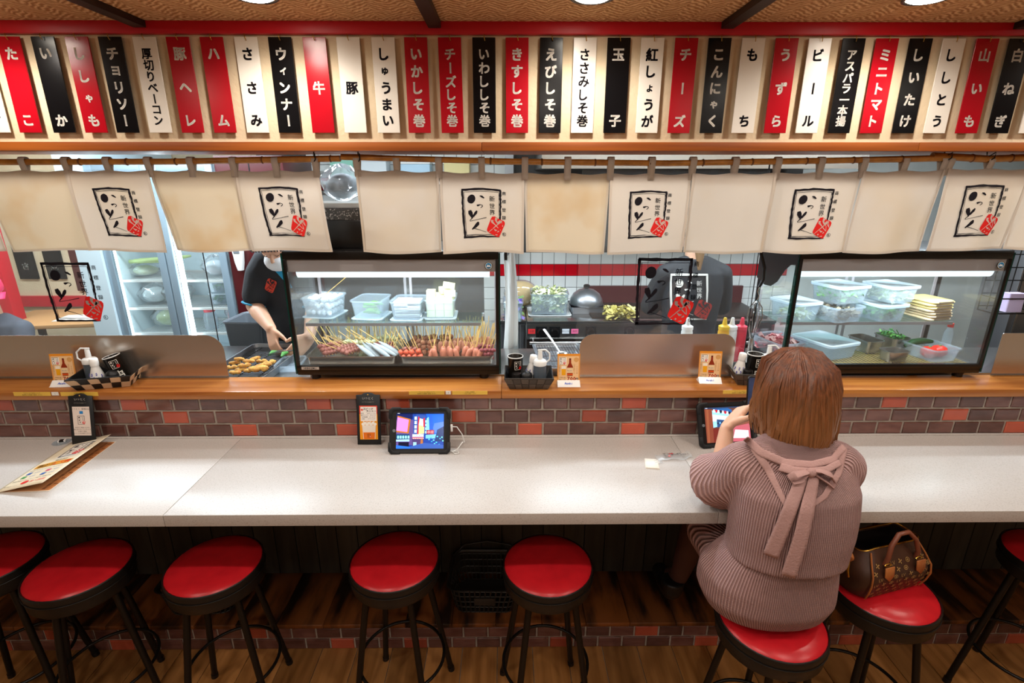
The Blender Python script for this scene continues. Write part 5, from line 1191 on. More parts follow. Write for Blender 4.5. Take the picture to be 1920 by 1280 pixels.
bag(bx - .28, 3.86, zS[1], (.11, .10, .075), 'clear bag of white mushrooms, lower shelf of the refrigerator', None, 1)
bag(bx - .10, 3.84, zS[1], (.10, .10, .085), 'bulging clear bag beside the mushrooms in the refrigerator', ink('d4dcd8'), 2)
bag(bx - .19, 3.98, zS[1] + .10, (.12, .10, .055), 'clear bag lying on top of the other two bags', ink('cfd8dc'), 3)
bag(bx - .22, 3.88, zS[0] - .19 + .19, (.12, .11, .085), 'clear bag holding a pale green cabbage in the refrigerator', ink('b8c890'), 4)
bag(bx - .32, 3.86, zS[2], (.10, .10, .05), 'clear bag of leeks on the upper refrigerator shelf', ink('cdd8b4'), 5)
bag(bx + .20, 3.86, zS[2], (.09, .09, .075), 'puffy clear bag on the upper shelf behind the second door', ink('dfe6ea'), 6)
bag(bx + .30, 3.84, zS[0], (.06, .06, .115), 'red netted bag on the low refrigerator shelf', ink('c85a5a'), 7)
lk = MB().tube([(-.16, 0, 0), (-.05, 0, .004), (.1, .01, .01), (.18, .02, .02)], [.014, .014, .016, .008], 8).mesh('leek', ink('bccf88', 0, .5), True)
for k in range(3): o = link('leek', lk, None, TR(bx - .22 + .03 * k, 3.78 + .03 * k, zS[2] + .115 + .004 * k) @ rotz(R(8 * k - 6))); tag(o, 'long pale green leek lying on a bag in the refrigerator', 'leek', 'leeks in the refrigerator')
for k, (x, z, w, c, lb) in enumerate(((.25, zS[1], .20, GR, 'lidded tub of greens behind the second refrigerator door'), (.25, zS[1] + .088, .20, GR, 'lidded tub of greens stacked on another tub in the refrigerator'), (.36, zS[2], .14, MT, 'tub of red pickles on the upper refrigerator shelf'))):
    t = thing('plastic_tub', lb, 'tub', (bx + x, 3.88, z + .001), 0, 'plastic tubs in the refrigerator')
    MB().loft([rrect(w - .02, .18, .02, 0), rrect(w, .20, .02, .075), rrect(w - .006, .194, .018, .075), rrect(w - .026, .174, .018, .003)]).build('body', 'tub_plastic', t, True)
    MB().loft([rrect(w + .01, .21, .022, .0755), rrect(w + .01, .21, .022, .083)]).build('lid', 'lid_plastic', t, True)
    c_ = thing('chopped_food', ('greens in the lower tub behind the second refrigerator door', 'greens in the stacked tub in the refrigerator', 'red pickles in the refrigerator tub')[k], 'food', (bx + x, 3.88, z + .004)); leaves(c_, None, .05, w - .05, .14, c, 70, .02, 20 + k)
q = None
for k, (x, lb, cp) in enumerate(((.13, 'clear jar with red lid on the low refrigerator shelf', 'c8404a'), (.40, 'white tub with red lid on the low refrigerator shelf', 'c02030'))):
    t = thing('lidded_jar', lb, 'jar', (bx + x, 3.80, zS[0] + .001), 0, 'red lidded jars in the refrigerator')
    MB().lathe([(.045, 0), (.048, .01), (.048, .10), (.036, .125), (.036, .135)], 18).build('body', 'tub_plastic' if k == 0 else 'white_plastic', t, True); MB().lathe([(.039, .134), (.039, .155), (.001, .156)], 18, cap1=False).build('lid', ink(cp), t, True)
# white column beside the refrigerator and maroon cabinet
struct('wall_column', MB().box((P(168, 560, Y=FY).x, FY - .02, KF), (fx0 - .004, KY + .1, 2.62)), 'fridge_inner', 'pale white column beside the refrigerator')
mx0, mx1 = P(439, 560, Y=FY).x + .004, P(560, 560, Y=FY).x
t = thing('maroon_cabinet', 'tall dark maroon cabinet between refrigerator and cook', 'cabinet', ((mx0 + mx1) / 2, FY + .3, KF))
MB().box((-(mx1 - mx0) / 2, -.28, .06), ((mx1 - mx0) / 2, .25, 2.05)).build('body', 'maroon_panel', t, bev=.004); MB().box((-(mx1 - mx0) / 2 + .02, -.26, .0005), ((mx1 - mx0) / 2 - .02, .23, .06)).build('plinth', 'plastic_black', t); MB().box((-.004, -.2815, .10), (.004, -.2802, 2.0)).build('door_gap', 'plastic_black', t)
q = P(450, 490, Y=FY); t = thing('paper_dispenser', 'white tapering wall dispenser on the maroon cabinet', 'dispenser', (q.x, FY + .0228, q.z - .06))
MB().loft([rrect(.035, .04, .012, 0), rrect(.055, .05, .015, .05), rrect(.075, .05, .018, .14), rrect(.07, .046, .018, .15)]).build('body', 'white_gloss', t, True, X=TR(0, -.028, 0)); MB().box((-.02, -.056, .12), (.02, -.0535, .135)).build('slot', 'grey_plastic', t)
# ---- other dining area seen through the first screen
OY = 4.62
struct('wall_far', MB().box((-4.6, OY, 0), (-2.06, OY + .1, 2.62)), 'plaster', 'cream wall of the far seating seen through the screen')
def otile(px0, px1, py0, py1, m, name, label, cat, th=.02, bev=.002, txt=None):
    a, b = P(px0, py1, Y=OY - th), P(px1, py1, Y=OY - th); b.z = P(px1, py0, Y=OY - th).z
    t = thing(name, label, cat, ((a.x + b.x) / 2, OY - .001, a.z)); w, h = b.x - a.x, b.z - a.z
    MB().box((-w / 2, -th, 0), (w / 2, 0, h)).build('panel', m, t, bev=bev)
    if txt:
        for k, c in enumerate(txt): mb = MB(); put(mb, c, 0, 0, w * .42, 0, .03, 2, 0, 1, lambda x, y: (x, 0, y)); mb.build('character', 'ink_white', t, X=TR(0, -th - .001, h * (.82 - .62 * k / max(1, len(txt) - 1))))
    return t
otile(38, 72, 400, 523, 'board_black', 'menu_board', 'large black menu board on the far wall nearest the red post', 'menu board', txt='のわさ')
otile(92, 124, 400, 523, 'board_black', 'menu_board', 'large black menu board on the far wall behind the screen emblem', 'menu board', txt='しお豆')
otile(146, 172, 400, 545, 'maroon_panel', 'wall_plaque', 'plain dark brown board on the far wall', 'board')
a = P(22, 600, Y=4.0).x
struct('trim_10', MB().box((a - .06, 4.0, KF), (a + .03, 4.1, 2.62)), 'red_trim', 'red post of the far seating', bev=.004)
zc = P(100, 558, Y=OY).z; struct('trim_11', MB().box((-4.6, OY - .03, zc - .075), (-2.9, OY, zc + .02)), 'red_trim', 'red dado rail along the far wall')
q = P(135, 590, Y=4.2); t = thing('dining_table', 'pale dining table of the far seating', 'table', (q.x, 4.15, KF), R(8)); hz = q.z - KF
MB().box((-.42, -.28, hz - .03), (.42, .28, hz)).build('tabletop', ink('b98a5a'), t, bev=.004)
for a in (-.38, .38):
    for b in (-.24, .24): MB().box((a - .02, b - .02, .0005), (a + .02, b + .02, hz - .03)).build('leg', 'ceiling_beam', t)
o = MB().box((-.15, -.10, 0), (.15, .10, .004)).build('place_mat', 'paper', None, X=TR(q.x + .15, 4.10, KF + hz + .0005) @ rotz(R(8))); tag(o, 'white paper mat on the far dining table', 'mat')
# ---- cooking range, griddle and side table
RY = 3.90; RZ = 1.07; rgx0 = P(988, 600, Y=RY).x; rgx1 = P(1452, 600, Y=RY).x
worktop(P(935, 600, Y=RY).x, rgx0 - .006, RY - .01, KY - .01, RZ, 'narrow steel side table beside the range')
t = thing('cooking_range', 'wide steel cooking range with dark griddle and black knobs', 'range', ((rgx0 + rgx1) / 2, RY, KF)); rw = (rgx1 - rgx0) / 2; rh = RZ - KF
MB().box((-rw, .0, .12), (rw, KY - RY - .012, rh - .16)).build('body', 'iron', t)
MB().box((-rw, -.02, rh - .15), (rw, KY - RY - .012, rh - .02)).build('control_panel', 'steel', t, bev=.003)
MB().box((-rw, -.035, rh - .02), (rw, KY - RY - .012, rh)).build('top_plate', 'steel', t, bev=.003)
gx = P(1112, 590, Y=RY).x - (rgx0 + rgx1) / 2
MB().box((gx, .05, rh + .0005), (rw - .03, KY - RY - .06, rh + .012)).build('griddle_plate', 'iron', t, bev=.003)
MB().box((gx, KY - RY - .06, rh), (rw - .03, KY - RY - .03, rh + .16)).build('splash_back', 'maroon_panel', t)
MB().lathe([(.10, 0), (.11, .006), (.11, .012), (.06, .012)], 24).build('burner', 'iron', t, True, X=TR(-rw + .16, .26, rh + .0005))
MB().tube([(-rw + .02, -.055, rh - .17), (rw - .02, -.055, rh - .17)], .014, 10).build('rail', 'steel', t, True)
for a in (-rw + .05, rw - .05): MB().tube([(a, -.055, rh - .17), (a, -.01, rh - .14)], .008, 8).build('rail_bracket', 'steel', t, True)
MB().box((-rw, -.01, .10), (rw, .0, .60)).build('oven_front', 'steel_dull', t)
for a in (-rw + .04, rw - .04):
    for b in (.05, .5): MB().tube([(a, b, .0005), (a, b, .12)], .02, 10).build('leg', 'steel_dull', t, True)
for px in (1015, 1040, 1108, 1180):
    x = P(px, 614, Y=RY - .02).x - (rgx0 + rgx1) / 2
    pl = MB().box((x - .042, -.024, rh - .135), (x + .042, -.0203, rh - .045)).build('knob_plate', 'plastic_black', t)
    MB().lathe([(.034, 0), (.034, .012), (.026, .034), (.001, .035)], 18, cap1=False).build('knob', 'case_black', pl, True, X=TR(x, -.0245, rh - .09) @ Matrix.Rotation(R(90), 4, 'X'))
for px, c, tx in ((997, 'c83030', '注意'), (1061, 'c8ccd0', '使用上の注意'), (1078, 'e06a90', '換気')):
    x = P(px, 614, Y=RY - .02).x - (rgx0 + rgx1) / 2; p = Print(); p.rect(-.028, -.02, .028, .02, c).row(tx, 0, 0, .012 if len(tx) > 3 else .02, '2a2a30'); p.build('sticker', t, TR(x, -.0206, rh - .085) @ UP)
def top(px, py, z=RZ): return P(px, py, Z=z)
t, q = full(1031, 590, RZ + .012, .30, .26, .165, 'big clear tub of chopped cabbage on the range', -2, CB, 420, False, seed=31, sc=.026, cl='heap of chopped green cabbage in the big tub', ch=1.05, group='plastic tubs on the range')
tray(q.x - .17, q.x + .17, q.y - .15, q.y + .15, RZ + .0005, .010, 'white plastic tray under the big cabbage tub', m='white_plastic', name='tray', group='trays on the range')
q = top(1103, 590); tray(q.x - .14, q.x + .14, q.y + .02, q.y + .27, RZ + .0005, .055, 'square steel tray under the dome lid', m='aluminium', group='trays on the range')
t = thing('dome_lid', 'round polished dome lid with black knob on a tray', 'lid', (q.x, q.y + .145, RZ + .058))
MB().lathe([(.138, 0), (.140, .004), (.132, .045), (.108, .088), (.065, .118), (.02, .130), (.001, .131)], 32, cap0=False, cap1=False).build('dome', 'aluminium', t, True); MB().lathe([(.012, .129), (.026, .140), (.028, .155), (.018, .163), (.001, .164)], 16, cap1=False).build('knob', 'case_black', t, True)
c = thing('fried_noodles', 'heap of chopped cabbage frying on the griddle', 'food', tuple(top(1163, 596, RZ + .0125))); leaves(c, None, .07, .22, .16, [ink('cdbb6a'), ink('b8a850'), ink('d8cf94')], 260, .03, 41)
q = top(983, 572); t = thing('noodle_bag', 'clear bag of yellow noodles on the side table', 'bag', (q.x - .03, 4.36, RZ + .0008)); MB().ball((0, 0, .11), (.14, .085, .11), 18, 12).build('noodles', ink('c9a45c', 0, .6), t, True); MB().ball((0, 0, .115), (.15, .09, .115), 18, 12).build('film', 'film_bag', t, True)
t, q = full(962, 604, RZ, .15, .24, .15, 'clear bin of wrapped vegetables on the side table', 0, [ink('8a7ab8'), ink('c8d0c0'), ink('7a9a5a'), ink('5a4a9a')], 60, False, seed=33, sc=.04, cl='purple and green wrapped vegetables in the clear bin', ch=.9, group='plastic tubs on the range')
# post and hanging sheet
t = thing('steel_post', 'grey steel post before the kitchen tiles', 'post', (P(955, 520, Y=4.40).x, 4.40, KF)); MB().box((-.035, -.02, RZ - KF + .001), (.035, .02, 2.40)).build('upright', 'steel_dull', t); MB().box((-.04, -.025, RZ - KF + .0005), (.04, .025, RZ - KF + .012)).build('foot_plate', 'steel', t)
q = P(953, 500, Y=2.66); t = thing('hanging_apron', 'white plastic sheet hanging beside the display case', 'apron', (q.x, 2.665, LEDGE))
MB().grid(lambda u, v: (-.026 + .055 * u + .02 * v * (u - .1) + .012 * math.sin(3 * v), .012 * math.sin(9 * u + 2 * v), .50 - .53 * v - .02 * math.sin(u * 5)), 10, 16).build('sheet', 'white_plastic', t, True, solid=.001)
MB().box((-.02, -.008, .46), (-.006, .012, .59)).build('clip', 'case_black', t, bev=.002); MB().tube([(-.013, 0, .58), (-.013, 0, .66), (-.013, .02, .69)], .003, 6).build('hook', 'metal_black', t, True)
# frying rack on the long worktop
q = P(1048, 690, Z=LEDGE); t = thing('wire_frying_tray', 'steel tray with wire rack and ladle behind the beer card', 'tray', (q.x + .02, 2.40, LEDGE - .0035), R(4)); w, d = .24, .36
MB().loft([rrect(w - .02, d - .02, .02, 0), rrect(w, d, .02, .04), rrect(w + .01, d + .01, .024, .04), rrect(w + .01, d + .01, .024, .036), rrect(w - .004, d - .004, .018, .038), rrect(w - .024, d - .024, .018, .002)]).build('pan', 'aluminium', t, True)
wr = MB()
for k in range(16): wr.tube([(-w / 2 + .015 + k * (w - .03) / 15, -d / 2 + .012, .036), (-w / 2 + .015 + k * (w - .03) / 15, d / 2 - .012, .036)], .0016, 5)
for k in range(5): wr.tube([(-w / 2 + .012, -d / 2 + .03 + k * (d - .06) / 4, .034), (w / 2 - .012, -d / 2 + .03 + k * (d - .06) / 4, .034)], .002, 5)
tag(wr.build('wire_rack', 'chrome', t), kind='stuff')
t = thing('ladle', 'steel ladle lying in the wire frying tray', 'ladle', (q.x + .02, 2.36, LEDGE + .048), R(112))
MB().tube([(.02, 0, .004), (.10, 0, .04), (.20, 0, .075)], [.005, .006, .009], 8, flat=.4).build('handle', 'steel', t, True); MB().lathe([(.001, -.010), (.022, -.006), (.032, .008), (.030, .008), (.02, -.003)], 18, cap0=False, cap1=False).build('bowl', 'steel', t, True)
# sauce bottles by the griddle cook, on the long worktop
for px, c, cc, lb in ((1352, 'd8a020', 'e0b428', 'yellow sauce bottle behind the middle splash panel'), (1366, 'd8d8d4', 'e8e6e2', 'white sauce bottle behind the middle splash panel'), (1384, 'c82038', 'd83048', 'red sauce bottle behind the middle splash panel'), (1284, 'dcdcd8', 'e8e6e2', 'white nozzle bottle behind the middle splash panel')):
    q = P(px, 660, Y=2.42); t = thing('squeeze_bottle', lb, 'bottle', (q.x, 2.42, LEDGE - .0035), 0, 'squeeze bottles behind the splash panel')
    MB().lathe([(.026, 0), (.028, .01), (.027, .15), (.022, .165)], 16).build('body', ink(c, 0, .4), t, True); MB().lathe([(.027, .162), (.027, .178), (.012, .186), (.007, .22), (.001, .222)], 16, cap1=False).build('cap', ink(cc, 0, .4), t, True)
# ---- extractor hood
t = thing('extractor_hood', 'big stainless extractor hood over the range', 'hood', ((rgx0 + rgx1) / 2 + .15, 4.0, 2.19)); MB().prism([(-.5, 0), (.48, 0), (.48, .42), (.2, .42), (-.5, .10)], -1.05, 1.05).build('canopy', 'steel', t, X=Matrix(((0, 1, 0, 0), (1, 0, 0, 0), (0, 0, 1, 0), (0, 0, 0, 1)))); MB().box((-1.05, -.515, -.004), (1.05, -.502, .05)).build('gutter', 'steel', t)
# ---- black box with granite top on the first display case, tray and bag
q0, q1 = P(588, 430, Y=2.25).x, P(700, 430, Y=2.25).x; RT = LEDGE + .5755
t = thing('black_appliance', 'black box appliance with speckled granite top on the display case', 'appliance', ((q0 + q1) / 2, 2.36, RT)); w = (q1 - q0) / 2
MB().box((-w, -.12, .0005), (w, .12, .118)).build('body', 'case_black', t, bev=.004); MB().box((-w - .005, -.125, .1185), (w + .005, .125, .165)).build('granite_top', 'granite', t, bev=.003)
tray((q0 + q1) / 2 - .16, (q0 + q1) / 2 + .16, 2.26, 2.46, RT + .166, .020, 'white tray on the granite topped appliance', m='white_plastic', name='tray', group='trays on the appliance')
bag((q0 + q1) / 2 - .02, 2.36, RT + .19, (.10, .08, .075), 'grey plastic bag bundle between the two curtains', ink('6a7478'), 9)
# white shelf with boxes high behind the curtains
t = thing('wall_shelf', 'white wall shelf high on the kitchen tiles', 'shelf', (-.75, KY - .006, 2.08)); MB().box((-.75, -.24, 0), (.75, 0, .022)).build('board', 'white_plastic', t)
for a in (-.6, .6): MB().prism([(0, 0), (-.2, 0), (0, -.16)], -.01, .01).build('bracket', 'steel', t, X=TR(a, 0, 0) @ Matrix(((0, 1, 0, 0), (1, 0, 0, 0), (0, 0, 1, 0), (0, 0, 0, 1))))
for k, (x, w, h, c, lb) in enumerate(((-.55, .09, .17, '7fb4a0', 'green tinted storage box on the high wall shelf'), (-.30, .10, .15, 'c8ced0', 'white storage box on the high wall shelf'), (.02, .12, .13, 'a9c4d4', 'pale blue storage box on the high wall shelf'), (.35, .10, .16, 'd0c08a', 'yellowish storage box on the high wall shelf'))):
    t = thing('storage_box', lb, 'box', (-.75 + x, KY - .13, 2.1025), 0, 'storage boxes on the high shelf'); MB().box((-w, -.08, 0), (w, .08, h)).build('body', ink(c), t, bev=.006); MB().box((-w - .004, -.084, h + .0005), (w + .004, .084, h + .014)).build('lid', 'white_plastic', t, bev=.003)
# ---- whisk on its hook at the second case
q = P(1413, 600, Y=2.24); wx = q.x
t = thing('whisk', 'wire balloon whisk hanging beside the second display case', 'whisk', (wx, 2.235, LEDGE + .02))
MB().tube([(0, 0, .03), (0, 0, .04), (0, 0, .135), (0, 0, .15)], [.009, .012, .011, .009], 12).build('handle', 'steel', t, True)
for k in range(7):
    a = math.pi * k / 7; MB().tube([(math.cos(a) * r_ * sg, math.sin(a) * r_ * sg, z) for r_, z, sg in ((.006, .148, 1), (.018, .19, 1), (.032, .25, 1), (.026, .295, 1), (.010, .318, 1), (0, .322, 1), (.010, .318, -1), (.026, .295, -1), (.032, .25, -1), (.018, .19, -1), (.006, .148, -1))], .0011, 5).build('wire', 'chrome', t, True)
t = thing('utensil_hook', 'black bent hook with wire holding the whisk', 'hook', (wx, 2.235, LEDGE + .02)); MB().tube([(0, 0, .328), (.006, 0, .345), (-.004, 0, .365), (.0, 0, .385)], .0022, 6).build('wire_loop', 'chrome', t, True); MB().tube([(.0, 0, .385), (.016, 0, .42), (.012, 0, .47), (-.012, 0, .53), (-.012, 0, .62)], .0075, 8).build('arm', 'case_black', t, True)
MB().tube([(-.012, 0, .62), (-.03, 0, .70), (-.03, 0, .90)], .003, 6).build('hanger_wire', 'metal_black', t, True)
# ---- end of the kitchen beyond the second case
ex = P(1872, 560, Y=2.75).x; wx2 = P(1898, 600, Y=3.2).x
struct('wall_end', MB().box((wx2, 3.2, KF), (4.6, 3.3, 2.62)), ink('8a6a62'), 'dull pinkish kitchen end wall')
t = thing('wire_rack_panel', 'black wire grid rack hanging beyond the second case', 'rack', (ex, 2.75, 1.50))
for k in range(7): MB().tube([(-.10 + .05 * k, 0, -.06), (-.10 + .05 * k, 0, .56)], .003, 5).build('upright_wire', 'metal_black', t, True)
for k in range(9): MB().tube([(-.10, 0, -.04 + .07 * k), (.20, 0, -.04 + .07 * k)], .003, 5).build('cross_wire', 'metal_black', t, True)
MB().tube([(-.10, 0, -.06), (-.10, -.10, -.06), (.15, -.10, -.06), (.15, 0, -.06)], .004, 6).build('basket_rail', 'metal_black', t, True); MB().tube([(-.10, 0, .02), (-.10, -.10, .02), (.15, -.10, .02), (.15, 0, .02)], .004, 6).build('basket_rail', 'iron', t, True)
MB().tube([(.05, 0, .56), (.05, 0, .95)], .004, 6).build('hanger', 'metal_black', t, True)
o = MB().loft([rrect(.09, .05, .008, 0), rrect(.085, .045, .008, .10)]).build('packet', ink('c9b8d8'), None, True, X=TR(ex + .02, 2.69, 1.444)); tag(o, 'small printed packet in the wire rack basket', 'packet')
t = thing('steel_cabinet', 'tall grey steel cabinet at the kitchen end', 'cabinet', (wx2 - .16, 3.05, KF)); MB().box((-.14, -.12, .05), (.14, .12, 1.95)).build('body', 'steel_dull', t, bev=.004); MB().box((-.13, -.11, .0005), (.13, .11, .05)).build('plinth', 'plastic_black', t); MB().box((-.11, -.128, .85), (-.10, -.1205, 1.25)).build('handle', 'steel', t)
# ================================================================== people
from mathutils.bvhtree import BVHTree
mat('skin', 'dcae92', .5, sss=.15); mat('skin_b', 'c9997c', .5, sss=.15)
mat('hair_brown', '80492a', .34, col2='3f2011', nscale=5, stretch=(22, 22, 1.2), ramp=(.3, .7), detail=4, spec=.6, bump=.5, bscale=9, bstretch=(26, 26, 1.2))
mat('hair_dark', '2a1a12', .4, col2='1a100c', nscale=5, stretch=(22, 22, 1.2)); mat('tights', '4a2c24', .7)
mat('shirt_black', '16171b', .75, col2='1f2126', nscale=3, bump=.4, bscale=9); mat('trim_blue', '1b8fb8', .6); mat('apron_black', '101114', .7)
mat('mask', 'dfe0e2', .8); mat('jacket_grey', '4c4f58', .8, bump=.4, bscale=10); mat('cap_pink', 'e0285a', .6)
mat('eye_white', 'e8e6e2', .2); mat('eye_dark', '1a0f0a', .15); mat('lips', 'b0564e', .4)
mat('phone_screen', '1a2744', .1, emit=.25, col2='3a4f78', nscale=14)
def tips():
    m = M['hair_brown']; nt = m.node_tree; N = nt.nodes; L = nt.links; b = N['Principled BSDF']; src = b.inputs['Base Color'].links[0].from_socket
    tc = N.new('ShaderNodeTexCoord'); sx = N.new('ShaderNodeSeparateXYZ'); L.new(tc.outputs['Object'], sx.inputs[0])
    mr = N.new('ShaderNodeMapRange'); mr.inputs[1].default_value = 1.56; mr.inputs[2].default_value = 1.30; mr.inputs[4].default_value = .6; L.new(sx.outputs[2], mr.inputs[0])
    mx = N.new('ShaderNodeMix'); mx.data_type = 'RGBA'; mx.inputs[7].default_value = lin('a87444'); L.new(mr.outputs[0], mx.inputs[0]); L.new(src, mx.inputs[6]); L.new(mx.outputs[2], b.inputs['Base Color'])
tips()      # hair bleached lighter towards the tips
def knit(name, col, col2, ribs, horiz=0.):
    """ribbed knit: ribs counted round the vertical axis of the garment"""
    m = mat(name, col, .9, spec=.15); nt = m.node_tree; N = nt.nodes; L = nt.links; b = N['Principled BSDF']
    tc = N.new('ShaderNodeTexCoord'); sx = N.new('ShaderNodeSeparateXYZ'); L.new(tc.outputs['Object'], sx.inputs[0])
    at_ = N.new('ShaderNodeMath'); at_.operation = 'ARCTAN2'; L.new(sx.outputs[1], at_.inputs[0]); L.new(sx.outputs[0], at_.inputs[1])
    mu = N.new('ShaderNodeMath'); mu.operation = 'MULTIPLY_ADD'; mu.inputs[1].default_value = ribs; L.new(at_.outputs[0], mu.inputs[0])
    no = N.new('ShaderNodeTexNoise'); no.inputs['Scale'].default_value = 5; L.new(tc.outputs['Object'], no.inputs['Vector'])
    m2 = N.new('ShaderNodeMath'); m2.operation = 'MULTIPLY'; m2.inputs[1].default_value = 9; L.new(no.outputs[0], m2.inputs[0]); L.new(m2.outputs[0], mu.inputs[2])
    si = N.new('ShaderNodeMath'); si.operation = 'SINE'; L.new(mu.outputs[0], si.inputs[0])
    zz = N.new('ShaderNodeMath'); zz.operation = 'MULTIPLY'; zz.inputs[1].default_value = 760; L.new(sx.outputs[2], zz.inputs[0])
    s2 = N.new('ShaderNodeMath'); s2.operation = 'SINE'; L.new(zz.outputs[0], s2.inputs[0])
    ad = N.new('ShaderNodeMath'); ad.operation = 'MULTIPLY_ADD'; ad.inputs[1].default_value = .07; L.new(s2.outputs[0], ad.inputs[0]); L.new(si.outputs[0], ad.inputs[2])
    mr = N.new('ShaderNodeMapRange'); mr.inputs[1].default_value = -1; mr.inputs[2].default_value = .6; L.new(ad.outputs[0], mr.inputs[0])
    mx = N.new('ShaderNodeMix'); mx.data_type = 'RGBA'; mx.inputs[6].default_value = lin(col2); mx.inputs[7].default_value = lin(col); L.new(mr.outputs[0], mx.inputs[0]); L.new(mx.outputs[2], b.inputs['Base Color'])
    bp = N.new('ShaderNodeBump'); bp.inputs['Strength'].default_value = .9; bp.inputs['Distance'].default_value = .004; L.new(ad.outputs[0], bp.inputs['Height']); L.new(bp.outputs[0], b.inputs['Normal'])
knit('knit', 'cfaaa7', 'a37f7c', 150); knit('knit_skirt', 'cca7a4', '9f7b78', 135)
mat('knit_band', 'b08d88', .9, spec=.15, bump=.5, bscale=160)
def chain(mb, pr, seg=14):
    """tapering limb through (point, radius) joints"""
    pts = [Vector(p) for p, r in pr]; rs = [r for p, r in pr]
    for (a, ra), (b, rb) in zip(zip(pts[:-1], rs[:-1]), zip(pts[1:], rs[1:])):
        mb.tube([a, b], [ra, rb], seg)
    for p, r in zip(pts, rs): mb.ball(p, r * .995, seg, 10)
def ellring(c, a, b, n=28, yaw=0., sq=2.3, tilt=0.):
    o = []
    for k in range(n):
        t = 2 * math.pi * k / n; cx = math.copysign(abs(math.cos(t)) ** (2 / sq), math.cos(t)) * a; cy = math.copysign(abs(math.sin(t)) ** (2 / sq), math.sin(t)) * b
        o.append(Vector((c[0] + cx * math.cos(yaw) - cy * math.sin(yaw), c[1] + cx * math.sin(yaw) + cy * math.cos(yaw), c[2] + tilt * cy)))
    return o
def remesh(mb, name, mats, parent, origin, voxel=.006, smooth=6, fac=.5, X=None):
    """weld overlapping volumes into one continuous skin"""
    o0 = Vector(origin); me = bpy.data.meshes.new(name); me.from_pydata([tuple(Vector(v) - o0) for v in mb.v], [], mb.f); me.update()
    bm = bmesh.new(); bm.from_mesh(me); bmesh.ops.recalc_face_normals(bm, faces=bm.faces); bm.to_mesh(me); bm.free()
    tmp = bpy.data.objects.new('weld', me); COL.objects.link(tmp)
    m1 = tmp.modifiers.new('r', 'REMESH'); m1.mode = 'VOXEL'; m1.voxel_size = voxel; m1.use_smooth_shade = True
    m2 = tmp.modifiers.new('s', 'SMOOTH'); m2.iterations = smooth; m2.factor = fac
    dg = bpy.context.evaluated_depsgraph_get(); out = bpy.data.meshes.new_from_object(tmp.evaluated_get(dg)); out.name = name
    bpy.data.objects.remove(tmp)
    out.materials.clear()
    for k in mats: out.materials.append(M[k])
    out.polygons.foreach_set('use_smooth', [True] * len(out.polygons))
    o = link(name, out, parent); o.location = o0 - (parent.location if parent else Vector((0, 0, 0)))
    return o
def hand(mb, wrist, fdir, palm_n, side, curl, L_=.17, thumb_curl=.4, s=1.0):
    """palm, four fingers and a thumb; fdir: finger direction, palm_n: palm normal, side: towards the thumb"""
    f = Vector(fdir).normalized(); n = Vector(palm_n); n = (n - f * n.dot(f)).normalized(); sd = Vector(side); sd = (sd - f * sd.dot(f) - n * sd.dot(n)).normalized(); w = Vector(wrist)
    for k in range(4):
        o = (1.5 - k) * .0195 * s
        chain(mb, [(w + sd * o * .55, .016 * s), (w + f * .045 * s + sd * o * .9, .0135 * s), (w + f * .088 * s + sd * o, .0105 * s)], 10)
        ln_ = (.070, .078, .072, .056)[k] * s; c = curl[k] if isinstance(curl, (list, tuple)) else curl
        p = w + f * .088 * s + sd * o; d = f.copy(); pr = [(p, .0098 * s)]
        for j, fr_ in enumerate((.45, .31, .24)):
            ax = f.cross(n); d = (Matrix.Rotation(c * (.8 + .25 * j), 3, ax) @ d); p = p + d * ln_ * fr_; pr.append((p.copy(), (.0092, .0084, .0070)[j] * s))
        chain(mb, pr, 10)
    p = w + f * .022 * s + sd * .026 * s; d = (f * .75 + sd * .7 + n * .25).normalized(); pr = [(w + f * .01 * s + sd * .012 * s, .016 * s), (p, .0145 * s)]
    for j in range(3):
        p = p + d * (.030, .028, .022)[j] * s; pr.append((p.copy(), (.0120, .0105, .0080)[j] * s)); d = (d + (f * .35 - sd * .45 + n * .4) * thumb_curl).normalized()
    chain(mb, pr, 10)
def head(mb, c, fwd, up, s=1.0):
    """skull, jaw, nose, ears; fwd is where the face looks"""
    f = Vector(fwd).normalized(); u = Vector(up); u = (u - f * u.dot(f)).normalized(); r = f.cross(u); c = Vector(c)
    X = Matrix((( r.x, f.x, u.x, c.x), (r.y, f.y, u.y, c.y), (r.z, f.z, u.z, c.z), (0, 0, 0, 1)))
    mb.ball((0, -.008 * s, .025 * s), (.074 * s, .092 * s, .088 * s), 20, 14, X=X)
    mb.ball((0, .018 * s, -.035 * s), (.058 * s, .066 * s, .078 * s), 18, 12, X=X)
    mb.ball((0, .050 * s, -.088 * s), (.026 * s, .024 * s, .022 * s), 12, 8, X=X)
    mb.tube([(0, .086 * s, .012 * s), (0, .098 * s, -.012 * s), (0, .102 * s, -.026 * s)], [.007 * s, .010 * s, .012 * s], 10, X=X)
    mb.ball((0, .080 * s, -.058 * s), (.022 * s, .010 * s, .008 * s), 10, 6, X=X)
    for k in (-1, 1): mb.ball((k * .075 * s, -.005 * s, -.01 * s), (.010 * s, .018 * s, .030 * s), 10, 8, X=X); mb.ball((k * .030 * s, .076 * s, .030 * s), (.020 * s, .012 * s, .008 * s), 10, 6, X=X)
    return X
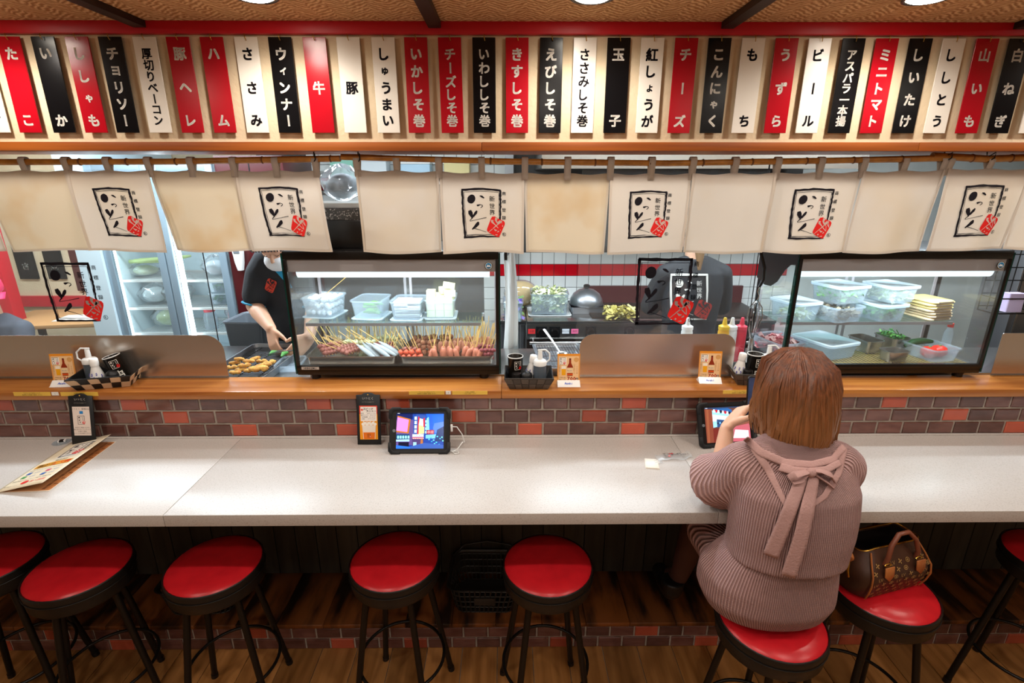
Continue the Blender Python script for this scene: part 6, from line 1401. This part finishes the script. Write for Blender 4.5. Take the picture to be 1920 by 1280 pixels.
def face_bits(par, X, s=1.0, mask=False):
    off = Matrix.Translation(-par.location)
    for k in (-1, 1):
        if mask: MB().tube([(k * .018 * s, .086 * s, .010 * s), (k * .030 * s, .087 * s, .006 * s), (k * .043 * s, .080 * s, .010 * s)], [.001, .0024, .001], 6).build('lowered_eyelid', 'hair_dark', par, True, X=off @ X); continue
        e = MB().ball((0, 0, 0), (.0125 * s, .009 * s, .0085 * s), 12, 8).build('eye', 'eye_white', par, True, X=off @ X @ TR(k * .030 * s, .080 * s, .008 * s))
        MB().ball((0, .006 * s, 0), (.0062 * s, .0045 * s, .0062 * s), 10, 6).build('iris', 'eye_dark', e, True)
        MB().tube([(k * .016 * s, .088 * s, .028 * s), (k * .030 * s, .088 * s, .033 * s), (k * .046 * s, .078 * s, .029 * s)], [.002, .0032, .0016], 6).build('eyebrow', 'hair_dark', par, True, X=off @ X)
    if not mask: MB().tube([(-.020 * s, .083 * s, -.058 * s), (0, .092 * s, -.056 * s), (.020 * s, .083 * s, -.058 * s)], [.002, .0055, .002], 8).build('lips', 'lips', par, True, X=off @ X)
# ------------------------------------------------------------------ the seated woman
WX, WYp = SP[5].x, SP[5].y
wm = thing('person', 'seated person in mauve ribbed knit with back bow, photographing with a phone', 'person', (WX, WYp, .735))
elbL = Vector((.735, 1.565, CT + .052)); shL = Vector((.745, 1.425, 1.285)); shR = Vector((1.045, 1.425, 1.280)); elbR = Vector((1.085, 1.56, CT + .056))
wrL = P(1362, 806, Y=1.660); hd_c = Vector((.935, 1.575, 1.490)); hd_f = Vector((-.14, .93, -.34)); hd_u = Vector((.02, .34, .94))
phc = P(1420, 746, Y=1.715)
b = MB(); HX = head(b, hd_c, hd_f, hd_u, .98)
chain(b, [((.905, 1.455, 1.325), .058), ((.918, 1.495, 1.385), .050), ((.930, 1.53, 1.43), .052)])
b.loft([ellring((.87, 1.43, .80), .165, .11), ellring((.88, 1.42, .90), .150, .10), ellring((.895, 1.40, 1.00), .125, .085), ellring((.895, 1.39, 1.12), .145, .09), ellring((.89, 1.405, 1.24), .150, .08), ellring((.895, 1.435, 1.31), .085, .055)])
chain(b, [(shL, .040), ((.738, 1.49, 1.18), .042), (elbL, .037), (elbL.lerp(wrL, .4), .036), (wrL, .0245)])
fd = (phc + Vector((-.02, .012, -.035)) - wrL).normalized()
hand(b, wrL + (wrL - elbL).normalized() * .012, (.62, .30, .55), (.55, -.25, -.60), (-.25, -.35, .85), [.25, .5, .6, .65], thumb_curl=.35, s=.98)
wrR = Vector((1.02, 1.72, CT + .035)); chain(b, [(shR, .040), ((1.075, 1.49, 1.18), .042), (elbR, .037), (elbR.lerp(wrR, .4), .036), (wrR, .0245)])
hand(b, wrR, (-.55, .8, 0), (0, 0, -1), (-.8, -.5, 0), .25)
# legs folded under the counter
for k, (hip, knee, ank, toe) in enumerate((((.80, 1.43, .815), (.775, 1.78, .79), (.77, 1.90, .42), (.75, 1.99, .335)), ((.94, 1.43, .815), (.98, 1.79, .79), (.965, 1.915, .42), (.98, 2.00, .335)))):
    chain(b, [(hip, .085), (Vector(hip).lerp(Vector(knee), .55), .072), (knee, .055), (Vector(knee).lerp(Vector(ank), .35), .052), (ank, .034), (toe, .030)])
body = remesh(b, 'body', ['skin'], wm, (WX, WYp, .735), .0042, 3)
face_bits(wm, HX, .98)
# tights over the legs
b = MB()
for hip, knee, ank, toe in (((.80, 1.45, .815), (.775, 1.78, .79), (.77, 1.90, .42), (.75, 1.99, .335)), ((.94, 1.45, .815), (.98, 1.79, .79), (.965, 1.915, .42), (.98, 2.00, .335))):
    chain(b, [(hip, .089), (Vector(hip).lerp(Vector(knee), .55), .077), (knee, .060), (Vector(knee).lerp(Vector(ank), .35), .057), (ank, .039), (toe, .036)])
remesh(b, 'tights', ['tights'], wm, (WX, WYp, .735), .008, 4)
for x, y in ((.74, 2.0), (.98, 2.01)):
    b = MB(); chain(b, [((x, y - .10, .345), .046), ((x, y - .03, .335), .048), ((x, y + .06, .305), .040)]); b.tube([(x, y - .11, .35), (x, y - .11, .41)], [.048, .052], 14); remesh(b, 'shoe', ['plastic_black'], wm, (x, y, .30), .007, 4)
# knitted lower tunic
b = MB()
b.loft([ellring((.870, 1.425, .738), .150, .110), ellring((.868, 1.42, .765), .198, .150), ellring((.864, 1.415, .82), .220, .164), ellring((.862, 1.41, .89), .216, .154), ellring((.875, 1.395, .96), .188, .132), ellring((.895, 1.385, 1.03), .155, .110)])
chain(b, [((.80, 1.45, .825), .098), ((.79, 1.60, .825), .090), ((.785, 1.70, .815), .086)]); chain(b, [((.95, 1.45, .825), .098), ((.97, 1.60, .825), .092), ((.978, 1.70, .815), .088)])
b.box((.80, 1.42, .745), (.94, 1.72, .87))
sk = remesh(b, 'knit_skirt', ['knit_skirt'], wm, (.868, 1.37, .735), .0075, 8)
# knitted top with wide sleeves
b = MB()
b.loft([ellring((.890, 1.385, .975), .184, .142, tilt=-.10), ellring((.893, 1.385, 1.02), .184, .138, tilt=-.05), ellring((.896, 1.385, 1.08), .188, .136), ellring((.896, 1.39, 1.15), .190, .134), ellring((.893, 1.395, 1.22), .190, .124), ellring((.893, 1.42, 1.285), .172, .100), ellring((.900, 1.445, 1.330), .120, .078), ellring((.908, 1.462, 1.350), .080, .062)])
chain(b, [((.785, 1.42, 1.290), .070), ((.745, 1.435, 1.262), .078), ((.722, 1.485, 1.185), .086), ((.728, 1.535, 1.125), .080)])
b.tube([(.722, 1.485, 1.190), (.690, 1.545, 1.140)], [.086, .090], 16)
chain(b, [((1.02, 1.42, 1.285), .068), ((1.055, 1.440, 1.255), .074), ((1.082, 1.495, 1.180), .076), ((1.085, 1.55, 1.130), .072)])
top_ = remesh(b, 'knit_top', ['knit'], wm, (.893, 1.39, .99), .0065, 7)
# cuffs, neckline, bow: laid on the knit
def bvh(o):
    me = o.data; mw = Matrix.Translation(wm.location + o.location); return BVHTree.FromPolygons([mw @ v.co for v in me.vertices], [tuple(p.vertices) for p in me.polygons])
BT, BS = bvh(top_), bvh(sk)
def on_back(px, py, off=.004):
    """point of the knit surface behind photo pixel, lifted along its normal"""
    o = Vector((0, 0, CAMH)); d = (P(px, py, Y=1.0) - o).normalized(); best = None
    for T in (BT, BS):
        h, n, i, ds = T.ray_cast(o, d)
        if h and (best is None or ds < best[2]): best = (h, n, ds)
    if best is None: return P(px, py, Y=1.30)
    n = best[1] if best[1].dot(d) < 0 else -best[1]; return best[0] + n * off
def ribbon(name, pts, widths, off=.006, th=.004, m='knit_band', n=8):
    Q = []
    for i in range(len(pts) - 1):
        for k in range(n):
            f = k / n; Q.append((pts[i][0] + (pts[i + 1][0] - pts[i][0]) * f, pts[i][1] + (pts[i + 1][1] - pts[i][1]) * f, widths[i] + (widths[i + 1] - widths[i]) * f))
    Q.append((*pts[-1], widths[-1])); vs = []
    for i, (x, y, w) in enumerate(Q):
        a = Q[max(i - 1, 0)]; c = Q[min(i + 1, len(Q) - 1)]; tx, ty = c[0] - a[0], c[1] - a[1]; l = math.hypot(tx, ty) or 1; nx, ny = -ty / l, tx / l
        vs.append([on_back(x + nx * w * s_ / 2, y + ny * w * s_ / 2, off) - wm.location for s_ in (-1, -.5, 0, .5, 1)])
    mb = MB(); mb.add([p for r in vs for p in r], [(i * 5 + j, i * 5 + j + 1, i * 5 + j + 6, i * 5 + j + 5) for i in range(len(vs) - 1) for j in range(4)])
    o = mb.build(name, m, wm, True); md = o.modifiers.new('s', 'SOLIDIFY'); md.thickness = th; md.offset = 0; ms = o.modifiers.new('m', 'SMOOTH'); ms.iterations = 3
    return o
ribbon('neck_band', [(1398, 822), (1425, 848), (1470, 868), (1520, 872), (1560, 862), (1582, 838)], [14, 15, 15, 15, 15, 14], .005, .006)
ribbon('back_edge', [(1412, 838), (1440, 880), (1462, 925), (1480, 960)], [16, 15, 13, 8], .003, .003); ribbon('back_edge', [(1582, 840), (1572, 885), (1545, 930), (1500, 962)], [14, 14, 13, 8], .003, .003)
ribbon('tie_band', [(1458, 876), (1485, 884), (1515, 886), (1545, 882), (1572, 868)], [17, 17, 15, 15, 14], .010, .006)
ribbon('bow_tail', [(1503, 890), (1488, 930), (1466, 985), (1444, 1040)], [24, 28, 30, 31], .010, .004)
ribbon('bow_tail', [(1522, 892), (1512, 940), (1497, 1005), (1474, 1076)], [20, 27, 29, 29], .015, .004)
k0 = on_back(1512, 886, .018)
def loop(pts, name):
    o = Vector(k0); mb = MB(); base = [o + Vector(p) for p in pts]; w = Vector((.0, -.012, .020))
    mb.tube([p - wm.location for p in base], [.010, .012, .013, .013, .013, .012, .010], 8, flat=.35).build(name, 'knit_band', wm, True)
loop([(-.004, 0, .002), (-.024, -.016, .006), (-.052, -.020, .002), (-.062, -.012, -.014), (-.052, -.014, -.026), (-.034, -.016, -.022), (-.010, -.006, -.006)], 'bow_loop')
loop([(.006, 0, .004), (.024, -.014, .010), (.052, -.018, .000), (.072, -.010, -.026), (.064, -.014, -.042), (.046, -.016, -.026), (.012, -.006, -.006)], 'bow_loop')
MB().ball(tuple(k0 + Vector((0, -.008, 0)) - wm.location), (.017, .013, .015), 14, 10).build('bow_knot', 'knit_band', wm, True)
# hair
hb = MB(); HC = Vector((.935, 1.548, 1.492)); 
def hpath(th, lay, rr):
    """one lock from the crown down round the head; th=0 is the back of the head"""
    ox, oy = math.sin(th), -math.cos(th); ra, rbk = (.099 + .009 * lay), (.112 + .009 * lay)
    pts = []
    for u in (0, .14, .30, .46, .62, .78, .90, 1.0):
        if u < .46: a = u / .46 * math.pi / 2; k = math.sin(a); z = .112 + .006 * lay - (.112) * (1 - math.cos(a)) * .98
        else: k = 1 + .09 * math.sin((u - .46) / .54 * math.pi * .8) - .10 * max(0, u - .80) * 2; z = .006 * lay - (u - .46) / .54 * (.215 + rr.uniform(-.022, .014) - .05 * abs(math.sin(th)) ** 1.5)
        x = ox * ra * k; y = oy * rbk * k
        y -= .028 * max(0, u - .4)
        pts.append(HC + Vector((x + .006 * math.sin(9 * u + th * 5) + rr.uniform(-.003, .003), y + .012 * (1 - k), z)))
    return pts
rr = random.Random(4)
shell = [[hpath(2 * math.pi * j / 40, -1.2, random.Random(1))[i] for j in range(40) if abs(((2 * math.pi * j / 40 + math.pi) % (2 * math.pi)) - math.pi) < 2.15] for i in range(8)]
hb.loft(shell, closed=False, cap0=False, cap1=False)
for lay in range(3):
    for j in range(54):
        th = (j / 53 - .5) * 2 * 2.2 + rr.uniform(-.04, .04); hb.tube(hpath(th, lay * .6, rr), [.004, .012, .016, .017, .017, .016, .012, .004], 7, flat=.45)
for j in range(190):
    th = (j / 189 - .5) * 2 * 2.2 + rr.uniform(-.02, .02); pp = hpath(th, 1.6 + rr.uniform(-.4, .35), rr); hb.tube(pp, [.0015, .0032, .004, .0042, .0042, .004, .003, .0008], 5)
hb.ball(tuple(HC + Vector((0, .0, .035))), (.094, .102, .082), 24, 14)
ho = hb.build('hair', 'hair_brown', wm, True, X=Matrix.Translation(-wm.location))
# phone
t = thing('smartphone', 'black smartphone held upright by the seated person', 'phone', X=Matrix.Translation(phc) @ rotz(R(-6)) @ Matrix.Rotation(R(-14), 4, 'X'))
def rr3(w, h, r, y): return [(p[0], y, p[1]) for p in rrect(w, h, r, 0, 5)]
MB().loft([rr3(.070, .152, .010, .0045), rr3(.076, .158, .012, .002), rr3(.076, .158, .012, -.003), rr3(.073, .155, .011, -.0045)]).build('body', 'case_black', t, True)
MB().loft([rr3(.069, .148, .008, -.0046), rr3(.069, .148, .008, -.0049)]).build('screen', 'phone_screen', t)
MB().lathe([(.008, 0), (.008, .002)], 14).build('camera_lens', 'chrome', t, X=TR(.02, .0046, .055) @ Matrix.Rotation(R(-90), 4, 'X'))
# small black handbag hanging under the counter beside her
q = P(1268, 1040, Y=2.05); t = thing('black_handbag', 'small black leather bag with gold clasp hanging under the counter', 'bag', (q.x, 2.12, .62))
MB().loft([rrect(.15, .06, .02, 0), rrect(.19, .085, .03, .05), rrect(.185, .075, .03, .16), rrect(.15, .03, .012, .24)]).build('body', 'seat_black', t, True); MB().box((-.035, -.049, .045), (.045, -.041, .075)).build('clasp', 'gold', t, bev=.002)
MB().tube([(-.06, 0, .23), (-.04, 0, .33), (0, 0, .372), (.04, 0, .33), (.06, 0, .23)], .005, 8).build('strap', 'seat_black', t, True)
# ------------------------------------------------------------------ monogram handbag on the next stool
BL, BD, BH_ = .285, .150, .175
q = P(1605, 1128, Z=.733); bgx = thing('handbag', 'brown monogram handbag with tan leather handles on a red stool', 'handbag', (SP[6].x - .018, SP[6].y + .035, .7345), R(15)); bgx.scale = (1.1, 1.1, .98)
mat('bag_canvas', '4a2f22', .38, col2='3c251b', nscale=12, bump=.25, bscale=8); mat('bag_tan', 'b06a34', .45, col2='96542a', nscale=15); mat('bag_handle', '7a4430', .35)
def bdep(h): return BD * (.92 + .25 * math.sin(math.pi * min(1, h * 1.05)) - .62 * max(0, h - .55) / .45 * .55)
def blen(h): return BL * (.93 + .09 * math.sin(math.pi * h) - .10 * h * h)
rings = [[(p[0], p[1], h * BH_ + .010 * math.sin(9 * p[0] * 8 + 1) * (h > .8)) for p in rrect(blen(h), bdep(h), min(.05, bdep(h) * .42), 0, 6)] for h in (0, .04, .15, .3, .45, .6, .75, .88, 1.0)]
inner = [[(p[0] * .96, p[1] * .88, p[2] - .004 - k) for p in rings[-1]] for k in (0, .05)]
bd = MB().loft(rings + inner[:1], cap1=False).build('body', 'bag_canvas', bgx, True)
MB().loft([inner[0], [(p[0] * .95, p[1] * .95, p[2] - .09) for p in inner[0]]], cap0=False).build('lining', ink('1a1210'), bgx, True)
MB().tube([(p[0] * 1.0, p[1] * 1.0, p[2] + .001) for p in rings[-1]], .003, 6, closed=True).build('zip_edge', 'gold', bgx, True)
for s_ in (-1, 1):
    MB().tube([(s_ * (blen(h) / 2 - .022), -bdep(h) / 2 - .001 if h > 0 else -bdep(0) / 2, h * BH_) for h in (.02, .2, .4, .6, .8, .98)], .0028, 6).build('piping', 'bag_tan', bgx, True)
    y0 = s_ * (bdep(.78) / 2 + .003)
    hn = MB().tube([(-.062, y0, .135), (-.060, y0 + s_ * .004, .165), (-.050, y0 + s_ * -.002, .210), (-.022, y0 - s_ * .008, .245), (.016, y0 - s_ * .008, .246), (.048, y0 - s_ * .002, .212), (.062, y0 + s_ * .004, .165), (.064, y0, .135)], .0075, 10).build('handle', 'bag_handle', bgx, True)
    for a in (-.062, .064):
        tb_ = MB().prism([(-.018, .045), (.018, .045), (.018, .010), (0, -.008), (-.018, .010)], -.002, .002).build('handle_tab', 'bag_tan', bgx, X=TR(a, s_ * (bdep(.55) / 2 + .006), .095) @ Matrix.Rotation(R(-s_ * -8), 4, 'X'), bev=.001, seg=1)
        MB().tube([(a + .013 * math.cos(k * .628), s_ * (bdep(.75) / 2 + .010), .142 + .006 * math.sin(k * .628)) for k in range(10)], .0018, 6, closed=True).build('ring', 'gold', bgx, True)
mk = MB()
for i in range(-4, 5):
    for j in range(7):
        x = (i + (.5 if j % 2 else 0)) * .030; h = .08 + j * .115
        if abs(x) > blen(h) / 2 - .03 or (j > 3 and abs(abs(x) - .063) < .022): continue
        fn = lambda a, b_, x=x, h=h: (x + a, -bdep(h + b_ / BH_) / 2 - .0016 - .001, h * BH_ + b_)
        typ = (i + 2 * j) % 3
        if typ == 0:
            for k in range(4): stroke(mk, [(0, 0), (.0075 * math.cos(k * 1.571 + .4), .0075 * math.sin(k * 1.571 + .4))], [.0015, .004], 0, fn, n=1)
        elif typ == 1:
            e1, e2 = ell(0, 0, .0082, .0070, 10), ell(0, 0, .0066, .0054, 10); mk.add([fn(*p) for p in e1 + e2], [(k, (k + 1) % 10, 10 + (k + 1) % 10, 10 + k) for k in range(10)]); stroke(mk, [(-.004, 0), (.004, 0)], [.002, .002], 0, fn, n=1); stroke(mk, [(0, -.004), (0, .004)], [.002, .002], 0, fn, n=1)
        else: row(mk, 'LV', 0, 0, .016, 0, fn)
tag(mk.build('monogram_print', ink('a8834f'), bgx), kind='stuff')
MB().tube([(-BL / 2 - .004, -.02, .13), (-BL / 2 - .014, -.03, .10), (-BL / 2 - .012, -.035, .075)], .004, 6).build('key_chain', 'gold', bgx, True); MB().ball((-BL / 2 - .004, -.01, .145), (.012, .024, .020), 10, 7).build('leather_tag', 'bag_tan', bgx, True)
# ------------------------------------------------------------------ cook at the draining tray
cxp = P(538, 520, Y=3.02).x; ck = thing('person', 'cook in black shirt with red seal and face mask, bending over the draining tray', 'person', (cxp, 3.08, KF)); C0 = Vector((cxp, 3.08, KF))
shl = P(492, 488, Y=2.98); el = P(476, 572, Y=2.93); wr_ = P(508, 616, Y=2.76); shr = Vector((2 * cxp - shl.x, 2.98, shl.z)); elr = Vector((shr.x + .07, 2.92, el.z)); wrr = P(580, 632, Y=2.72)
hc = Vector((P(515, 462, Y=2.86).x, 2.87, P(515, 462, Y=2.86).z)); b = MB(); HX2 = head(b, hc, (.05, -.80, -.55), (0, -.5, .8), 1.02)
chain(b, [((cxp - .02, 2.99, 1.66), .065), ((cxp - .03, 2.95, 1.73), .058), (tuple(hc + Vector((0, .04, -.03))), .062)])
b.loft([ellring((cxp, 3.10, KF + .80), .165, .11), ellring((cxp, 3.09, KF + .98), .150, .10), ellring((cxp, 3.05, KF + 1.20), .170, .11), ellring((cxp, 3.0, KF + 1.38), .175, .10), ellring((cxp - .01, 2.99, KF + 1.46), .10, .07)])
chain(b, [(tuple(shl), .048), (tuple(shl.lerp(el, .5)), .046), (tuple(el), .044), (tuple(el.lerp(wr_, .35)), .046), (tuple(wr_), .029)]); chain(b, [(tuple(shr), .048), (tuple(shr.lerp(elr, .5)), .046), (tuple(elr), .044), (tuple(elr.lerp(wrr, .35)), .044), (tuple(wrr), .029)])
hand(b, wr_, (.25, -.45, -.80), (.55, .75, -.2), (.75, -.5, .2), .45, s=1.1); hand(b, wrr, (-.55, -.5, -.55), (-.3, .8, -.3), (-.3, -.5, .6), .4, s=1.1)
for k in (-1, 1): chain(b, [((cxp + k * .09, 3.10, KF + .86), .092), ((cxp + k * .10, 3.09, KF + .48), .062), ((cxp + k * .10, 3.12, KF + .09), .042), ((cxp + k * .11, 3.00, KF + .05), .038)])
remesh(b, 'body', ['skin_b'], ck, C0, .0055, 4); face_bits(ck, HX2, 1.02, True)
b = MB(); b.loft([ellring((cxp, 3.10, KF + .72), .185, .135), ellring((cxp, 3.09, KF + .98), .175, .125), ellring((cxp, 3.05, KF + 1.20), .190, .130), ellring((cxp, 3.0, KF + 1.38), .192, .115), ellring((cxp - .01, 2.985, KF + 1.47), .11, .085)])
e2 = shl.lerp(el, .78); chain(b, [(tuple(shl + Vector((.03, 0, 0))), .080), (tuple(shl.lerp(el, .3)), .078), (tuple(e2), .074)]); e3 = shr.lerp(elr, .78); chain(b, [(tuple(shr - Vector((.03, 0, 0))), .080), (tuple(shr.lerp(elr, .3)), .078), (tuple(e3), .074)])
so = remesh(b, 'shirt', ['shirt_black'], ck, C0, .008, 6)
dv = (el - shl).normalized()
for p_, d_ in ((e2, dv), (e3, (elr - shr).normalized())):
    u_ = d_.orthogonal().normalized(); w_ = d_.cross(u_); MB().tube([p_ + d_ * .052 + .062 * (u_ * math.cos(k * .393) + w_ * math.sin(k * .393)) - C0 for k in range(16)], .006, 6, closed=True).build('sleeve_trim', 'trim_blue', ck, True)
def bvh2(o, par): return BVHTree.FromPolygons([v.co + o.location + par.location for v in o.data.vertices], [tuple(p.vertices) for p in o.data.polygons])
def lay(T, px, py, off, par):
    o = Vector((0, 0, CAMH)); d = (P(px, py, Y=1.0) - o).normalized(); h, n, i, ds = T.ray_cast(o, d)
    if h is None: h = P(px, py, Y=2.9); n = Vector((0, -1, 0))
    if n.dot(d) > 0: n = -n
    return h + n * off - par.location
T2 = bvh2(so, ck); mb = MB(); sc_ = 24 / 400.
Fa = lambda l: (lambda x, y: lay(T2, 508 + (x - 925) * sc_, 535 + (y - 930) * sc_ * 1.05, .004 + .002 * l, ck)); seal(mb, Fa(0), Fa(1), 0, 1); mb.build('chest_emblem', [ink('c8402c'), 'shirt_black'], ck)
mb = MB(); stroke(mb, [(508, 494), (520, 505), (536, 522), (545, 540)], [7, 9, 9, 8], 0, lambda x, y: lay(T2, x, y, .006, ck)); mb.build('collar', 'trim_blue', ck)
o = MB(); o.ball((0, 0, 0), (.070, .060, .058), 18, 12); o.build('face_mask', 'mask', ck, True, X=Matrix.Translation(-C0) @ HX2 @ TR(0, .048, -.062))
o = MB(); o.ball((0, -.016, .040), (.086, .100, .088), 20, 14); 
for k in range(-5, 6): o.tube([(k * .014, .03, .122), (k * .016, .080, .105), (k * .017, .096, .068), (k * .016, .096, .045)], [.012, .013, .011, .003], 7)
o.build('hair', 'hair_dark', ck, True, X=Matrix.Translation(-C0) @ HX2)
MB().loft([ellring((0, .02, .50), .20, .15), ellring((0, .01, .98), .182, .136)], cap0=False, cap1=False).build('apron', 'apron_black', ck, True, solid=.003)
# ------------------------------------------------------------------ cook at the griddle, seen from behind
gy = 3.38; gx_ = P(1298, 540, Y=gy).x; ck2 = thing('person', 'cook at the griddle seen from behind, white emblem on dark shirt', 'person', (gx_, gy, KF)); C0 = Vector((gx_, gy, KF))
sz = P(1298, 498, Y=gy).z; b = MB(); hc = Vector((gx_ - .02, gy + .05, sz + .20)); HX3 = head(b, hc, (-.1, .9, -.35), (0, .3, .9), 1.0)
chain(b, [((gx_, gy, sz + .02), .062), ((gx_ - .01, gy + .03, sz + .12), .056)])
b.loft([ellring((gx_, gy, KF + .78), .16, .11), ellring((gx_, gy, KF + .98), .14, .10), ellring((gx_, gy, sz - .18), .155, .095), ellring((gx_, gy, sz - .05), .145, .08), ellring((gx_, gy, sz + .02), .08, .055)])
ends = []
for k in (-1, 1):
    sh = Vector((gx_ + k * .185, gy, sz - .03)); e_ = Vector((gx_ + k * .245, gy + .09, sz - .30)); w_ = Vector((gx_ + k * .13, gy + .33, sz - .33)); ends.append((sh, e_))
    chain(b, [(sh + Vector((-k * .02, 0, -.02)), .044), (sh.lerp(e_, .5), .044), (e_, .042), (e_.lerp(w_, .4), .042), (w_, .027)]); hand(b, w_, (-k * .3, .9, -.2), (0, -.1, -1), (-k, 0, 0), .4, s=1.0)
    chain(b, [((gx_ + k * .085, gy, KF + .84), .09), ((gx_ + k * .09, gy + .01, KF + .46), .06), ((gx_ + k * .09, gy - .02, KF + .09), .042), ((gx_ + k * .10, gy + .11, KF + .05), .038)])
remesh(b, 'body', ['skin_b'], ck2, C0, .0065, 4); face_bits(ck2, HX3)
b = MB(); b.loft([ellring((gx_, gy, KF + .66), .185, .13), ellring((gx_, gy, KF + .95), .175, .125), ellring((gx_, gy, sz - .20), .195, .128), ellring((gx_, gy, sz - .04), .195, .112), ellring((gx_, gy + .005, sz + .05), .105, .075)])
for sh, e_ in ends: chain(b, [(Vector((gx_ + (sh.x - gx_) * .35, gy, sz + .005)), .062), (sh + Vector((0, 0, -.025)), .068), (sh.lerp(e_, .5), .072), (sh.lerp(e_, .95), .070)])
so = remesh(b, 'shirt', ['shirt_black'], ck2, C0, .008, 6); T3 = bvh2(so, ck2)
mb = MB(); sc_ = 70 / 810.; lx = lambda x: 1290 + (x - 635) * sc_
emblem(mb, 810, lambda x, y, l: lay(T3, 1292 + x * sc_, 556 - y * sc_ * .98, .006 + .002 * l, ck2), 0, 1, 2, False, 1); mb.build('back_emblem', ['ink_white', ink('b83028'), 'shirt_black'], ck2)
o = MB(); o.ball((0, -.014, .038), (.088, .104, .090), 20, 14)
o.tube([(.0, -.10, .02), (0, -.13, -.05), (-.01, -.12, -.14), (-.01, -.10, -.26)], [.022, .034, .032, .010], 10); o.build('hair', ink('7a5a3a', 0, .4), ck2, True, X=Matrix.Translation(-C0) @ HX3)
MB().tube([(-.086, 0, -.01), (-.07, .06, -.04), (0, .115, -.06), (.07, .06, -.04), (.086, 0, -.01)], [.003, .02, .04, .02, .003], 8, flat=.3).build('face_mask', 'mask', ck2, True, X=Matrix.Translation(-C0) @ HX3)
# ------------------------------------------------------------------ diner in a pink cap far behind the screen
dx_ = P(-24, 560, Y=3.55).x; dy_ = 3.55; dn = thing('person', 'diner in pink cap and grey jacket far behind the clear screen', 'person', (dx_, dy_, KF)); C0 = Vector((dx_, dy_, KF)); dz = P(2, 545, Y=dy_).z
b = MB(); HX4 = head(b, (dx_, dy_, dz - .02), (.75, -.55, -.25), (.1, -.1, 1), 1.0); chain(b, [((dx_ - .02, dy_ + .02, dz - .20), .06), ((dx_ - .01, dy_ + .01, dz - .1), .055)])
b.loft([ellring((dx_, dy_, dz - .75), .17, .12), ellring((dx_, dy_, dz - .45), .17, .115), ellring((dx_, dy_, dz - .24), .16, .09)])
for k in (-1, 1): e_ = Vector((dx_ + k * .22, dy_ - .10, dz - .52)); w_ = Vector((dx_ + k * .10, dy_ - .30, dz - .50)); chain(b, [((dx_ + k * .18, dy_, dz - .27), .056), (e_, .042), (w_, .027)]); hand(b, w_, (-k * .4, -.9, 0), (0, 0, -1), (-k, .2, 0), .4)
for k in (-1, 1): chain(b, [((dx_ + k * .09, dy_, dz - .74), .09), ((dx_ + k * .1, dy_ - .36, dz - .74), .06), ((dx_ + k * .1, dy_ - .38, KF + .09), .042), ((dx_ + k * .1, dy_ - .48, KF + .05), .036)])
remesh(b, 'body', ['skin_b'], dn, C0, .008, 4); face_bits(dn, HX4)
b = MB(); b.loft([ellring((dx_, dy_, dz - .80), .20, .15), ellring((dx_, dy_, dz - .45), .20, .14), ellring((dx_, dy_, dz - .23), .185, .11), ellring((dx_, dy_, dz - .17), .09, .07)])
for k in (-1, 1): chain(b, [((dx_ + k * .17, dy_, dz - .28), .075), ((dx_ + k * .22, dy_ - .10, dz - .52), .062), ((dx_ + k * .13, dy_ - .25, dz - .50), .05)])
remesh(b, 'jacket', ['jacket_grey'], dn, C0, .010, 5)
cp = MB().lathe([(.100, 0), (.102, .02), (.095, .06), (.065, .095), (.02, .108), (.001, .109)], 20, cap1=False).build('cap', 'cap_pink', dn, True, X=Matrix.Translation(-C0) @ HX4 @ TR(0, -.004, .028)); MB().grid(lambda u, v: (.09 * (u - .5) * 2 * (1 - .25 * v), .085 + .075 * v * (1 - .6 * (u - .5) ** 2), .006 - .02 * v - .02 * (u - .5) ** 2), 8, 4).build('brim', 'cap_pink', cp, True, solid=.003)
q = thing('dining_stool', 'plain round stool under the pink capped diner', 'stool', (dx_, dy_ + .02, KF)); sh_ = dz - .845 - KF
MB().lathe([(.15, sh_ - .04), (.16, sh_ - .03), (.16, sh_ - .005), (.15, sh_)], 24).build('seat', 'seat_black', q, True)
for a in (-1, 1):
    for c in (-1, 1): MB().tube([(a * .09, c * .09, sh_ - .04), (a * .14, c * .14, .001)], .012, 8).build('leg', 'metal_black', q, True)
